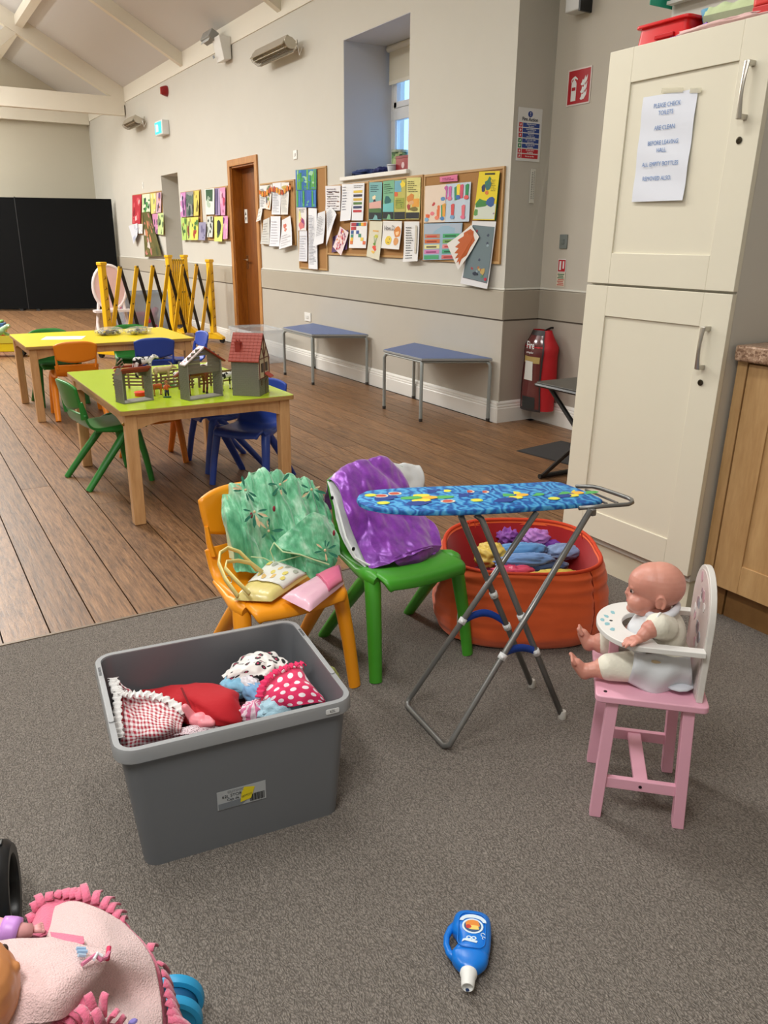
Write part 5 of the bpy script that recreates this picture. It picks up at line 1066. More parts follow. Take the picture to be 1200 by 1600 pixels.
# ================================================================ black folding table and mat in the recess
t = thing('folding_table', 'black topped folding table partly hidden behind the cream cabinet', 'table', (3.26, 3.08, 0)); bm_ = mat((20, 20, 20), .4)
MB().prism(rrect(-.27, -.40, .50, .28, .03), lambda u, v, w_: (u, v, .545+w_), .018).build('tabletop', mat((70, 68, 64), .35), t, bevel=.003)
q = MB(); q.tube([(x, y, .547) for x, y in rrect(-.272, -.402, .502, .282, .03)], .010, 6, closed=True); q.build('edge_trim', bm_, t)
for x in (-.20, .42):
    for a, b in ((.24, -.34), (-.34, .24)):
        MB().tube([(x, a, .54), (x+.02*(1 if a > 0 else -1), (a+b)/2, .28), (x, b, .016)], .013, 8).build('leg', bm_, t)
for y in (-.34, .24): MB().rod((-.22, y, .016), (.44, y, .016), .015, 8).build('foot_bar', bm_, t)
t = thing('floor_mat', 'small dark grey mat on boards beyond the black table', 'mat', (3.62, 3.70, 0), rad(8)); MB().bb((-.24, -.28, 0), (.2, .22, .006)).build('pad', mat((52, 50, 50), .9, bs=200), t); MB().bb((-.245, -.285, 0), (.205, .225, .004)).build('border', mat((40, 38, 38), .8), t)

# ================================================================ FOREGROUND
def rel(p, c): return Vector(p)-Vector(c)
# ---------------------------------------------------------------- grey storage tub with dolls' clothes
gt = mat((112, 114, 116), .38, var=.02, vs=5, alpha=.93)
TUBC = (.525, 1.632, Z4); TA = rad(-6.5)
tub = opentub('storage_tub', 'large grey plastic storage tub full of doll clothes on carpet', TUBC, TA, .505, .425, .306, .004, mat((110, 113, 117), .36, var=.02, vs=5), taper=.89, td=.985, rim=.011, rimm=mat((150, 152, 154), .3))
q = MB()
for i in range(3): q.prism([(-.255-.004, 0), (-.246, 0), (-.246, .10), (-.259, .10)], lambda u, v, w_, i=i: (-.252+w_*.3, v-.02+.10*(i-1)*0, .3095), .004)
# rim handles: (thickened inner strips at short ends)
for s in (-1, 1):
    q = MB(); q.prism(rrect(-.006, -.10, .006, .10, .005), lambda u, v, w_, s=s: (s*.254+u, v, .3085+w_), .0035); q.build('rim_grip', mat((160, 162, 164), .25), tub, bevel=.001)
for s in (-1, 1):
    q = MB()
    for i in range(7): q.bb((s*.2545-.003, .115+i*.006, .3085), (s*.2545+.003, .118+i*.006, .3097))
    q.build('rim_marks', mat((60, 62, 64), .5), tub, smooth=False)
lb = MB(); fy = lambda z: -.425/2*(.985+.015*z/.306)-.0009
def onf(u, v, w_): return (u, fy(v)-w_, v)
lab = MB().prism([(-.055, .120), (.055, .120), (.055, .168), (-.055, .168)], onf, .0006).build('product_label', mat((172, 176, 178), .35), tub, smooth=False)
MB().prism([(-.053, .121), (.0, .121), (.022, .138), (-.053, .136)], lambda u, v, w_: (u, fy(v)-.0008-w_, v), .0003).build('label_photo', mat((118, 124, 130), .4), lab, smooth=False)
q = MB()
for i in range(14): q.prism(R4(.018+i*.0024, .123, .0192+i*.0024+(.0006 if i % 3 else 0), .142), lambda u, v, w_: (u, fy(v)-.0009-w_, v), .0002)
q.build('barcode', mat((20, 20, 22), .5), lab, smooth=False)
dk = mat((44, 46, 50), .5)
textmesh('62L STORAGE', .0105, dk, lab, loc=(-.012, fy(.152)-.0012, .152), rot=RF, ext=.0001); textmesh('Caja de', .009, dk, lab, loc=(-.020, fy(.142)-.0012, .1425), rot=RF, ext=.0001); textmesh('OUTDOOR', .0085, mat((120, 124, 128), .5), lab, loc=(-.01, fy(.162)-.0012, .1625), rot=RF, ext=.0001)
st = MB().prism([(-.004, .128), (.020, .132), (.030, .160), (.006, .166), (-.001, .15)], lambda u, v, w_: (u, fy(v)-.0014-w_, v), .0004).build('price_sticker', mat((226, 206, 30), .5), tub, smooth=False)
textmesh('SEMCO', .0075, mat((60, 60, 40), .5), st, loc=(.011, fy(.142)-.002, .143), rot=(rad(90), rad(-8), 0), ext=.0001)
q = MB(); q.prism(rrect(-.016, -.006, .016, .006, .003), lambda u, v, w_: (.205+u, -.2245-w_, .293+v), .001); lab.location = st.location = (-.008, .0003, -.020); s_ = q.build('size_sticker', mat((226, 228, 228), .4), tub, smooth=False)
textmesh('62L', .009, dk, s_, loc=(.205, -.2258, .293), rot=RF, ext=.0001)
def cl(name, label, q, m_, cat='doll clothes', **k):
    o = q.build(name, m_, None, smooth=True, **k); return tag(o, label, cat)
def aslump(c, r, **k): return lump((0, 0, 0), r, **k), c
def lumpt(name, label, c, r, m_, cat='doll clothes', **k):
    o = lump((0, 0, 0), r, **k).build(name, m_, None, smooth=True, loc=c); return tag(o, label, cat)
redf = mat((178, 8, 26), .85, bs=60, bstr=.5, sheen=.03)
q = MB(); a, b_, c_ = Vector((0.403, 1.811, 0.2)), Vector((0.476, 1.696, 0.235)), Vector((0.547, 1.602, 0.225))
# red trousers: two leg tubes leaving a seat
def legtube(P, R_, seed, fl=.50):
    q = MB(); n = 28
    def fn(u, v):
        p = catmull([Vector(x) for x in P], v); d = (catmull([Vector(x) for x in P], min(v+.02, 1))-catmull([Vector(x) for x in P], max(v-.02, 0))).normalized()
        s = d.cross(Vector((0, 0, 1))).normalized(); w2 = s.cross(d); r_ = catmull([Vector((0, 0, x)) for x in R_], v).z
        k = 1+.22*(1-2.4*abs(noise.noise(Vector((cos(2*pi*u)*1.3, sin(2*pi*u)*1.3, v*4.5+seed)))))+.08*noise.noise(Vector((u*9, v*9, seed)))
        return p+(s*cos(2*pi*u)+w2*sin(2*pi*u)*fl)*r_*k
    q.grid(fn, n, 26, cu=True); return q
o = legtube([(0.375, 1.829, 0.195), (0.435, 1.764, 0.215), (0.491, 1.681, 0.235), (0.526, 1.6, 0.24), (0.558, 1.576, 0.215)], [.026, .040, .054, .050, .02], 3, .42).build('red_trousers', redf, None, smooth=True); tag(o, 'red soft doll trousers lying across the middle of the grey tub', 'doll clothes')
legtube([(0.386, 1.794, 0.185), (0.436, 1.731, 0.2), (0.49, 1.644, 0.22), (0.518, 1.611, 0.215)], [.02, .036, .046, .03], 8).build('trouser_leg', redf, o, smooth=True)
MB().tube([(0.456, 1.708, 0.262), (0.449, 1.651, 0.268), (0.45, 1.624, 0.255)], .0025, 6).build('seam', mat((120, 8, 20), .9), o)
# gingham dress with white lace
ging = uvpat('gingham', 'gingham', ((236, 226, 226), (172, 24, 52)), 17)
q = cloth([[(0.321, 1.816, 0.27), (0.342, 1.768, 0.26), (0.382, 1.757, 0.25), (0.419, 1.702, 0.25), (0.442, 1.625, 0.25)],
           [(0.319, 1.795, 0.24), (0.342, 1.748, 0.235), (0.37, 1.673, 0.26), (0.403, 1.629, 0.26), (0.431, 1.612, 0.24)],
           [(0.305, 1.725, 0.23), (0.33, 1.665, 0.25), (0.354, 1.613, 0.265), (0.384, 1.581, 0.26), (0.416, 1.579, 0.24)],
           [(0.288, 1.647, 0.22), (0.315, 1.597, 0.24), (0.349, 1.575, 0.245), (0.383, 1.569, 0.24), (0.412, 1.575, 0.23)],
           [(0.281, 1.613, 0.2), (0.315, 1.602, 0.2), (0.353, 1.591, 0.2), (0.39, 1.586, 0.2), (0.418, 1.581, 0.2)]], 48, 40, .008, 16, 5)
dr = cl('gingham_dress', 'red and white gingham doll dress with white lace at tub left', q, ging, solid=.002)
lace = mat((232, 230, 228), .9, bs=300, bstr=.8)
def frill(pts, w_, amp, n, parent, nm='lace_trim', mt=None, up=(0, 0, 1)):
    P = [Vector(p) for p in pts]; 
    def fn(u, v):
        p = catmull(P, u); d = (catmull(P, min(1, u+.01))-catmull(P, max(0, u-.01))).normalized(); s = d.cross(Vector(up)).normalized()
        return p+s*w_*(v-.5)*(1+.25*sin(u*n*6.28*1.7))+Vector(up)*amp*sin(u*n*6.28)*(.4+abs(v-.2))
    q = MB(); q.grid(fn, n*8, 4); return q.build(nm, mt or lace, parent, smooth=True, solid=.0012)
frill([(0.319, 1.814, 0.275), (0.317, 1.753, 0.272), (0.337, 1.729, 0.272), (0.377, 1.712, 0.268), (0.411, 1.671, 0.262), (0.435, 1.612, 0.256)], .022, .005, 16, dr)
frill([(0.314, 1.797, 0.278), (0.308, 1.729, 0.27), (0.292, 1.66, 0.262), (0.28, 1.595, 0.25)], .018, .005, 12, dr)
MB().tube([(0.321, 1.743, 0.255), (0.309, 1.696, 0.25), (0.29, 1.632, 0.245)], .004, 6).build('red_piping', mat((160, 16, 40), .7), dr)
# small doll hand / pink plastic piece
o = MB(); C_ = Vector((0.462, 1.596, 0.235)); o.ell((0, 0, 0), (.026, .02, .016)); o.ell((.026, -.012, .002), (.020, .017, .014)); o.cap((-.012, .012, .0), (-.026, .02, .030), .012, .009); o.cap((.0, -.02, 0), (.02, -.03, .0), .010, .008)
o = o.build('doll_hand', mat((238, 140, 150), .4), None, remesh=.002, sm=4, loc=C_); tag(o, 'glossy pink doll hand poking out between dress and red trousers', 'doll part')
o = cloth([[(0.407, 1.587, 0.235), (0.453, 1.578, 0.235), (0.504, 1.569, 0.23)], [(0.382, 1.584, 0.225), (0.439, 1.562, 0.225), (0.507, 1.56, 0.22)]], 30, 10, .004, 40, 3)
cl('floral_cloth', 'pink and white floral trim cloth along front inside tub', o, uvpat('floral', 'leopard', ((236, 214, 220), (220, 60, 110)), 26), solid=.002)
# leopard, polka, blues
leo = uvpat('leopardp', 'leopard', ((232, 228, 224), (190, 40, 90)), 8)
q = cloth([[(0.568, 1.748, 0.25), (0.614, 1.773, 0.265), (0.672, 1.782, 0.275), (0.716, 1.759, 0.27), (0.743, 1.709, 0.26)],
           [(0.565, 1.711, 0.255), (0.596, 1.691, 0.285), (0.643, 1.695, 0.295), (0.681, 1.675, 0.29), (0.712, 1.664, 0.265)],
           [(0.575, 1.686, 0.25), (0.6, 1.668, 0.27), (0.628, 1.653, 0.28), (0.656, 1.64, 0.275), (0.685, 1.644, 0.25)]], 40, 30, .011, 18, 9)
cl('leopard_top', 'white doll top with black and pink leopard spots in tub', q, leo, solid=.002)
pol = uvpat('polka', 'dots', ((214, 30, 90), (240, 226, 232)), 6)
q = cloth([[(0.621, 1.616, 0.26), (0.668, 1.647, 0.275), (0.712, 1.648, 0.28), (0.752, 1.65, 0.275), (0.751, 1.619, 0.265)],
           [(0.608, 1.586, 0.25), (0.644, 1.572, 0.285), (0.685, 1.568, 0.292), (0.721, 1.561, 0.285), (0.738, 1.548, 0.26)],
           [(0.61, 1.564, 0.24), (0.639, 1.537, 0.27), (0.676, 1.532, 0.275), (0.719, 1.523, 0.27), (0.742, 1.508, 0.25)],
           [(0.624, 1.548, 0.23), (0.652, 1.524, 0.245), (0.682, 1.51, 0.25), (0.723, 1.508, 0.245), (0.75, 1.511, 0.235)]], 40, 40, .006, 14, 2)
po = cl('polka_hat', 'magenta doll hat with white polka dots, right in tub', q, pol, solid=.002)
frill([(0.603, 1.573, 0.262), (0.627, 1.602, 0.278), (0.667, 1.622, 0.288), (0.711, 1.625, 0.292), (0.749, 1.627, 0.287)], .018, .004, 12, po, 'ruffle', mat((216, 40, 96), .8))
lumpt('blue_sleeve', 'pale blue and white doll sleeve in front of leopard top', (0.596, 1.689, 0.235), (.042, .03, .026), mat((132, 186, 214), .85, bs=120, sheen=.2), rz=-.4, amp=.25, freq=2.6, seed=21)
lumpt('blue_sock', 'blue doll sock with white cuff beside the polka hat', (0.616, 1.642, 0.235), (.022, .036, .024), mat((118, 164, 204), .85, sheen=.2), rz=.2, amp=.2, freq=2, seed=5)
o = bpy.data.objects[-1] if 0 else None
lumpt('white_cuff', 'white fluffy cuff between blue sleeve and blue sock', (0.613, 1.671, 0.25), (.018, .034, .016), mat((226, 222, 228), .95, bs=200, bstr=.6), rz=.3, amp=.3, freq=3, seed=15)
lumpt('fluffy_cloth', 'pale blue fluffy doll cloth against front rim right of middle', (0.649, 1.556, 0.232), (.056, .03, .026), mat((168, 204, 220), .95, bs=260, bstr=.9, sheen=.4), rz=.1, amp=.22, freq=2.4, seed=31)
o = lump((0, 0, 0), (.034, .024, .024), 0, .25, 3, 12).build('striped_cloth', uvpat('pinkstripe', 'stripes', ((230, 206, 216), (206, 110, 150)), 9), None, smooth=True, loc=(0.59, 1.577, 0.225)); tag(o, 'pink and white striped doll cloth at the front rim of tub', 'doll clothes')
lumpt('green_yellow_toy', 'soft yellow green bundle in right corner of tub', (0.808, 1.632, 0.2), (.035, .05, .05), mat((140, 144, 80), .9, var=.3, vs=40), amp=.2, freq=2, seed=40)
lumpt('clothes_heap', 'mixed plum coloured clothes underneath, filling the tub', (TUBC[0], TUBC[1], .115), (.205, .17, .085), mat((120, 60, 70), .9, var=.3, vs=12), rz=TA, amp=.12, freq=3, seed=77)
# ---------------------------------------------------------------- green dress over the orange chair
def organza():
    m, nt, b = newmat('organza'); v = coords(nt); f = nz(nt, coords(nt, 'Object', (3, 2, .7)), 7, 6, .65)
    L(nt, ramp(nt, f, [(.32, lin((52, 142, 98))), (.5, lin((104, 190, 142))), (.66, lin((182, 228, 196)))]), b.inputs['Base Color'])
    b.inputs['Roughness'].default_value = .38; b.inputs['Sheen Weight'].default_value = .6; b.inputs['Alpha'].default_value = .94; bump(nt, b, f, .3, .003); return m
orgz = organza()
q = cloth([[(0.799, 2.3, 0.482), (0.874, 2.31, 0.488), (0.929, 2.31, 0.5), (1.019, 2.31, 0.475), (1.112, 2.31, 0.449), (1.143, 2.3, 0.424)],
           [(0.767, 2.24, 0.567), (0.833, 2.25, 0.607), (0.897, 2.26, 0.629), (0.992, 2.26, 0.603), (1.091, 2.26, 0.566), (1.136, 2.25, 0.496)],
           [(0.741, 2.17, 0.526), (0.799, 2.15, 0.546), (0.877, 2.17, 0.538), (0.957, 2.16, 0.522), (1.059, 2.17, 0.498), (1.127, 2.18, 0.435)],
           [(0.734, 2.15, 0.457), (0.78, 2.09, 0.472), (0.864, 2.12, 0.45), (0.927, 2.08, 0.448), (1.021, 2.08, 0.422), (1.103, 2.1, 0.378)],
           [(0.736, 2.12, 0.401), (0.784, 2.07, 0.397), (0.861, 2.09, 0.382), (0.924, 2.06, 0.384), (0.995, 2.03, 0.376), (1.072, 2.05, 0.349)],
           [(0.743, 2.08, 0.373), (0.791, 2.05, 0.374), (0.855, 2.05, 0.352), (0.909, 2.02, 0.364), (0.967, 2, 0.347), (1.012, 2, 0.329)]], 110, 90, .020, 10, 3, ax=(2.2, .6, .45))
ds = cl('green_dress', 'sheer green dress-up dress draped over the orange chair back', q, orgz, cat='costume', solid=.0015)
q = cloth([[(0.853, 2.045, 0.453), (0.912, 2.05, 0.485), (0.992, 2.06, 0.52), (1.061, 2.07, 0.481)], [(0.866, 2.02, 0.438), (0.928, 2.02, 0.451), (1.003, 2.02, 0.457), (1.064, 2.03, 0.434)], [(0.881, 2, 0.438), (0.934, 1.99, 0.415), (0.988, 1.98, 0.391), (1.054, 2, 0.392)]], 50, 40, .008, 14, 12)
q.build('dress_flap', orgz, ds, smooth=True, solid=.0015)
hem = mat((196, 222, 170), .6)
MB().tube([(0.849, 2.035, 0.457), (0.861, 2, 0.438), (0.907, 1.985, 0.426), (0.947, 1.975, 0.405), (0.993, 1.965, 0.383)], .0022, 6).build('hem_cord', hem, ds)
MB().tube([(0.849, 2.035, 0.457), (0.834, 2.03, 0.437), (0.848, 2.03, 0.394)], .0018, 6).build('hem_cord', hem, ds); MB().tube([(0.781, 2.05, 0.421), (0.817, 2.04, 0.413), (0.844, 2.03, 0.395), (0.922, 2.01, 0.41)], .0018, 6).build('hem_cord', hem, ds)
q = cloth([[(0.943, 2, 0.414), (0.976, 1.99, 0.398), (1.023, 1.99, 0.389)], [(0.927, 1.985, 0.384), (0.963, 1.975, 0.369), (1.002, 1.98, 0.359)], [(0.925, 1.975, 0.357), (0.945, 1.965, 0.34), (0.973, 1.97, 0.348)]], 24, 20, .005, 18, 4); q.build('dress_tail', orgz, ds, smooth=True, solid=.0015)
q = cloth([[(0.772, 2.225, 0.566), (0.775, 2.2, 0.566)], [(0.744, 2.15, 0.495), (0.758, 2.14, 0.484)], [(0.733, 2.1, 0.409), (0.744, 2.09, 0.406)]], 6, 40, .003, 20, 4); q.build('net_edging', mat((206, 206, 160), .7, alpha=.75), ds, smooth=True)
# embroidered flowers
gm1, gm2, gm3 = mat((20, 110, 84), .6), mat((214, 190, 150), .5), mat((150, 40, 60), .6)
def flower(px, s=.03, seed=0):
    r_ = random.Random(seed); c = Vector(px); X = Vector((.86, -.51, 0)); Y_ = Vector((.12, .30, .95)); nrm = Vector((-.45, -.75, .40))
    for k in range(7):
        a = r_.random()*6.3; l = s*r_.uniform(.6, 1.2); d = X*cos(a)+Y_*sin(a); e = X*-sin(a)+Y_*cos(a); base = c+d*s*.25+nrm*.004; q = MB()
        ps = [(0, 0), (.35, .10), (.75, .12), (1, 0), (.75, -.12), (.35, -.10)]
        q.prism(ps, lambda u, v, w_: base+d*u*l+e*v*l+nrm*(w_+.002*sin(u*3)), .0012); q.build('petal', (gm1, gm2, gm1)[k % 3], ds, smooth=False)
    MB().ell(c+nrm*.005, .0045, n=8).build('bead', gm2, ds)
for k, p in enumerate(((0.823, 2.175, 0.584), (0.938, 2.18, 0.583), (1.042, 2.175, 0.552), (0.857, 2.09, 0.474), (0.991, 1.985, 0.422), (0.823, 2.11, 0.534))): flower(p, .034, k)
for p in ((0.816, 2.12, 0.522), (0.889, 2.12, 0.53), (1.039, 2.02, 0.457)): MB().ell(p, (.005, .004, .010), n=8).build('sequin', gm3, ds)
# ---------------------------------------------------------------- toy bags on the orange chair
def pillow(Q, th, n=22, seed=0, amp=.003, e=4):
    A, B, C_, D = [Vector(p) for p in Q]; nrm = (B-A).cross(D-A).normalized(); nrm = nrm if nrm.z > 0 else -nrm
    def side(s):
        def fn(u, v):
            p = A*(1-u)*(1-v)+B*u*(1-v)+C_*u*v+D*(1-u)*v; k = (1-abs(2*u-1)**e)**.5*(1-abs(2*v-1)**e)**.5
            return p+nrm*(s*th*k+(amp*(1-2*abs(noise.noise(Vector((u*3.5+seed, v*2.5, seed)))))*k))
        return fn
    q = MB(); q.grid(side(1), n, n); q.grid(side(-.55), n, n); return q, side(1), nrm
Y_Q = [(0.672, 1.907, 0.365), (0.759, 1.891, 0.355), (0.922, 1.968, 0.36), (0.908, 2.043, 0.385)]
Y_Q = [(0.675, 1.922, 0.362), (0.759, 1.881, 0.355), (0.921, 1.958, 0.36), (0.9, 2.045, 0.39)]
q, sf, nr = pillow([(0.679, 1.935, 0.352), (0.769, 1.878, 0.35), (0.929, 1.975, 0.356), (0.851, 2.065, 0.385)], .022, seed=3)
bag = thing('toy_handbag', 'yellow toy handbag with white floral flap and two loop handles', 'handbag'); ymat = mat((222, 206, 128), .35, bs=40, bstr=.4, coat=.2)
q.build('body', ymat, bag, smooth=True)
q = MB(); q.grid(lambda u, v: sf(.04+.94*u, .34+.64*v)+nr*(.004+.002*sin(3*u)), 18, 12)
fl_ = q.build('flap', mat((228, 228, 220), .35, coat=.3), bag, smooth=True, solid=.002)
q = MB()
for k, (u, v, c) in enumerate([(.2, .5, 0), (.3, .8, 1), (.45, .6, 0), (.6, .85, 1), (.55, .5, 2), (.72, .65, 0), (.85, .8, 1), (.35, .45, 2), (.8, .5, 0), (.15, .8, 0), (.5, .75, 2)]):
    P_ = blob(.5, .5, .5, .5, 8, .3); q.prism([(u+(a-.5)*.11, v+(b-.5)*.13) for a, b in P_], lambda a, b, w_: sf(min(.98, a), min(.98, b))+nr*(.0066+w_), .0004, c)
q.build('flap_print', [mat((222, 206, 110), .5), mat((170, 176, 160), .5), mat((226, 190, 120), .5)], fl_, smooth=False)
q = MB(); q.tube([(0.679, 1.894, 0.38), (0.668, 1.956, 0.41), (0.676, 2.028, 0.43), (0.69, 2.052, 0.45), (0.715, 2.055, 0.46), (0.741, 2.034, 0.45), (0.764, 2.017, 0.42), (0.784, 2.011, 0.39)], .0042, 8, flat=2.2); q.build('handle', ymat, bag, smooth=True)
q = MB(); q.tube([(0.709, 1.884, 0.385), (0.691, 1.938, 0.41), (0.679, 1.984, 0.43), (0.691, 2.003, 0.44), (0.722, 1.996, 0.44), (0.763, 2.006, 0.42), (0.784, 1.973, 0.4)], .0036, 8, flat=2.2); q.build('handle', ymat, bag, smooth=True)
q = MB(); q.tube([Vector((0.681, 1.969, 0.4))+Vector((.010*cos(a), .003*sin(a), .012*sin(a))) for a in [i*.6283 for i in range(10)]], .0012, 6, closed=True); q.build('ring', steel, bag)
q, sf, nr = pillow([(0.802, 1.883, 0.352), (0.837, 1.777, 0.345), (1.003, 1.889, 0.348), (1.041, 1.984, 0.362)], .020, seed=8)
bag = thing('toy_purse', 'pale pink toy purse with darker pink flap on the chair edge', 'purse'); q.build('body', mat((226, 178, 196), .35, coat=.3, bs=40, bstr=.3), bag, smooth=True)
q = MB(); q.grid(lambda u, v: sf(.03+.95*u, .55+.43*v)+nr*(.004), 16, 8); q.build('flap', mat((222, 112, 146), .35, coat=.3), bag, smooth=True, solid=.002)
q = MB(); q.tube([sf(.04+.9*i/10, .56)+nr*.006 for i in range(11)], .0012, 5); q.build('flap_piping', mat((206, 90, 126), .4), bag)
# ---------------------------------------------------------------- white garment and purple cape on the green chair
wht = mat((212, 214, 214), .85, bs=60, bstr=.2)
q = cloth([[(1.165, 2.29, 0.446), (1.274, 2.29, 0.474), (1.404, 2.29, 0.466), (1.563, 2.29, 0.417)],
           [(1.127, 2.23, 0.553), (1.244, 2.235, 0.588), (1.374, 2.235, 0.584), (1.489, 2.235, 0.559)],
           [(1.111, 2.165, 0.512), (1.205, 2.165, 0.519), (1.327, 2.165, 0.5), (1.482, 2.19, 0.504)],
           [(1.103, 2.1, 0.425), (1.192, 2.1, 0.42), (1.294, 2.1, 0.413), (1.416, 2.14, 0.391)],
           [(1.112, 2.04, 0.366), (1.191, 2.04, 0.346), (1.278, 2.04, 0.329), (1.384, 2.07, 0.32)],
           [(1.134, 1.99, 0.332), (1.193, 1.98, 0.315), (1.26, 1.98, 0.3), (1.325, 1.99, 0.299)]], 50, 60, .006, 12, 6)
wv = cl('white_garment', 'white tunic hanging beneath the purple cape on green chair', q, wht, cat='costume', solid=.003)
MB().tube([(1.126, 2.225, 0.554), (1.119, 2.15, 0.494), (1.106, 2.07, 0.413), (1.109, 2.01, 0.364), (1.161, 1.965, 0.331), (1.279, 1.965, 0.306)], .004, 6).build('binding', mat((230, 232, 230), .8), wv)
for p in ((1.106, 2.16, 0.519), (1.106, 2.02, 0.392)): MB().ell(p, (.006, .004, .007), n=8).build('popper', mat((20, 22, 26), .4), wv)
def satin():
    m, nt, b = newmat('satin'); v = coords(nt); n = nz(nt, v, 12, 6, .7); n2 = nz(nt, v, 34, 4, .6)
    f = mth(nt, 'ADD', mth(nt, 'MULTIPLY', n, .7), mth(nt, 'MULTIPLY', n2, .3))
    L(nt, ramp(nt, f, [(.35, lin((104, 32, 140))), (.65, lin((152, 60, 190)))]), b.inputs['Base Color'])
    b.inputs['Roughness'].default_value = .32; b.inputs['Sheen Weight'].default_value = .5; b.inputs['Metallic'].default_value = .2; bump(nt, b, f, .5, .004); return m
sat = satin()
q = cloth([[(1.146, 2.3, 0.423), (1.224, 2.29, 0.459), (1.325, 2.29, 0.466), (1.417, 2.29, 0.452), (1.451, 2.28, 0.438)],
           [(1.122, 2.235, 0.561), (1.199, 2.24, 0.606), (1.281, 2.24, 0.615), (1.366, 2.24, 0.599), (1.41, 2.235, 0.565)],
           [(1.125, 2.155, 0.556), (1.19, 2.155, 0.572), (1.257, 2.155, 0.569), (1.335, 2.155, 0.546), (1.402, 2.155, 0.51)],
           [(1.122, 2.1, 0.487), (1.182, 2.09, 0.488), (1.248, 2.09, 0.479), (1.331, 2.09, 0.465), (1.417, 2.09, 0.44)],
           [(1.137, 2.06, 0.4), (1.18, 2.03, 0.408), (1.245, 2.02, 0.408), (1.332, 2.02, 0.409), (1.438, 2.05, 0.403)],
           [(1.135, 2, 0.358), (1.178, 1.97, 0.365), (1.241, 1.96, 0.373), (1.33, 1.97, 0.378), (1.418, 1.99, 0.368)],
           [(1.133, 1.965, 0.346), (1.166, 1.95, 0.353), (1.242, 1.945, 0.365), (1.321, 1.95, 0.373), (1.411, 1.975, 0.361)]], 100, 100, .011, 8, 8, ax=(1.3, .8, .7))
cp = cl('purple_cape', 'shiny purple satin cape draped over the green chair back', q, sat, cat='costume', solid=.002)
q = cloth([[(1.21, 1.962, 0.361), (1.272, 1.955, 0.373), (1.347, 1.96, 0.376), (1.408, 1.975, 0.361)], [(1.222, 1.95, 0.341), (1.278, 1.945, 0.349), (1.337, 1.95, 0.348), (1.387, 1.965, 0.346)], [(1.25, 1.95, 0.331), (1.29, 1.945, 0.333), (1.332, 1.95, 0.332), (1.368, 1.96, 0.343)]], 30, 16, .006, 20, 5); q.build('cape_fold', sat, cp, smooth=True, solid=.002)
for k, (p, s) in enumerate((((1.177, 2.11, 0.511), .010), ((1.192, 2.12, 0.521), .006))): MB().ell(p, (s, s*.4, s*1.2), n=10).build('applique', mat((70, 120, 190), .6), cp, smooth=True)
# ---------------------------------------------------------------- toy ironing board
ib = thing('toy_ironing_board', 'toy ironing board with blue fruit print cover and grey legs', 'ironing board'); gray = mat((128, 128, 126), .32, metal=.6)
outl = [(0.993, 1.792, 0.64), (1.015, 1.819, 0.64), (1.047, 1.838, 0.639), (1.083, 1.836, 0.638), (1.159, 1.821, 0.636), (1.27, 1.791, 0.632), (1.362, 1.761, 0.629), (1.479, 1.729, 0.625), (1.606, 1.699, 0.621), (1.629, 1.677, 0.62), (1.637, 1.608, 0.617), (1.638, 1.537, 0.613), (1.631, 1.517, 0.612), (1.583, 1.508, 0.613), (1.473, 1.531, 0.617), (1.338, 1.558, 0.622), (1.195, 1.594, 0.629), (1.083, 1.638, 0.634), (1.014, 1.685, 0.637), (0.985, 1.725, 0.639), (0.982, 1.76, 0.64)]
nO = len(outl); cen = sum((Vector(p) for p in outl), Vector())/nO
q = MB(); lv = [(.985, 0), (1, -.002), (1.004, -.008), (1.0, -.013), (.97, -.0155)]; vs = []
for s, dz in lv: vs += [cen+(Vector(p)-cen)*s+Vector((0, 0, dz)) for p in outl]
fs = [tuple(range(nO)), tuple(range((len(lv)-1)*nO, len(lv)*nO))[::-1]]+[(i+k*nO, (i+1) % nO+k*nO, (i+1) % nO+(k+1)*nO, i+(k+1)*nO) for k in range(len(lv)-1) for i in range(nO)]
q.add(vs, fs)
def coverm():
    m, nt, b = newmat('ironcover'); v = coords(nt); w1 = N(nt, 'ShaderNodeTexWave', i_Scale=9., i_Distortion=14.); w1.inputs['Detail'].default_value = 2.5; w1.inputs['Detail Scale'].default_value = 2.2; L(nt, v, w1.inputs['Vector'])
    L(nt, ramp(nt, w1.outputs['Fac'], [(.05, lin((24, 84, 160))), (.35, lin((34, 122, 190))), (.7, lin((50, 142, 204))), (.98, lin((84, 166, 214)))]), b.inputs['Base Color']); b.inputs['Roughness'].default_value = .6; bump(nt, b, nz(nt, v, 60), .2); return m
cvo = q.build('cover', coverm(), ib, smooth=50)
dcol = dict(y=mat((226, 214, 70), .6), o=mat((232, 176, 60), .6), g=mat((80, 170, 90), .6), r=mat((196, 84, 64), .6), w=mat((214, 206, 190), .6), n=mat((30, 62, 140), .6), l=mat((170, 204, 90), .6))
def dec(px, py, z, rx, ry, c, lay=0): return (px, py, z, rx, ry, c, lay)
tip, tail = Vector((0.993, 1.792, 0.64)), Vector((1.645, 1.571, 0.614)); axd = (tail-tip); LB = axd.length; axd.normalize(); pr_ = Vector((0, 0, 1)).cross(axd).normalized()
def motif(s, t_, items):
    q = {}
    for (dx, dy, rx, ry, c, lay) in items:
        rx *= 1.4; ry *= 1.35; p = tip+axd*(s*LB+dx*1.4)+pr_*(t_+dy*1.35)+Vector((0, 0, .0004+lay*.0002)); P_ = blob(.5, .5, .5, .5, 12, .08)
        MB().prism([(p.x+axd.x*(a-.5)*2*rx+pr_.x*(b-.5)*2*ry, p.y+axd.y*(a-.5)*2*rx+pr_.y*(b-.5)*2*ry) for a, b in P_], lambda u, v, w_: (u, v, p.z+w_-.0), .0004).build('print_motif', dcol[c], cvo, smooth=False)
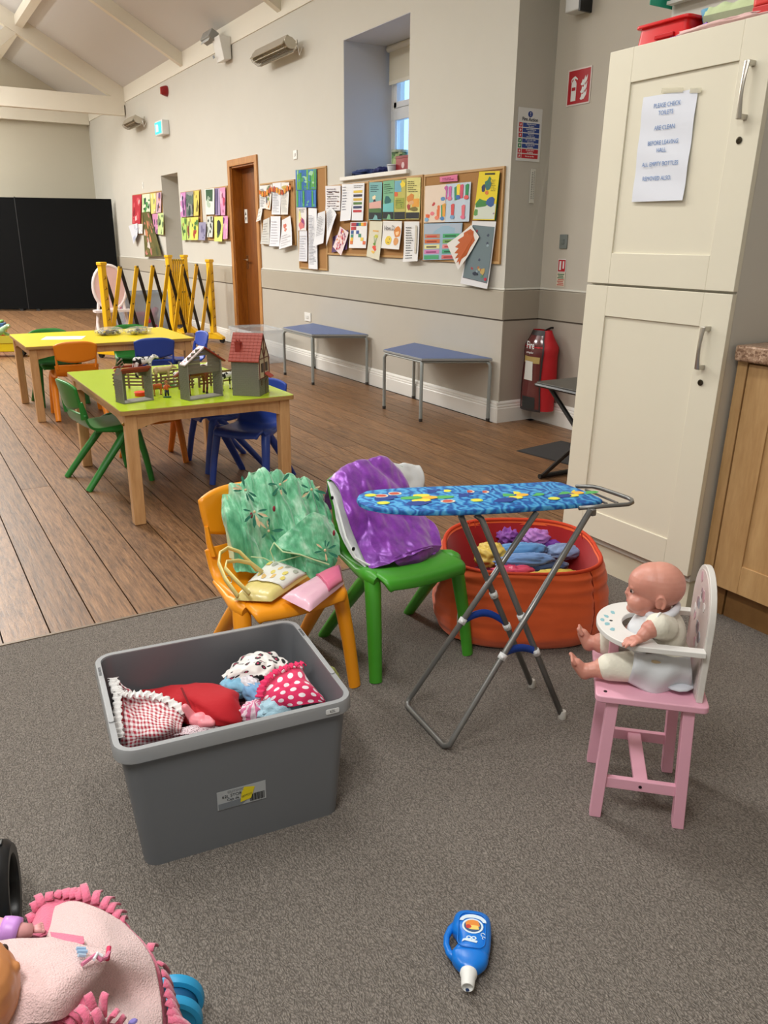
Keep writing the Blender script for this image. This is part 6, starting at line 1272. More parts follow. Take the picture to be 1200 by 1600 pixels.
lem = [(-.03, .0, .026, .010, 'g', 1), (.035, 0, .026, .010, 'g', 1), (-.004, .014, .018, .010, 'y', 2), (.004, -.002, .022, .011, 'o', 3), (-.012, -.018, .020, .010, 'y', 2)]
red_ = [(0, 0, .015, .011, 'w', 1), (0, 0, .011, .008, 'r', 2)]
yel_ = [(0, 0, .013, .010, 'l', 1), (0, 0, .010, .008, 'y', 2)]
nav = [(0, 0, .022, .014, 'n', 0), (.018, .008, .014, .010, 'n', 0)]
for s, t_, k in ((.27, -.012, lem), (.66, -.006, lem), (.91, .002, lem), (.16, .03, red_), (.10, .012, red_), (.47, .035, red_), (.53, .028, red_), (.80, .038, red_), (.35, -.048, red_), (.93, .035, red_), (.06, .02, yel_), (.38, .045, yel_), (.47, -.045, yel_), (.72, .045, yel_), (.80, -.045, yel_), (.09, -.05, yel_),
                 (.10, -.01, nav), (.30, .045, nav), (.42, .002, nav), (.22, -.06, nav), (.58, -.05, nav), (.78, .010, nav), (.55, .052, nav), (.85, -.02, nav)): motif(s, t_, k)
q = MB(); q.tube([(1.666, 1.658, 0.607), (1.708, 1.634, 0.607), (1.718, 1.61, 0.606), (1.724, 1.56, 0.604), (1.729, 1.512, 0.602), (1.724, 1.493, 0.602), (1.708, 1.476, 0.602), (1.685, 1.469, 0.602), (1.632, 1.483, 0.603), (1.535, 1.508, 0.604)], .006, 10); q.build('iron_rest', gray, ib, smooth=True)
q = MB(); q.tube([(1.675, 1.627, 0.604), (1.667, 1.492, 0.602)], .0035, 8); q.tube([(1.644, 1.608, 0.604), (1.636, 1.503, 0.602)], .0035, 8); q.build('rest_wire', gray, ib)
zt = .606
U = [(1.555, 1.484, 0.606), (1.26, 1.43, 0.335), (1.113, 1.468, 0.06), (1.09, 1.468, 0.022), (1.07, 1.47, 0.01), (1.06, 1.498, 0.01), (1.095, 1.667, 0.01), (1.107, 1.711, 0.012), (1.13, 1.732, 0.024), (1.19, 1.763, 0.06), (1.354, 1.691, 0.32), (1.42, 1.55, 0.6)]
# true U frame between floor corners and board underside
na, nb_ = Vector((1.56, 1.489, 0.6)), Vector((1.42, 1.55, 0.6)); fa, fb_ = Vector((1.084, 1.465, 0.012)), Vector((1.105, 1.704, 0.012))
def lerp(a, b, t): return a+(b-a)*t
q = MB(); q.tube([na, lerp(na, fa, .5), lerp(na, fa, .955), lerp(na, fa, .985)+Vector((.002, 0, 0)), lerp(fa, fb_, .06), lerp(fa, fb_, .14), lerp(fa, fb_, .86), lerp(fa, fb_, .94), lerp(nb_, fb_, .985), lerp(nb_, fb_, .955), lerp(nb_, fb_, .5), nb_], .0085, 12); q.build('front_leg_frame', gray, ib, smooth=True)
ga_, gb_ = Vector((1.462, 1.427, 0.008)), Vector((1.499, 1.602, 0.008)); ta, tb = Vector((1.269, 1.585, 0.575)), Vector((1.214, 1.619, 0.603))
for nm, a, b_ in (('rear_leg', ga_, ta), ('rear_leg', gb_, tb)):
    pts = [a, lerp(a, b_, .5), lerp(a, b_, .97), b_]
    if a is ga_: pts = [a, lerp(a, b_, .5), lerp(a, b_, .95), b_, Vector((1.266, 1.596, 0.592)), Vector((1.253, 1.606, 0.604))]
    lg = MB().tube(pts, .0085, 12).build(nm, gray, ib, smooth=True)
    MB().lathe([(.010, -.008), (.012, 0), (.011, .014), (.009, .020)], a, 12).build('foot_cap', mat((190, 188, 180), .4), lg)
clip = mat((226, 228, 228), .35)
def clipat(p, d): q = MB(); q.tube([Vector(p)-d*.009, Vector(p)+d*.009], .0115, 12); q.ell(Vector(p)+Vector((-.007, -.009, .003)), .005, n=8); return q
dU, dR = (na-fa).normalized(), (ta-ga_).normalized()
for t_, a, b_, d in ((.288, fa, na, dU), (.288, fb_, nb_, dU), (.49, ga_, ta, dR), (.49, gb_, tb, dR), (.425, ga_, ta, dR)):
    pass
pA = lerp(na, fa, .545); 
for p, d in ((lerp(na, fa, .62), dU), (lerp(nb_, fb_, .55), dU), (lerp(ta, ga_, .46), dR), (lerp(tb, gb_, .62), dR), (lerp(ta, ga_, .645), dR), (lerp(tb, gb_, .43), dR)): clipat(p, d).build('clip', clip, ib, smooth=True)
bs_ = mat((20, 70, 170), .5)
def strap(a, b_, sag):
    q = MB(); n = 12; vs = []
    for i in range(n+1):
        s = i/n; p = lerp(a, b_, s)+Vector((0, 0, sag*sin(pi*s))); vs += [p+Vector((0, 0, .011)), p-Vector((0, 0, .011))]
    q.add(vs, [(2*i, 2*i+1, 2*i+3, 2*i+2) for i in range(n)]); q.build('blue_strap', bs_, ib, smooth=True, solid=.003)
strap(lerp(nb_, fb_, .55), lerp(tb, gb_, .60), .03); strap(lerp(na, fa, .60), lerp(ta, ga_, .64), .012)
MB().box(Vector((1.569, 1.492, 0.592)), (.016, .02, .02)).build('hinge_bracket', gray, ib, bevel=.003)
# ---------------------------------------------------------------- orange fabric basket
BC = Vector((1.757, 1.985, Z4)); BR = rad(-31); obk = thing('fabric_basket', 'orange padded fabric basket with red lining holding costumes', 'basket', BC, BR)
def se(a, rx, ry, e=2.7): c, s = cos(a), sin(a); return (abs(c)**(2/e)*(1 if c > 0 else -1)*rx, abs(s)**(2/e)*(1 if s > 0 else -1)*ry)
def shell(u, v):
    a = 2*pi*u; pr2 = [(0, .90), (.018, .985), (.07, 1.035), (.14, 1.03), (.20, 1.00), (.24, .97), (.262, .945), (.272, .92), (.270, .90), (.262, .885)]
    p = catmull([Vector((0, r_, z)) for z, r_ in pr2], v); x, y = se(a, .292*p.y, .245*p.y); z = p.z
    back = (y/.245); z += (.032*max(0, back)+.003*sin(3*a))*(p.z/.27)**2
    wr = (1-2.6*abs(noise.noise(Vector((x*3, y*3, z*26)))))*.45+noise.noise(Vector((x*5, y*5, z*55)))*.35; pin = .008*math.exp(-((a-5.45)/.03)**2)+.008*math.exp(-((a-3.9)/.03)**2)
    k = 1+(.026*wr*(1 if v < .75 else .4)-pin*3)
    return (x*k, y*k, z)
q = MB(); q.grid(shell, 120, 60, cu=True); orf = mat((238, 98, 40), .8, bs=50, bstr=.35, sheen=.3); q.build('outer_shell', orf, obk, smooth=True)
def inner(u, v):
    a = 2*pi*u; f = v; x, y = se(a, .292*(.89-.12*f), .245*(.89-.12*f)); z0 = .264+.032*max(0, y/.245); z = z0*(1-f)+.02*f
    k = 1+.02*noise.noise(Vector((x*12, y*12, z*6))); return (x*k, y*k, z)
q = MB(); q.grid(inner, 72, 16, cu=True); o_ = len(q.v); q.add([inner(i/72, 1) for i in range(72)], [tuple(range(72))]); q.build('lining', mat((176, 22, 24), .85, sheen=.2), obk, smooth=True)
q = MB(); q.tube([(se(2*pi*i/60, .292*.915, .245*.915)+(.272+.032*max(0, se(2*pi*i/60, 1, 1)[1]),)) for i in range(60)], .007, 8, closed=True); q.build('rim_piping', mat((206, 62, 22), .8), obk, smooth=True)
for aa in (5.45, 3.9):
    q = MB(); pts = []
    for i in range(14): pts.append(Vector(shell(aa/(2*pi), .06+.80*i/13))*1.0+Vector((0, 0, 0)))
    q.tube(pts, .0022, 5); q.build('seam', mat((150, 44, 14), .8), obk)
q = MB(); q.tube([Vector(shell(3.95/(2*pi), .18+.26*i/5))*1.01 for i in range(6)], .004, 6, flat=.4); q.build('label_tab', mat((220, 214, 206), .6), obk)
for p, a in (((1.676, 2.164, 0.325), .1), ((1.979, 1.932, 0.3), .4)):
    q = MB(); c0 = Vector(p)-BC; c0 = RZ(-BR) @ c0; q.tube([c0+Vector((-.012, 0, -.01)), c0+Vector((-.008, 0, .012)), c0+Vector((.008, 0, .012)), c0+Vector((.012, 0, -.01))], .004, 6, flat=.6); q.build('pull_loop', mat((200, 50, 24), .8), obk)
zc_ = .225
lumpt('lilac_scrunch', 'lilac striped ruffled cloth at the back in orange basket', (1.947, 2.118, 0.245), (.055, .035, .03), mat((190, 130, 206), .6, var=.15, vs=60), 'costume', rz=-.3, amp=.32, freq=2, seed=51, n=56)
lumpt('violet_scrunch', 'violet ruffled cloth knot at back left in basket', (1.861, 2.183, 0.24), (.040, .032, .035), mat((150, 84, 176), .55), 'costume', rz=.2, amp=.32, freq=2, seed=52, n=56)
lumpt('purple_cloth', 'deep purple cloth at the back right in basket', (2.01, 2.079, 0.215), (.075, .04, .03), mat((112, 40, 150), .6), 'costume', rz=-.6, amp=.2, freq=3, seed=53)
for k, (p, r_, c, lb_) in enumerate((((1.815, 2.057, 0.235), (.095, .035, .024), (84, 140, 196), 'mid blue folded cloth in middle of basket'), ((1.772, 1.978, 0.232), (.10, .033, .022), (104, 142, 196), 'grey blue rolled cloth in front of the mid blue cloth'), ((1.981, 2.006, 0.215), (.065, .04, .026), (128, 150, 190), 'pale denim cloth at the basket right'), ((1.827, 1.953, 0.205), (.09, .035, .022), (48, 72, 112), 'dark navy cloth low at the front of basket'))):
    lumpt('blue_clothes', lb_, p, r_, mat(c, .8, var=.1, vs=20, sheen=.2), 'costume', rz=-.35, amp=.2, freq=2.4, seed=60+k, stretch=(.6, 1.6, 1.4))
lumpt('yellow_cloth', 'yellow satin cloth crumpled at left in basket', (1.707, 2.09, 0.225), (.045, .05, .04), mat((214, 184, 84), .5, var=.1, vs=30), 'costume', rz=.4, amp=.30, freq=1.7, seed=71, n=56)
lumpt('yellow_ruffle', 'pale yellow printed cloth along the front of basket', (1.789, 1.856, 0.215), (.085, .022, .02), mat((226, 200, 90), .7, var=.2, vs=60), 'costume', rz=-.35, amp=.25, freq=4, seed=73)
lumpt('pink_tulle', 'sheer bright pink tulle at front left in basket', (1.704, 1.964, 0.205), (.07, .035, .024), mat((222, 70, 110), .5, coat=.3), 'costume', rz=-.3, amp=.3, freq=3, seed=72)
lumpt('costume_heap', 'red cloth filling underneath the costumes in basket', BC+Vector((0, 0, .11)), (.21, .16, .085), mat((120, 30, 60), .8, var=.3, vs=14), 'costume', rz=BR, amp=.12, freq=3, seed=74)
# ---------------------------------------------------------------- pink wooden doll high chair
HC = thing('doll_highchair', 'pink and white wooden doll high chair on the carpet', 'high chair', (1.39, 1.099, Z4), rad(-133)); pk = mat((232, 172, 192), .45, var=.03, vs=12); wp = mat((228, 226, 222), .4, var=.03, vs=10)
for sx in (-1, 1):
    for sy in (-1, 1):
        q = MB(); q.add([(sx*.106+a, sy*.094+b, 0) for a, b in ((-.013, -.013), (.013, -.013), (.013, .013), (-.013, .013))]+[(sx*.098+a, sy*.082+b, .312) for a, b in ((-.013, -.013), (.013, -.013), (.013, .013), (-.013, .013))], [(3, 2, 1, 0), (4, 5, 6, 7), (0, 1, 5, 4), (1, 2, 6, 5), (2, 3, 7, 6), (3, 0, 4, 7)]); q.build('leg', pk, HC, bevel=.002)
for sx in (-1, 1): q = MB(); q.box((sx*.103, 0, .095), (.014, .168, .028)); st_ = q.build('side_stretcher', pk, HC, bevel=.002)
MB().box((0, .002, .098), (.196, .032, .014)).build('cross_stretcher', pk, HC, bevel=.002)
MB().lathe([(.004, 0), (.004, .001)], (.1105, 0, .095), 10, RY(pi/2)).build('screw', mat((70, 60, 66), .4, metal=1), HC)
MB().prism(rrect(-.122, -.122, .122, .122, .014), lambda u, v, w_: (u, v, .312+w_), .018).build('seat', pk, HC, bevel=.004)
q = MB()
for sx in (-1, 1):
    for sy in (-1, 1): q.lathe([(.0045, 0), (.004, .0012), (0, .0012)], (sx*.10, sy*.10, .3298), 10)
q.build('screw', mat((70, 60, 66), .4, metal=.8), HC)
def arch(w_, h, n=18): return [(-w_, 0), (w_, 0), (w_, h-w_)]+[(w_*cos(pi*i/n), h-w_+w_*sin(pi*i/n)) for i in range(1, n)]+[(-w_, h-w_)]
bk = MB().prism(arch(.105, .282), lambda u, v, w_: (u, .094+w_+.035*v*.3, .330+v), .014).build('backrest', mat((214, 210, 204), .4, var=.04, vs=10), HC, bevel=.002)
MB().prism(arch(.094, .268), lambda u, v, w_: (u, .0925+w_+.035*v*.3, .334+v), .0015).build('picture_panel', mat((206, 192, 188), .4, var=.05, vs=24), bk, smooth=False)
q = MB()
for k in range(16):
    a = rnd.random()*6; r_ = .05*rnd.random()+.015; P_ = blob(.5, .5, .5, .5, 8, .3); cu_, cv_ = r_*cos(a)*1.1, .17+r_*sin(a)*1.3
    q.prism([(cu_+(x-.5)*.022, cv_+(y-.5)*.026) for x, y in P_], lambda u, v, w_: (u, .0915+w_+.035*v*.3, .334+v), .001, k % 4)
q.build('painted_flowers', [mat((200, 160, 168), .5), mat((160, 160, 168), .5), mat((226, 222, 220), .5), mat((150, 130, 136), .5)], bk, smooth=False)
# tray: white U ring
n = 24; outer = [(.118*cos(pi+pi*i/n), -.030+.098*sin(pi+pi*i/n)) for i in range(n+1)]; inn = [(.062*cos(2*pi-pi*i/n), -.022+.048*sin(2*pi-pi*i/n)) for i in range(n+1)]
tr = MB().prism(outer+[(.118, .098), (.094, .098), (.094, .0), (.066, -.01)]+inn[1:-1]+[(-.066, -.01), (-.094, .0), (-.094, .098), (-.118, .098)], lambda u, v, w_: (u, v, .447+w_-.12*(v)*.0), .013).build('tray', wp, HC, bevel=.002)
q = MB()
for (u, v) in ((-.02, -.105), (.02, -.105), (.045, -.095), (-.045, -.09), (.0, -.115)): q.prism([(u+(x-.5)*.016, v+(y-.5)*.012) for x, y in blob(.5, .5, .5, .5, 7, .4)], lambda a, b, w_: (a, b, .4602+w_), .0005)
q.build('tray_print', mat((140, 190, 200), .5), tr, smooth=False)
MB().lathe([(.004, 0), (0, .001)], (0, -.095, .4602), 10).build('screw', mat((70, 70, 74), .4, metal=1), tr)
MB().box((0, -.082, .389), (.022, .022, .118)).build('tray_post', pk, HC, bevel=.003)
# ---------------------------------------------------------------- baby doll
def skin_mat():
    m, nt, b = newmat('doll_skin'); v = coords(nt); n = nz(nt, v, 14, 3)
    L(nt, ramp(nt, n, [(.3, lin((196, 132, 116))), (.7, lin((212, 150, 132)))]), b.inputs['Base Color']); b.inputs['Roughness'].default_value = .42; b.inputs['Subsurface Weight'].default_value = .12; b.inputs['Subsurface Radius'].default_value = (.02, .008, .005); b.inputs['Subsurface Scale'].default_value = .3; return m
sk = skin_mat()
DL = thing('baby_doll', 'bald baby doll in cream romper seated in pink high chair', 'doll', (1.39, 1.099, Z4), rad(-133))
q = MB()
# head facing -Y: skull, forehead, face, cheeks, nose, lips, chin, ears, neck
hy, hz = -.007, .551
q.ell((0, hy+.010, hz+.010), (.050, .056, .053), n=28); q.ell((0, hy-.006, hz+.013), (.0485, .050, .0475), n=28); q.ell((0, hy-.020, hz+.012), (.044, .040, .040), n=24); q.ell((0, hy-.022, hz-.022), (.041, .037, .033), n=24)
for s in (-1, 1):
    q.ell((s*.021, hy-.038, hz-.030), (.0225, .022, .022), n=18)     # cheeks
    q.ell((s*.050, hy+.006, hz-.014), (.006, .010, .015), RZ(s*.35), n=14)    # ear
    q.tube([Vector((s*.053, hy+.008+.010*cos(a), hz-.013+.015*sin(a))) for a in [i*.52-1.2 for i in range(9)]], .0034, 8)
    q.ell((s*.017, hy-.048, hz+.006), (.013, .010, .006), n=12)
q.ell((0, hy-.057, hz-.017), (.0078, .0085, .0072), n=12); q.ell((0, hy-.055, hz-.010), (.006, .008, .010), n=12)
q.ell((0, hy-.0535, hz-.0315), (.011, .006, .0045), n=12); q.ell((0, hy-.0520, hz-.0395), (.009, .006, .0045), n=12); q.ell((0, hy-.044, hz-.054), (.016, .014, .011), n=14); q.ell((0, hy-.020, hz-.046), (.034, .032, .022), n=18)
q.cap((0, .006, hz-.045), (0, .012, .485), .026, .030)
# torso
q.ell((0, .022, .440), (.056, .040, .060), n=20); q.ell((0, .024, .385), (.060, .050, .050), n=20)
def arm(s, el, wr, hd, fd):
    sh_ = Vector((s*.052, .016, .478)); el, wr, hd = Vector(el), Vector(wr), Vector(hd)
    q.cap(sh_, el, .024, .021); q.cap(el, wr, .0205, .0145); q.ell(lerp(el, wr, .45), .0205); q.ell(hd, (.015, .017, .009), n=12)
    f = Vector(fd).normalized(); side = f.cross(Vector((0, 0, 1))).normalized()
    for k in range(4):
        b0 = hd+f*.010+side*(k-1.5)*.0082; l = (.014, .018, .017, .013)[k]
        m1 = b0+f*l*.6+Vector((0, 0, .001)); q.cap(b0, m1, .0042, .0038, 8); q.cap(m1, m1+f*l*.5+Vector((0, 0, -.006)), .0038, .0032, 8)
    th = hd-side*.012*s; q.cap(th, th-side*.008*s+f*.008+Vector((0, 0, .002)), .0048, .004, 8); q.cap(th-side*.008*s+f*.008, th-side*.009*s+f*.016, .004, .0034, 8)
arm(1, (.078, -.008, .498), (.098, -.034, .478), (.104, -.048, .470), (.15, -1, -.35))
arm(-1, (-.078, .004, .455), (-.084, -.012, .425), (-.084, -.024, .420), (-.1, -1, -.5))
def leg(s, kn, an, ft, td):
    hp = Vector((s*.034, .006, .372)); kn, an, ft = Vector(kn), Vector(an), Vector(ft)
    q.cap(hp, kn, .034, .027); q.cap(kn, an, .025, .0165); q.ell(lerp(kn, an, .4), .0255); q.ell(an, .0185)
    f = Vector(td).normalized(); q.cap(an+Vector((0, -.004, -.006)), ft, .0165, .0135); side = f.cross(Vector((1, 0, 0))).normalized()
    X = Vector((1, 0, 0)); 
    for k in range(5):
        b0 = ft+f*.007+X*(k-2)*.0072; r_ = .0062 if k == (2-2*s) else .0044
        q.cap(b0, b0+f*(.015 if k == (2-2*s) else .012-.0008*abs(k-2)), r_, r_*.9, 8)
leg(1, (.050, -.082, .368), (.054, -.142, .352), (.055, -.166, .368), (.05, -.55, .6))
leg(-1, (-.048, -.090, .376), (-.050, -.132, .372), (-.052, -.152, .392), (-.05, -.5, .75))
q.build('body', sk, DL, remesh=.0016, sm=9)
q = MB()
for s in (-1, 1): q.ell((s*.019, hy-.0505, hz-.003), (.0068, .0045, .0062), RZ(s*.3), n=14)
eye = q.build('eye', mat((196, 168, 160), .15), DL, smooth=True)
q = MB()
for s in (-1, 1): q.ell((s*.0205, hy-.0535, hz-.003), (.004, .0026, .0045), RZ(s*.3), n=12)
q.build('iris', mat((30, 18, 14), .1), eye, smooth=True)
q = MB(); q.ell((0, hy-.0565, hz-.0355), (.0075, .003, .002), n=10); q.build('lips', mat((190, 92, 88), .4), DL, smooth=True)
# romper: short sleeves, leg cuffs, bib
rom = MB(); rom.ell((0, .024, .440), (.066, .050, .062), n=40); rom.ell((0, .028, .390), (.074, .060, .056), n=40); rom.ell((0, .010, .362), (.080, .055, .032), n=40)
rom.cap((.050, .016, .480), (.074, -.002, .494), .031, .0285, 32); rom.cap((-.050, .016, .480), (-.074, .006, .462), .031, .028, 32)
rom.cap((.034, .006, .372), (.052, -.092, .367), .041, .0315, 32); rom.cap((-.034, .006, .372), (-.049, -.092, .376), .040, .031, 32)
rom.build('romper', mat((226, 222, 206), .9, bs=34, bstr=.7, bdist=.006, var=.06, vs=30), DL, remesh=.0022, sm=4)
bib = MB()
def bibf(u, v):
    x = (u-.5)*.11*(1+.5*v); a = v
    y = -.026-.022*sin(pi*min(1, a*1.1))-.02*a+abs(u-.5)**2*.14; z = .500-.118*a+.004*sin(u*9+a*5); return (x, y, z)
bib.grid(bibf, 20, 20); bo = bib.build('bib', mat((224, 228, 232), .9, bs=120, bstr=.2), DL, smooth=True, solid=.003)
fl = MB()
def skf(u, v):   # cloth skirt flap at the near side and seat
    x = .078+.012*sin(v*4)+.004*sin(u*11+v*3); y = -.045+.12*u; z = .425-.082*v-.018*sin(pi*u)*v; return (x+.012*v*sin(u*5), y+.02*v*(u-.3), z)
fl.grid(skf, 18, 16); fl.build('tunic_flap', mat((216, 220, 224), .9, bs=120, bstr=.2), DL, smooth=True, solid=.003)
em = MB(); em.prism([(.0+x*.03, .39+y*.035) for x, y in blob(.5, .5, .5, .5, 10, .25)], lambda u, v, w_: (.0835+w_, u-.012, v-.01), .0012); em.build('embroidery', mat((216, 196, 160), .8), DL, smooth=False)
q = MB(); q.tube([(.045*cos(a)*1.12, .010+.034*sin(a), .506+.010*sin(a)) for a in [i*2*pi/20 for i in range(20)]], .009, 8, closed=True); q.build('collar', mat((222, 224, 230), .9, bs=120), DL, smooth=True)
q = MB(); q.tube([Vector((.100+.0*i, .0, 0)) if 0 else Vector((.074+.0305*cos(a)*.55, -.002+.0305*cos(a)*-.3+.012*0, .494+.0295*sin(a))) for a in [i*2*pi/18 for i in range(18)]], .0028, 6, closed=True); q.build('sleeve_hem', mat((232, 232, 228), .9), DL, smooth=True)
q = MB(); q.ell((.02, .06, .345), (.07, .045, .010), n=16); q.build('tunic_hem', mat((206, 210, 218), .9), DL, smooth=True)
# ---------------------------------------------------------------- toy detergent bottle
BT = thing('toy_bottle', 'blue plastic toy detergent bottle with white cap lying on carpet', 'bottle', (.752, .922, Z4), rad(-40)); BT.scale = (.93, .93, .93); bb2 = mat((14, 118, 214), .3, var=.02)
prof = [(-.072, .018, .010), (-.070, .030, .016), (-.060, .0375, .021), (-.035, .041, .0235), (0, .041, .0235), (.022, .039, .0225), (.030, .037, .021), (.036, .038, .0215), (.050, .034, .0195), (.062, .024, .016), (.068, .016, .013), (.074, .0125, .0125)]
def bot(u, v):
    p = catmull([Vector(x) for x in prof], v); a = 2*pi*u; e = 2.6; c, s = cos(a), sin(a)
    x = abs(c)**(2/e)*(1 if c > 0 else -1)*p.y; z = abs(s)**(2/e)*(1 if s > 0 else -1)*p.z
    if x < 0 and -.02 < p.x < .03: x *= .62+.38*min(1, abs(p.x-.004)/.026)**2
    return (x+.004, -p.x, z+.0245)
q = MB(); q.grid(bot, 40, 48, cu=True); q.add([bot(i/40, 0) for i in range(40)], [tuple(range(40))]); q.build('body', bb2, BT, smooth=60)
q = MB(); q.tube([(-.028, .042, .0245), (-.040, .028, .0245), (-.046, .008, .0245), (-.045, -.012, .0245), (-.038, -.030, .0245), (-.024, -.042, .0245)], [.010, .0075, .0065, .0065, .0075, .010], 12); q.build('handle', bb2, BT, smooth=True)
q = MB(); q.lathe([(.0165, 0), (.0175, .006), (.0165, .010), (.0145, .013), (.0128, .034), (.011, .036), (.0095, .030), (0, .030)], (.004, -.068, .0245), 18, RX(pi/2)); cp_ = q.build('cap', mat((232, 232, 228), .35), BT, smooth=40)
q = MB(); q.prism([(x*.010, z*.010) for x, z in blob(0.5, .5, .5, .5, 8, .3)], lambda u, v, w_: (u-.001, -.1042-w_, v+.014), .0008); q.build('chipped_paint', mat((40, 70, 120), .6), cp_, smooth=False)
wl = mat((214, 230, 240), .4)
zt_ = .0480
def lab_(poly, m_, lay=0, nm='label_print'): MB().prism(poly, lambda u, v, w_: (u+.006, v, zt_+.0002*lay+w_-.9*abs(u)**2), .0006).build(nm, m_, BT, smooth=False)
lab_([(.028*cos(a), .034+.018*sin(a)) for a in [i*pi/10 for i in range(11)]]+[(.020*cos(a), .034+.009*sin(a)) for a in [pi-i*pi/10 for i in range(11)]], wl)
lab_([(.022*cos(2*pi*i/20), .022+.019*sin(2*pi*i/20)) for i in range(20)], wl); lab_([(.018*cos(2*pi*i/20), .022+.0155*sin(2*pi*i/20)) for i in range(20)], mat((60, 90, 130), .4), 1)
lab_([(x*.032-.016, y*.02+.018) for x, y in blob(.5, .5, .5, .5, 9, .2)], mat((226, 140, 60), .4), 2); lab_([(x*.024-.010, y*.012+.012) for x, y in blob(.5, .5, .5, .5, 9, .2)], mat((236, 206, 110), .4), 3); lab_([(x*.012-.014, y*.010+.014) for x, y in blob(.5, .5, .5, .5, 9, .2)], mat((200, 60, 50), .4), 4)
for cx_ in (-.006, .004): lab_([(cx_+.0055*cos(2*pi*i/14), -.008+.0045*sin(2*pi*i/14)) for i in range(14)], wl); lab_([(cx_+.003*cos(2*pi*i/14), -.008+.002*sin(2*pi*i/14)) for i in range(14)], bb2, 1)
lab_([(-.020, -.020), (-.014, -.016), (.010, -.019), (.012, -.014), (-.012, -.010), (-.018, -.013)], wl)
for (u, v, r_) in ((.022, .004, .004), (.024, -.004, .003)): q = MB(); q.tube([(u+.006+r_*cos(a), v+r_*sin(a), .0470) for a in [i*.45 for i in range(11)]], .0008, 5); q.build('bubble_mark', wl, BT)
q = MB(); q.tube([(x+.004, y, .0478-abs(x)**2*2.2) for x, y in rrect(-.027, -.030, .029, .056, .016)], .0012, 6, closed=True); q.build('panel_ridge', bb2, BT, smooth=True)
# ---------------------------------------------------------------- doll pushchair, pink fleece blanket
PC = thing('doll_pushchair', 'doll pushchair under pink blanket with a black wheel and blue casters', 'pushchair', (0, 0, 0)); bp = mat((24, 24, 26), .35); bl2 = mat((40, 150, 200), .4)
wc = Vector((-.004, 1.425, .097+Z4)); ax_ = Vector((.975, -.20, 0)).normalized(); Rw = Vector((0, 0, 1)).rotation_difference(ax_).to_matrix()
prf = [(.066, -.028), (.084, -.029), (.094, -.018), (.097, 0), (.094, .018), (.084, .029), (.066, .028), (.062, .02), (.062, -.02)]
wh = MB().lathe(prf+[prf[0]], wc, 40, Rw).build('wheel', mat((20, 20, 22), .35), PC, smooth=40)
q = MB()
for i in range(14):
    a = 2*pi*i/14; q.box(wc+Rw @ Vector((.096*cos(a), .096*sin(a), .007*(-1)**i)), (.006, .020, .020), Rw @ RZ(a), mi=0)
q.build('tread_block', mat((26, 26, 28), .4), wh, bevel=.002)
q = MB()
for i in range(6): a = 2*pi*i/6; q.tube([wc+Rw @ Vector((.012*cos(a), .012*sin(a), 0)), wc+Rw @ Vector((.068*cos(a+.2), .068*sin(a+.2), 0))], .007, 8)
q.lathe([(.018, -.016), (.018, .016), (0, .018)], wc, 14, Rw); q.build('spokes', mat((50, 50, 52), .3), wh)
MB().rod(wc-ax_*.02, wc-ax_*.42, .006, 10).build('axle', bp, PC)
cc_ = Vector((.218, 1.045, .0)); axb = Vector((-.38, -.92, 0)).normalized(); Rb = Vector((0, 0, 1)).rotation_difference(axb).to_matrix()
for s in (-1, 1):
    p = cc_+axb*.020*s+Vector((0, 0, .052+Z4)); c_ = MB().lathe([(.0, -.010), (.042, -.010), (.050, -.008), (.052, 0), (.050, .008), (.042, .010), (.040, .006), (.012, .006), (.010, .009), (0, .009)], p, 28, Rb).build('castor_wheel', bl2, PC, smooth=35)
    MB().lathe([(.006, .009), (.006, .0105), (0, .0105)], p, 10, Rb).build('hub_screw', mat((60, 70, 80), .4), c_)
MB().lathe([(.040, -.011), (.040, .011)], cc_+Vector((0, 0, .052+Z4)), 24, Rb).build('castor_core', mat((10, 84, 130), .5), PC)
q = MB(); q.tube([cc_+Vector((-.03, -.02, .08)), cc_+Vector((-.04, -.03, .16)), (.12, .90, .28), (.05, .80, .40)], .009, 10); q.tube([cc_+Vector((-.04, -.03, .14)), (.05, 1.10, .20), (-.05, 1.3, .16), wc-ax_*.08], .009, 10)
q.tube([(-.42, 1.58, .1), (-.35, 1.2, .3), (-.25, .8, .45), (-.15, .2, .75)], .009, 10); q.build('frame_tube', bp, PC, smooth=True)
MB().prism(rrect(-.42, .42, .13, .98, .05), lambda u, v, w_: (u, v, .27+w_), .05).build('seat_base', mat((60, 30, 60), .8), PC, bevel=.01)
flc = mat((232, 196, 194), .95, bs=420, bstr=.9, bdist=.004, sheen=.5, var=.03, vs=30); pkf = mat((222, 110, 140), .95, bs=300, bstr=.6, bdist=.003, sheen=.4)
q = cloth([[(0.062, 1.021, 0.385), (0.086, 1.015, 0.39), (0.114, 0.982, 0.392), (0.143, 0.953, 0.375)],
           [(0.048, 0.965, 0.4), (0.076, 0.924, 0.425), (0.113, 0.897, 0.42), (0.157, 0.898, 0.375)],
           [(0.028, 0.907, 0.42), (0.061, 0.851, 0.455), (0.105, 0.841, 0.43), (0.163, 0.865, 0.36)],
           [(0.015, 0.866, 0.42), (0.05, 0.811, 0.45), (0.093, 0.833, 0.385), (0.16, 0.832, 0.345)],
           [(0.006, 0.807, 0.42), (0.037, 0.77, 0.43), (0.079, 0.759, 0.415), (0.149, 0.79, 0.335)],
           [(-0.014, 0.732, 0.4), (0.022, 0.694, 0.42), (0.064, 0.677, 0.41), (0.127, 0.712, 0.32)]], 70, 70, .004, 7, 2)
BK = cl('fleece_blanket', 'pale pink fleece blanket with fringed dark pink edge over pushchair', q, flc, cat='blanket', solid=.006)
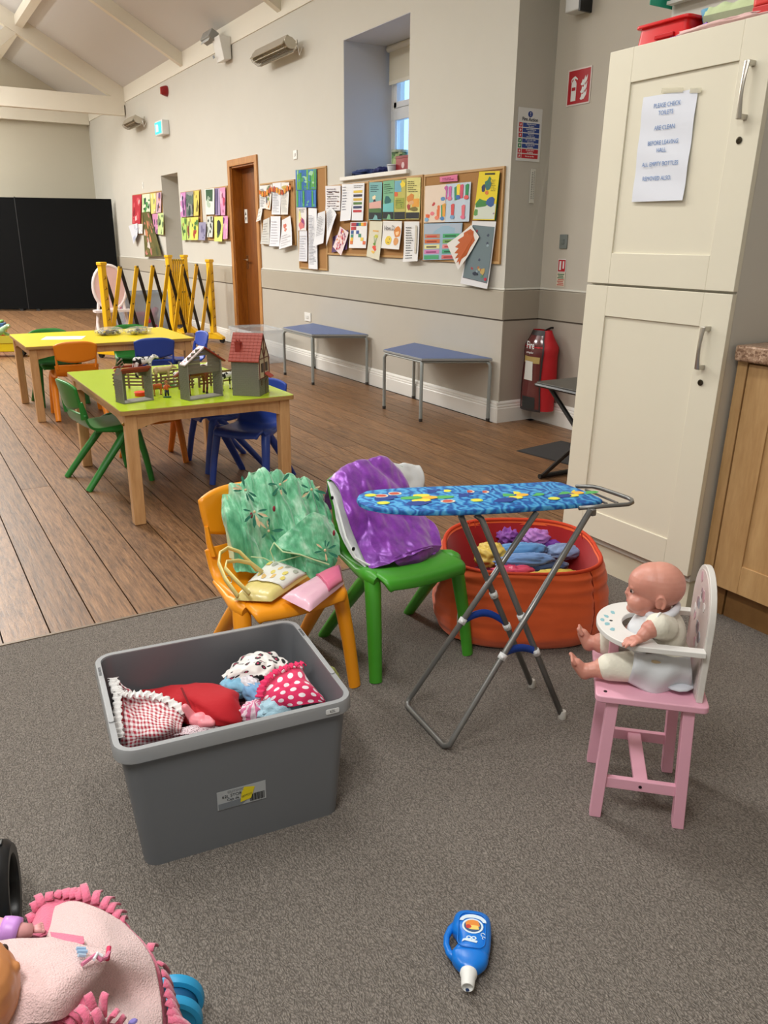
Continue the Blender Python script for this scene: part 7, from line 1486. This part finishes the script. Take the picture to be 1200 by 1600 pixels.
q = cloth([[(-0.074, 0.948, 0.455), (-0.011, 0.917, 0.46), (0.018, 0.904, 0.46), (0.046, 0.893, 0.455), (0.049, 0.896, 0.45)],
           [(-0.073, 0.899, 0.48), (-0.013, 0.864, 0.485), (0.02, 0.848, 0.485), (0.055, 0.845, 0.475), (0.078, 0.856, 0.46)],
           [(-0.075, 0.845, 0.49), (-0.011, 0.812, 0.495), (0.021, 0.798, 0.495), (0.058, 0.796, 0.485), (0.106, 0.836, 0.455)],
           [(-0.081, 0.794, 0.47), (-0.007, 0.786, 0.49), (0.023, 0.768, 0.49), (0.053, 0.774, 0.475), (0.094, 0.81, 0.45)],
           [(-0.069, 0.739, 0.45), (-0.011, 0.762, 0.47), (0.018, 0.754, 0.47), (0.042, 0.763, 0.455), (0.069, 0.79, 0.44)]], 60, 60, .004, 8, 9)
q.build('folded_top_layer', flc, BK, smooth=True, solid=.006)
q = cloth([[(0.046, 0.916, 0.44), (0.064, 0.889, 0.452), (0.081, 0.871, 0.455)], [(0.046, 0.877, 0.45), (0.063, 0.858, 0.46), (0.08, 0.857, 0.458)]], 14, 8, .001, 9, 1); q.build('dark_pink_underside', pkf, BK, smooth=True, solid=.004)
q = cloth([[(0.035, 1.035, 0.375), (0.048, 1.032, 0.385), (0.07, 1.038, 0.383), (0.103, 1.023, 0.384), (0.135, 0.984, 0.375), (0.153, 0.951, 0.362)], [(0.026, 1.014, 0.37), (0.043, 0.997, 0.39), (0.065, 1.017, 0.385), (0.094, 1.007, 0.383), (0.125, 0.97, 0.378), (0.143, 0.944, 0.366)], [(0.019, 1, 0.37), (0.034, 0.959, 0.4), (0.05, 0.962, 0.395), (0.076, 0.972, 0.39), (0.108, 0.959, 0.385), (0.137, 0.942, 0.36)]], 40, 16, .003, 14, 1); q.build('dark_pink_border', pkf, BK, smooth=True, solid=.004)
q = cloth([[(0.146, 0.956, 0.368), (0.158, 0.927, 0.362), (0.167, 0.902, 0.352), (0.171, 0.881, 0.34), (0.171, 0.863, 0.325), (0.167, 0.835, 0.31), (0.157, 0.787, 0.3)], [(0.14, 0.949, 0.372), (0.151, 0.915, 0.37), (0.158, 0.892, 0.362), (0.162, 0.873, 0.35), (0.162, 0.856, 0.335), (0.156, 0.827, 0.325), (0.144, 0.785, 0.31)]], 40, 6, .002, 14, 1); q.build('dark_pink_border', pkf, BK, smooth=True, solid=.004)
def fringe(a, b_, w_=.0060, curl=.006):
    A, B = Vector(a), Vector(b_); B = A+(B-A)*1.55; d = (B-A); s = d.cross(Vector((0, 0, 1))).normalized()*w_; vs = []
    for i in range(5):
        t_ = i/4; p = lerp(A, B, t_)+Vector((0, 0, curl*sin(pi*t_)*1.5-curl*t_)); k = 1-.25*t_; vs += [p-s*k, p+s*k]
    MB().add(vs, [(2*i, 2*i+1, 2*i+3, 2*i+2) for i in range(4)]).build('fringe_strip', pkf, BK, smooth=True, solid=.0028)
for a, b_ in (((0.04, 1.026, 0.38), (0.037, 1.038, 0.385)), ((0.047, 1.028, 0.385), (0.045, 1.049, 0.385)), ((0.057, 1.03, 0.388), (0.061, 1.046, 0.385)), ((0.067, 1.031, 0.388), (0.078, 1.043, 0.382)), ((0.081, 1.023, 0.388), (0.083, 1.044, 0.382)), ((0.089, 1.018, 0.388), (0.092, 1.04, 0.382)), ((0.097, 1.01, 0.388), (0.097, 1.036, 0.382)), ((0.105, 1, 0.388), (0.106, 1.027, 0.39)), ((0.113, 0.992, 0.386), (0.122, 1.012, 0.385)), ((0.121, 0.979, 0.384), (0.134, 0.998, 0.38)), ((0.128, 0.97, 0.382), (0.14, 0.988, 0.375)), ((0.133, 0.958, 0.38), (0.145, 0.976, 0.37)), ((0.138, 0.949, 0.376), (0.146, 0.968, 0.365)),
              ((0.032, 1.015, 0.375), (0.029, 1.03, 0.375)), ((0.031, 0.985, 0.38), (0.022, 1.011, 0.37)), ((0.039, 0.961, 0.4), (0.025, 0.985, 0.38)),
              ((0.164, 0.902, 0.355), (0.174, 0.918, 0.345)), ((0.172, 0.883, 0.345), (0.181, 0.888, 0.33)), ((0.172, 0.871, 0.34), (0.181, 0.87, 0.325)), ((0.171, 0.859, 0.335), (0.179, 0.855, 0.32)), ((0.169, 0.848, 0.33), (0.178, 0.841, 0.315)), ((0.168, 0.838, 0.325), (0.177, 0.829, 0.31)), ((0.166, 0.828, 0.32), (0.178, 0.82, 0.305)), ((0.163, 0.817, 0.318), (0.184, 0.812, 0.3)), ((0.159, 0.807, 0.315), (0.182, 0.801, 0.3)),
              ((0.066, 0.767, 0.44), (0.057, 0.79, 0.45)), ((0.07, 0.76, 0.44), (0.068, 0.769, 0.46)), ((0.077, 0.758, 0.44), (0.083, 0.762, 0.46)), ((0.058, 0.765, 0.44), (0.045, 0.773, 0.45)), ((0.084, 0.757, 0.43), (0.09, 0.749, 0.445)), ((0.05, 0.762, 0.44), (0.037, 0.773, 0.445)), ((0.092, 0.756, 0.42), (0.097, 0.75, 0.43)), ((0.065, 0.741, 0.45), (0.057, 0.753, 0.465)), ((0.074, 0.734, 0.45), (0.07, 0.742, 0.465)), ((0.04, 0.763, 0.44), (0.029, 0.77, 0.445))): fringe(a, b_)
q = cloth([[(0.037, 0.787, 0.43), (0.058, 0.767, 0.44), (0.077, 0.754, 0.44), (0.097, 0.753, 0.42)], [(0.026, 0.75, 0.43), (0.05, 0.727, 0.44), (0.069, 0.716, 0.44), (0.092, 0.719, 0.42)]], 20, 12, .004, 20, 4); q.build('dark_pink_border', pkf, BK, smooth=True, solid=.004)
# embroidery
for (px_l, c) in ((((0.067, 0.826, 0.484), (0.077, 0.825, 0.479)), (150, 180, 210)), (((0.067, 0.821, 0.484), (0.078, 0.82, 0.479)), (150, 180, 210)), (((0.067, 0.815, 0.484), (0.075, 0.815, 0.479)), (170, 194, 216))): MB().tube(px_l, .0022, 6).build('embroidery', mat(c, .9), BK)
MB().tube([(0.068, 0.799, 0.484), (0.076, 0.804, 0.482), (0.085, 0.811, 0.478), (0.09, 0.806, 0.472), (0.097, 0.81, 0.468), (0.102, 0.818, 0.466)], .0025, 6).build('embroidery', mat((206, 120, 150), .9), BK)
MB().tube([(0.104, 0.828, 0.464), (0.098, 0.812, 0.462)], .003, 6).build('embroidery', mat((206, 60, 96), .9), BK); MB().tube([(0.082, 0.803, 0.48), (0.088, 0.812, 0.478), (0.093, 0.809, 0.474)], .002, 6).build('embroidery', mat((226, 226, 232), .9), BK)
MB().ell((0.111, 0.762, 0.405), (.006, .004, .003), n=8).build('embroidery', mat((130, 120, 190), .9), BK)
# doll in the pushchair
PD = thing('pushchair_doll', 'tan skinned doll lying in the pushchair, purple bracelet on arm', 'doll', (-0.048, 0.808, 0.5)); tan = mat((206, 138, 84), .35, spec=.6)
q = MB(); q.ell((0, 0, 0), (.052, .060, .055), n=24); q.ell((.014, -.012, .012), (.034, .04, .040), n=18); q.ell((.028, -.026, .022), (.014, .014, .012), n=12); q.ell((.046, -.006, .016), (.008, .008, .008), n=12); q.cap((-.05, -.02, -.03), (-.12, -.05, -.05), .025, .04); q.ell((-.16, -.04, -.06), (.07, .06, .045)); q.build('head', tan, PD, remesh=.0025, sm=4)
MB().ell((.040, .016, .026), (.005, .008, .004), n=10).build('eye', mat((50, 30, 20), .2), PD, smooth=True)
A0 = Vector((-0.048, 0.808, 0.5)); pa = [Vector((-0.052, 0.992, 0.44))-A0, Vector((-0.01, 0.958, 0.435))-A0, Vector((0.012, 0.947, 0.43))-A0, Vector((0.027, 0.946, 0.425))-A0]
q = MB(); q.tube(pa, [.016, .014, .011, .008], 14); 
for k in range(4): q.cap(pa[3], pa[3]+Vector((.012, .004*(k-1.5), -.002)), .004, .003, 8)
q.build('arm', mat((222, 160, 160), .4), PD, smooth=True)
bq = MB(); d_ = (pa[2]-pa[1]).normalized(); pc = lerp(pa[1], pa[2], .55); bq.tube([pc-d_*.011, pc-d_*.004, pc+d_*.004, pc+d_*.011], [.0165, .0175, .0175, .0165], 20); bq.build('bracelet', mat((196, 140, 214), .4), PD, smooth=True)
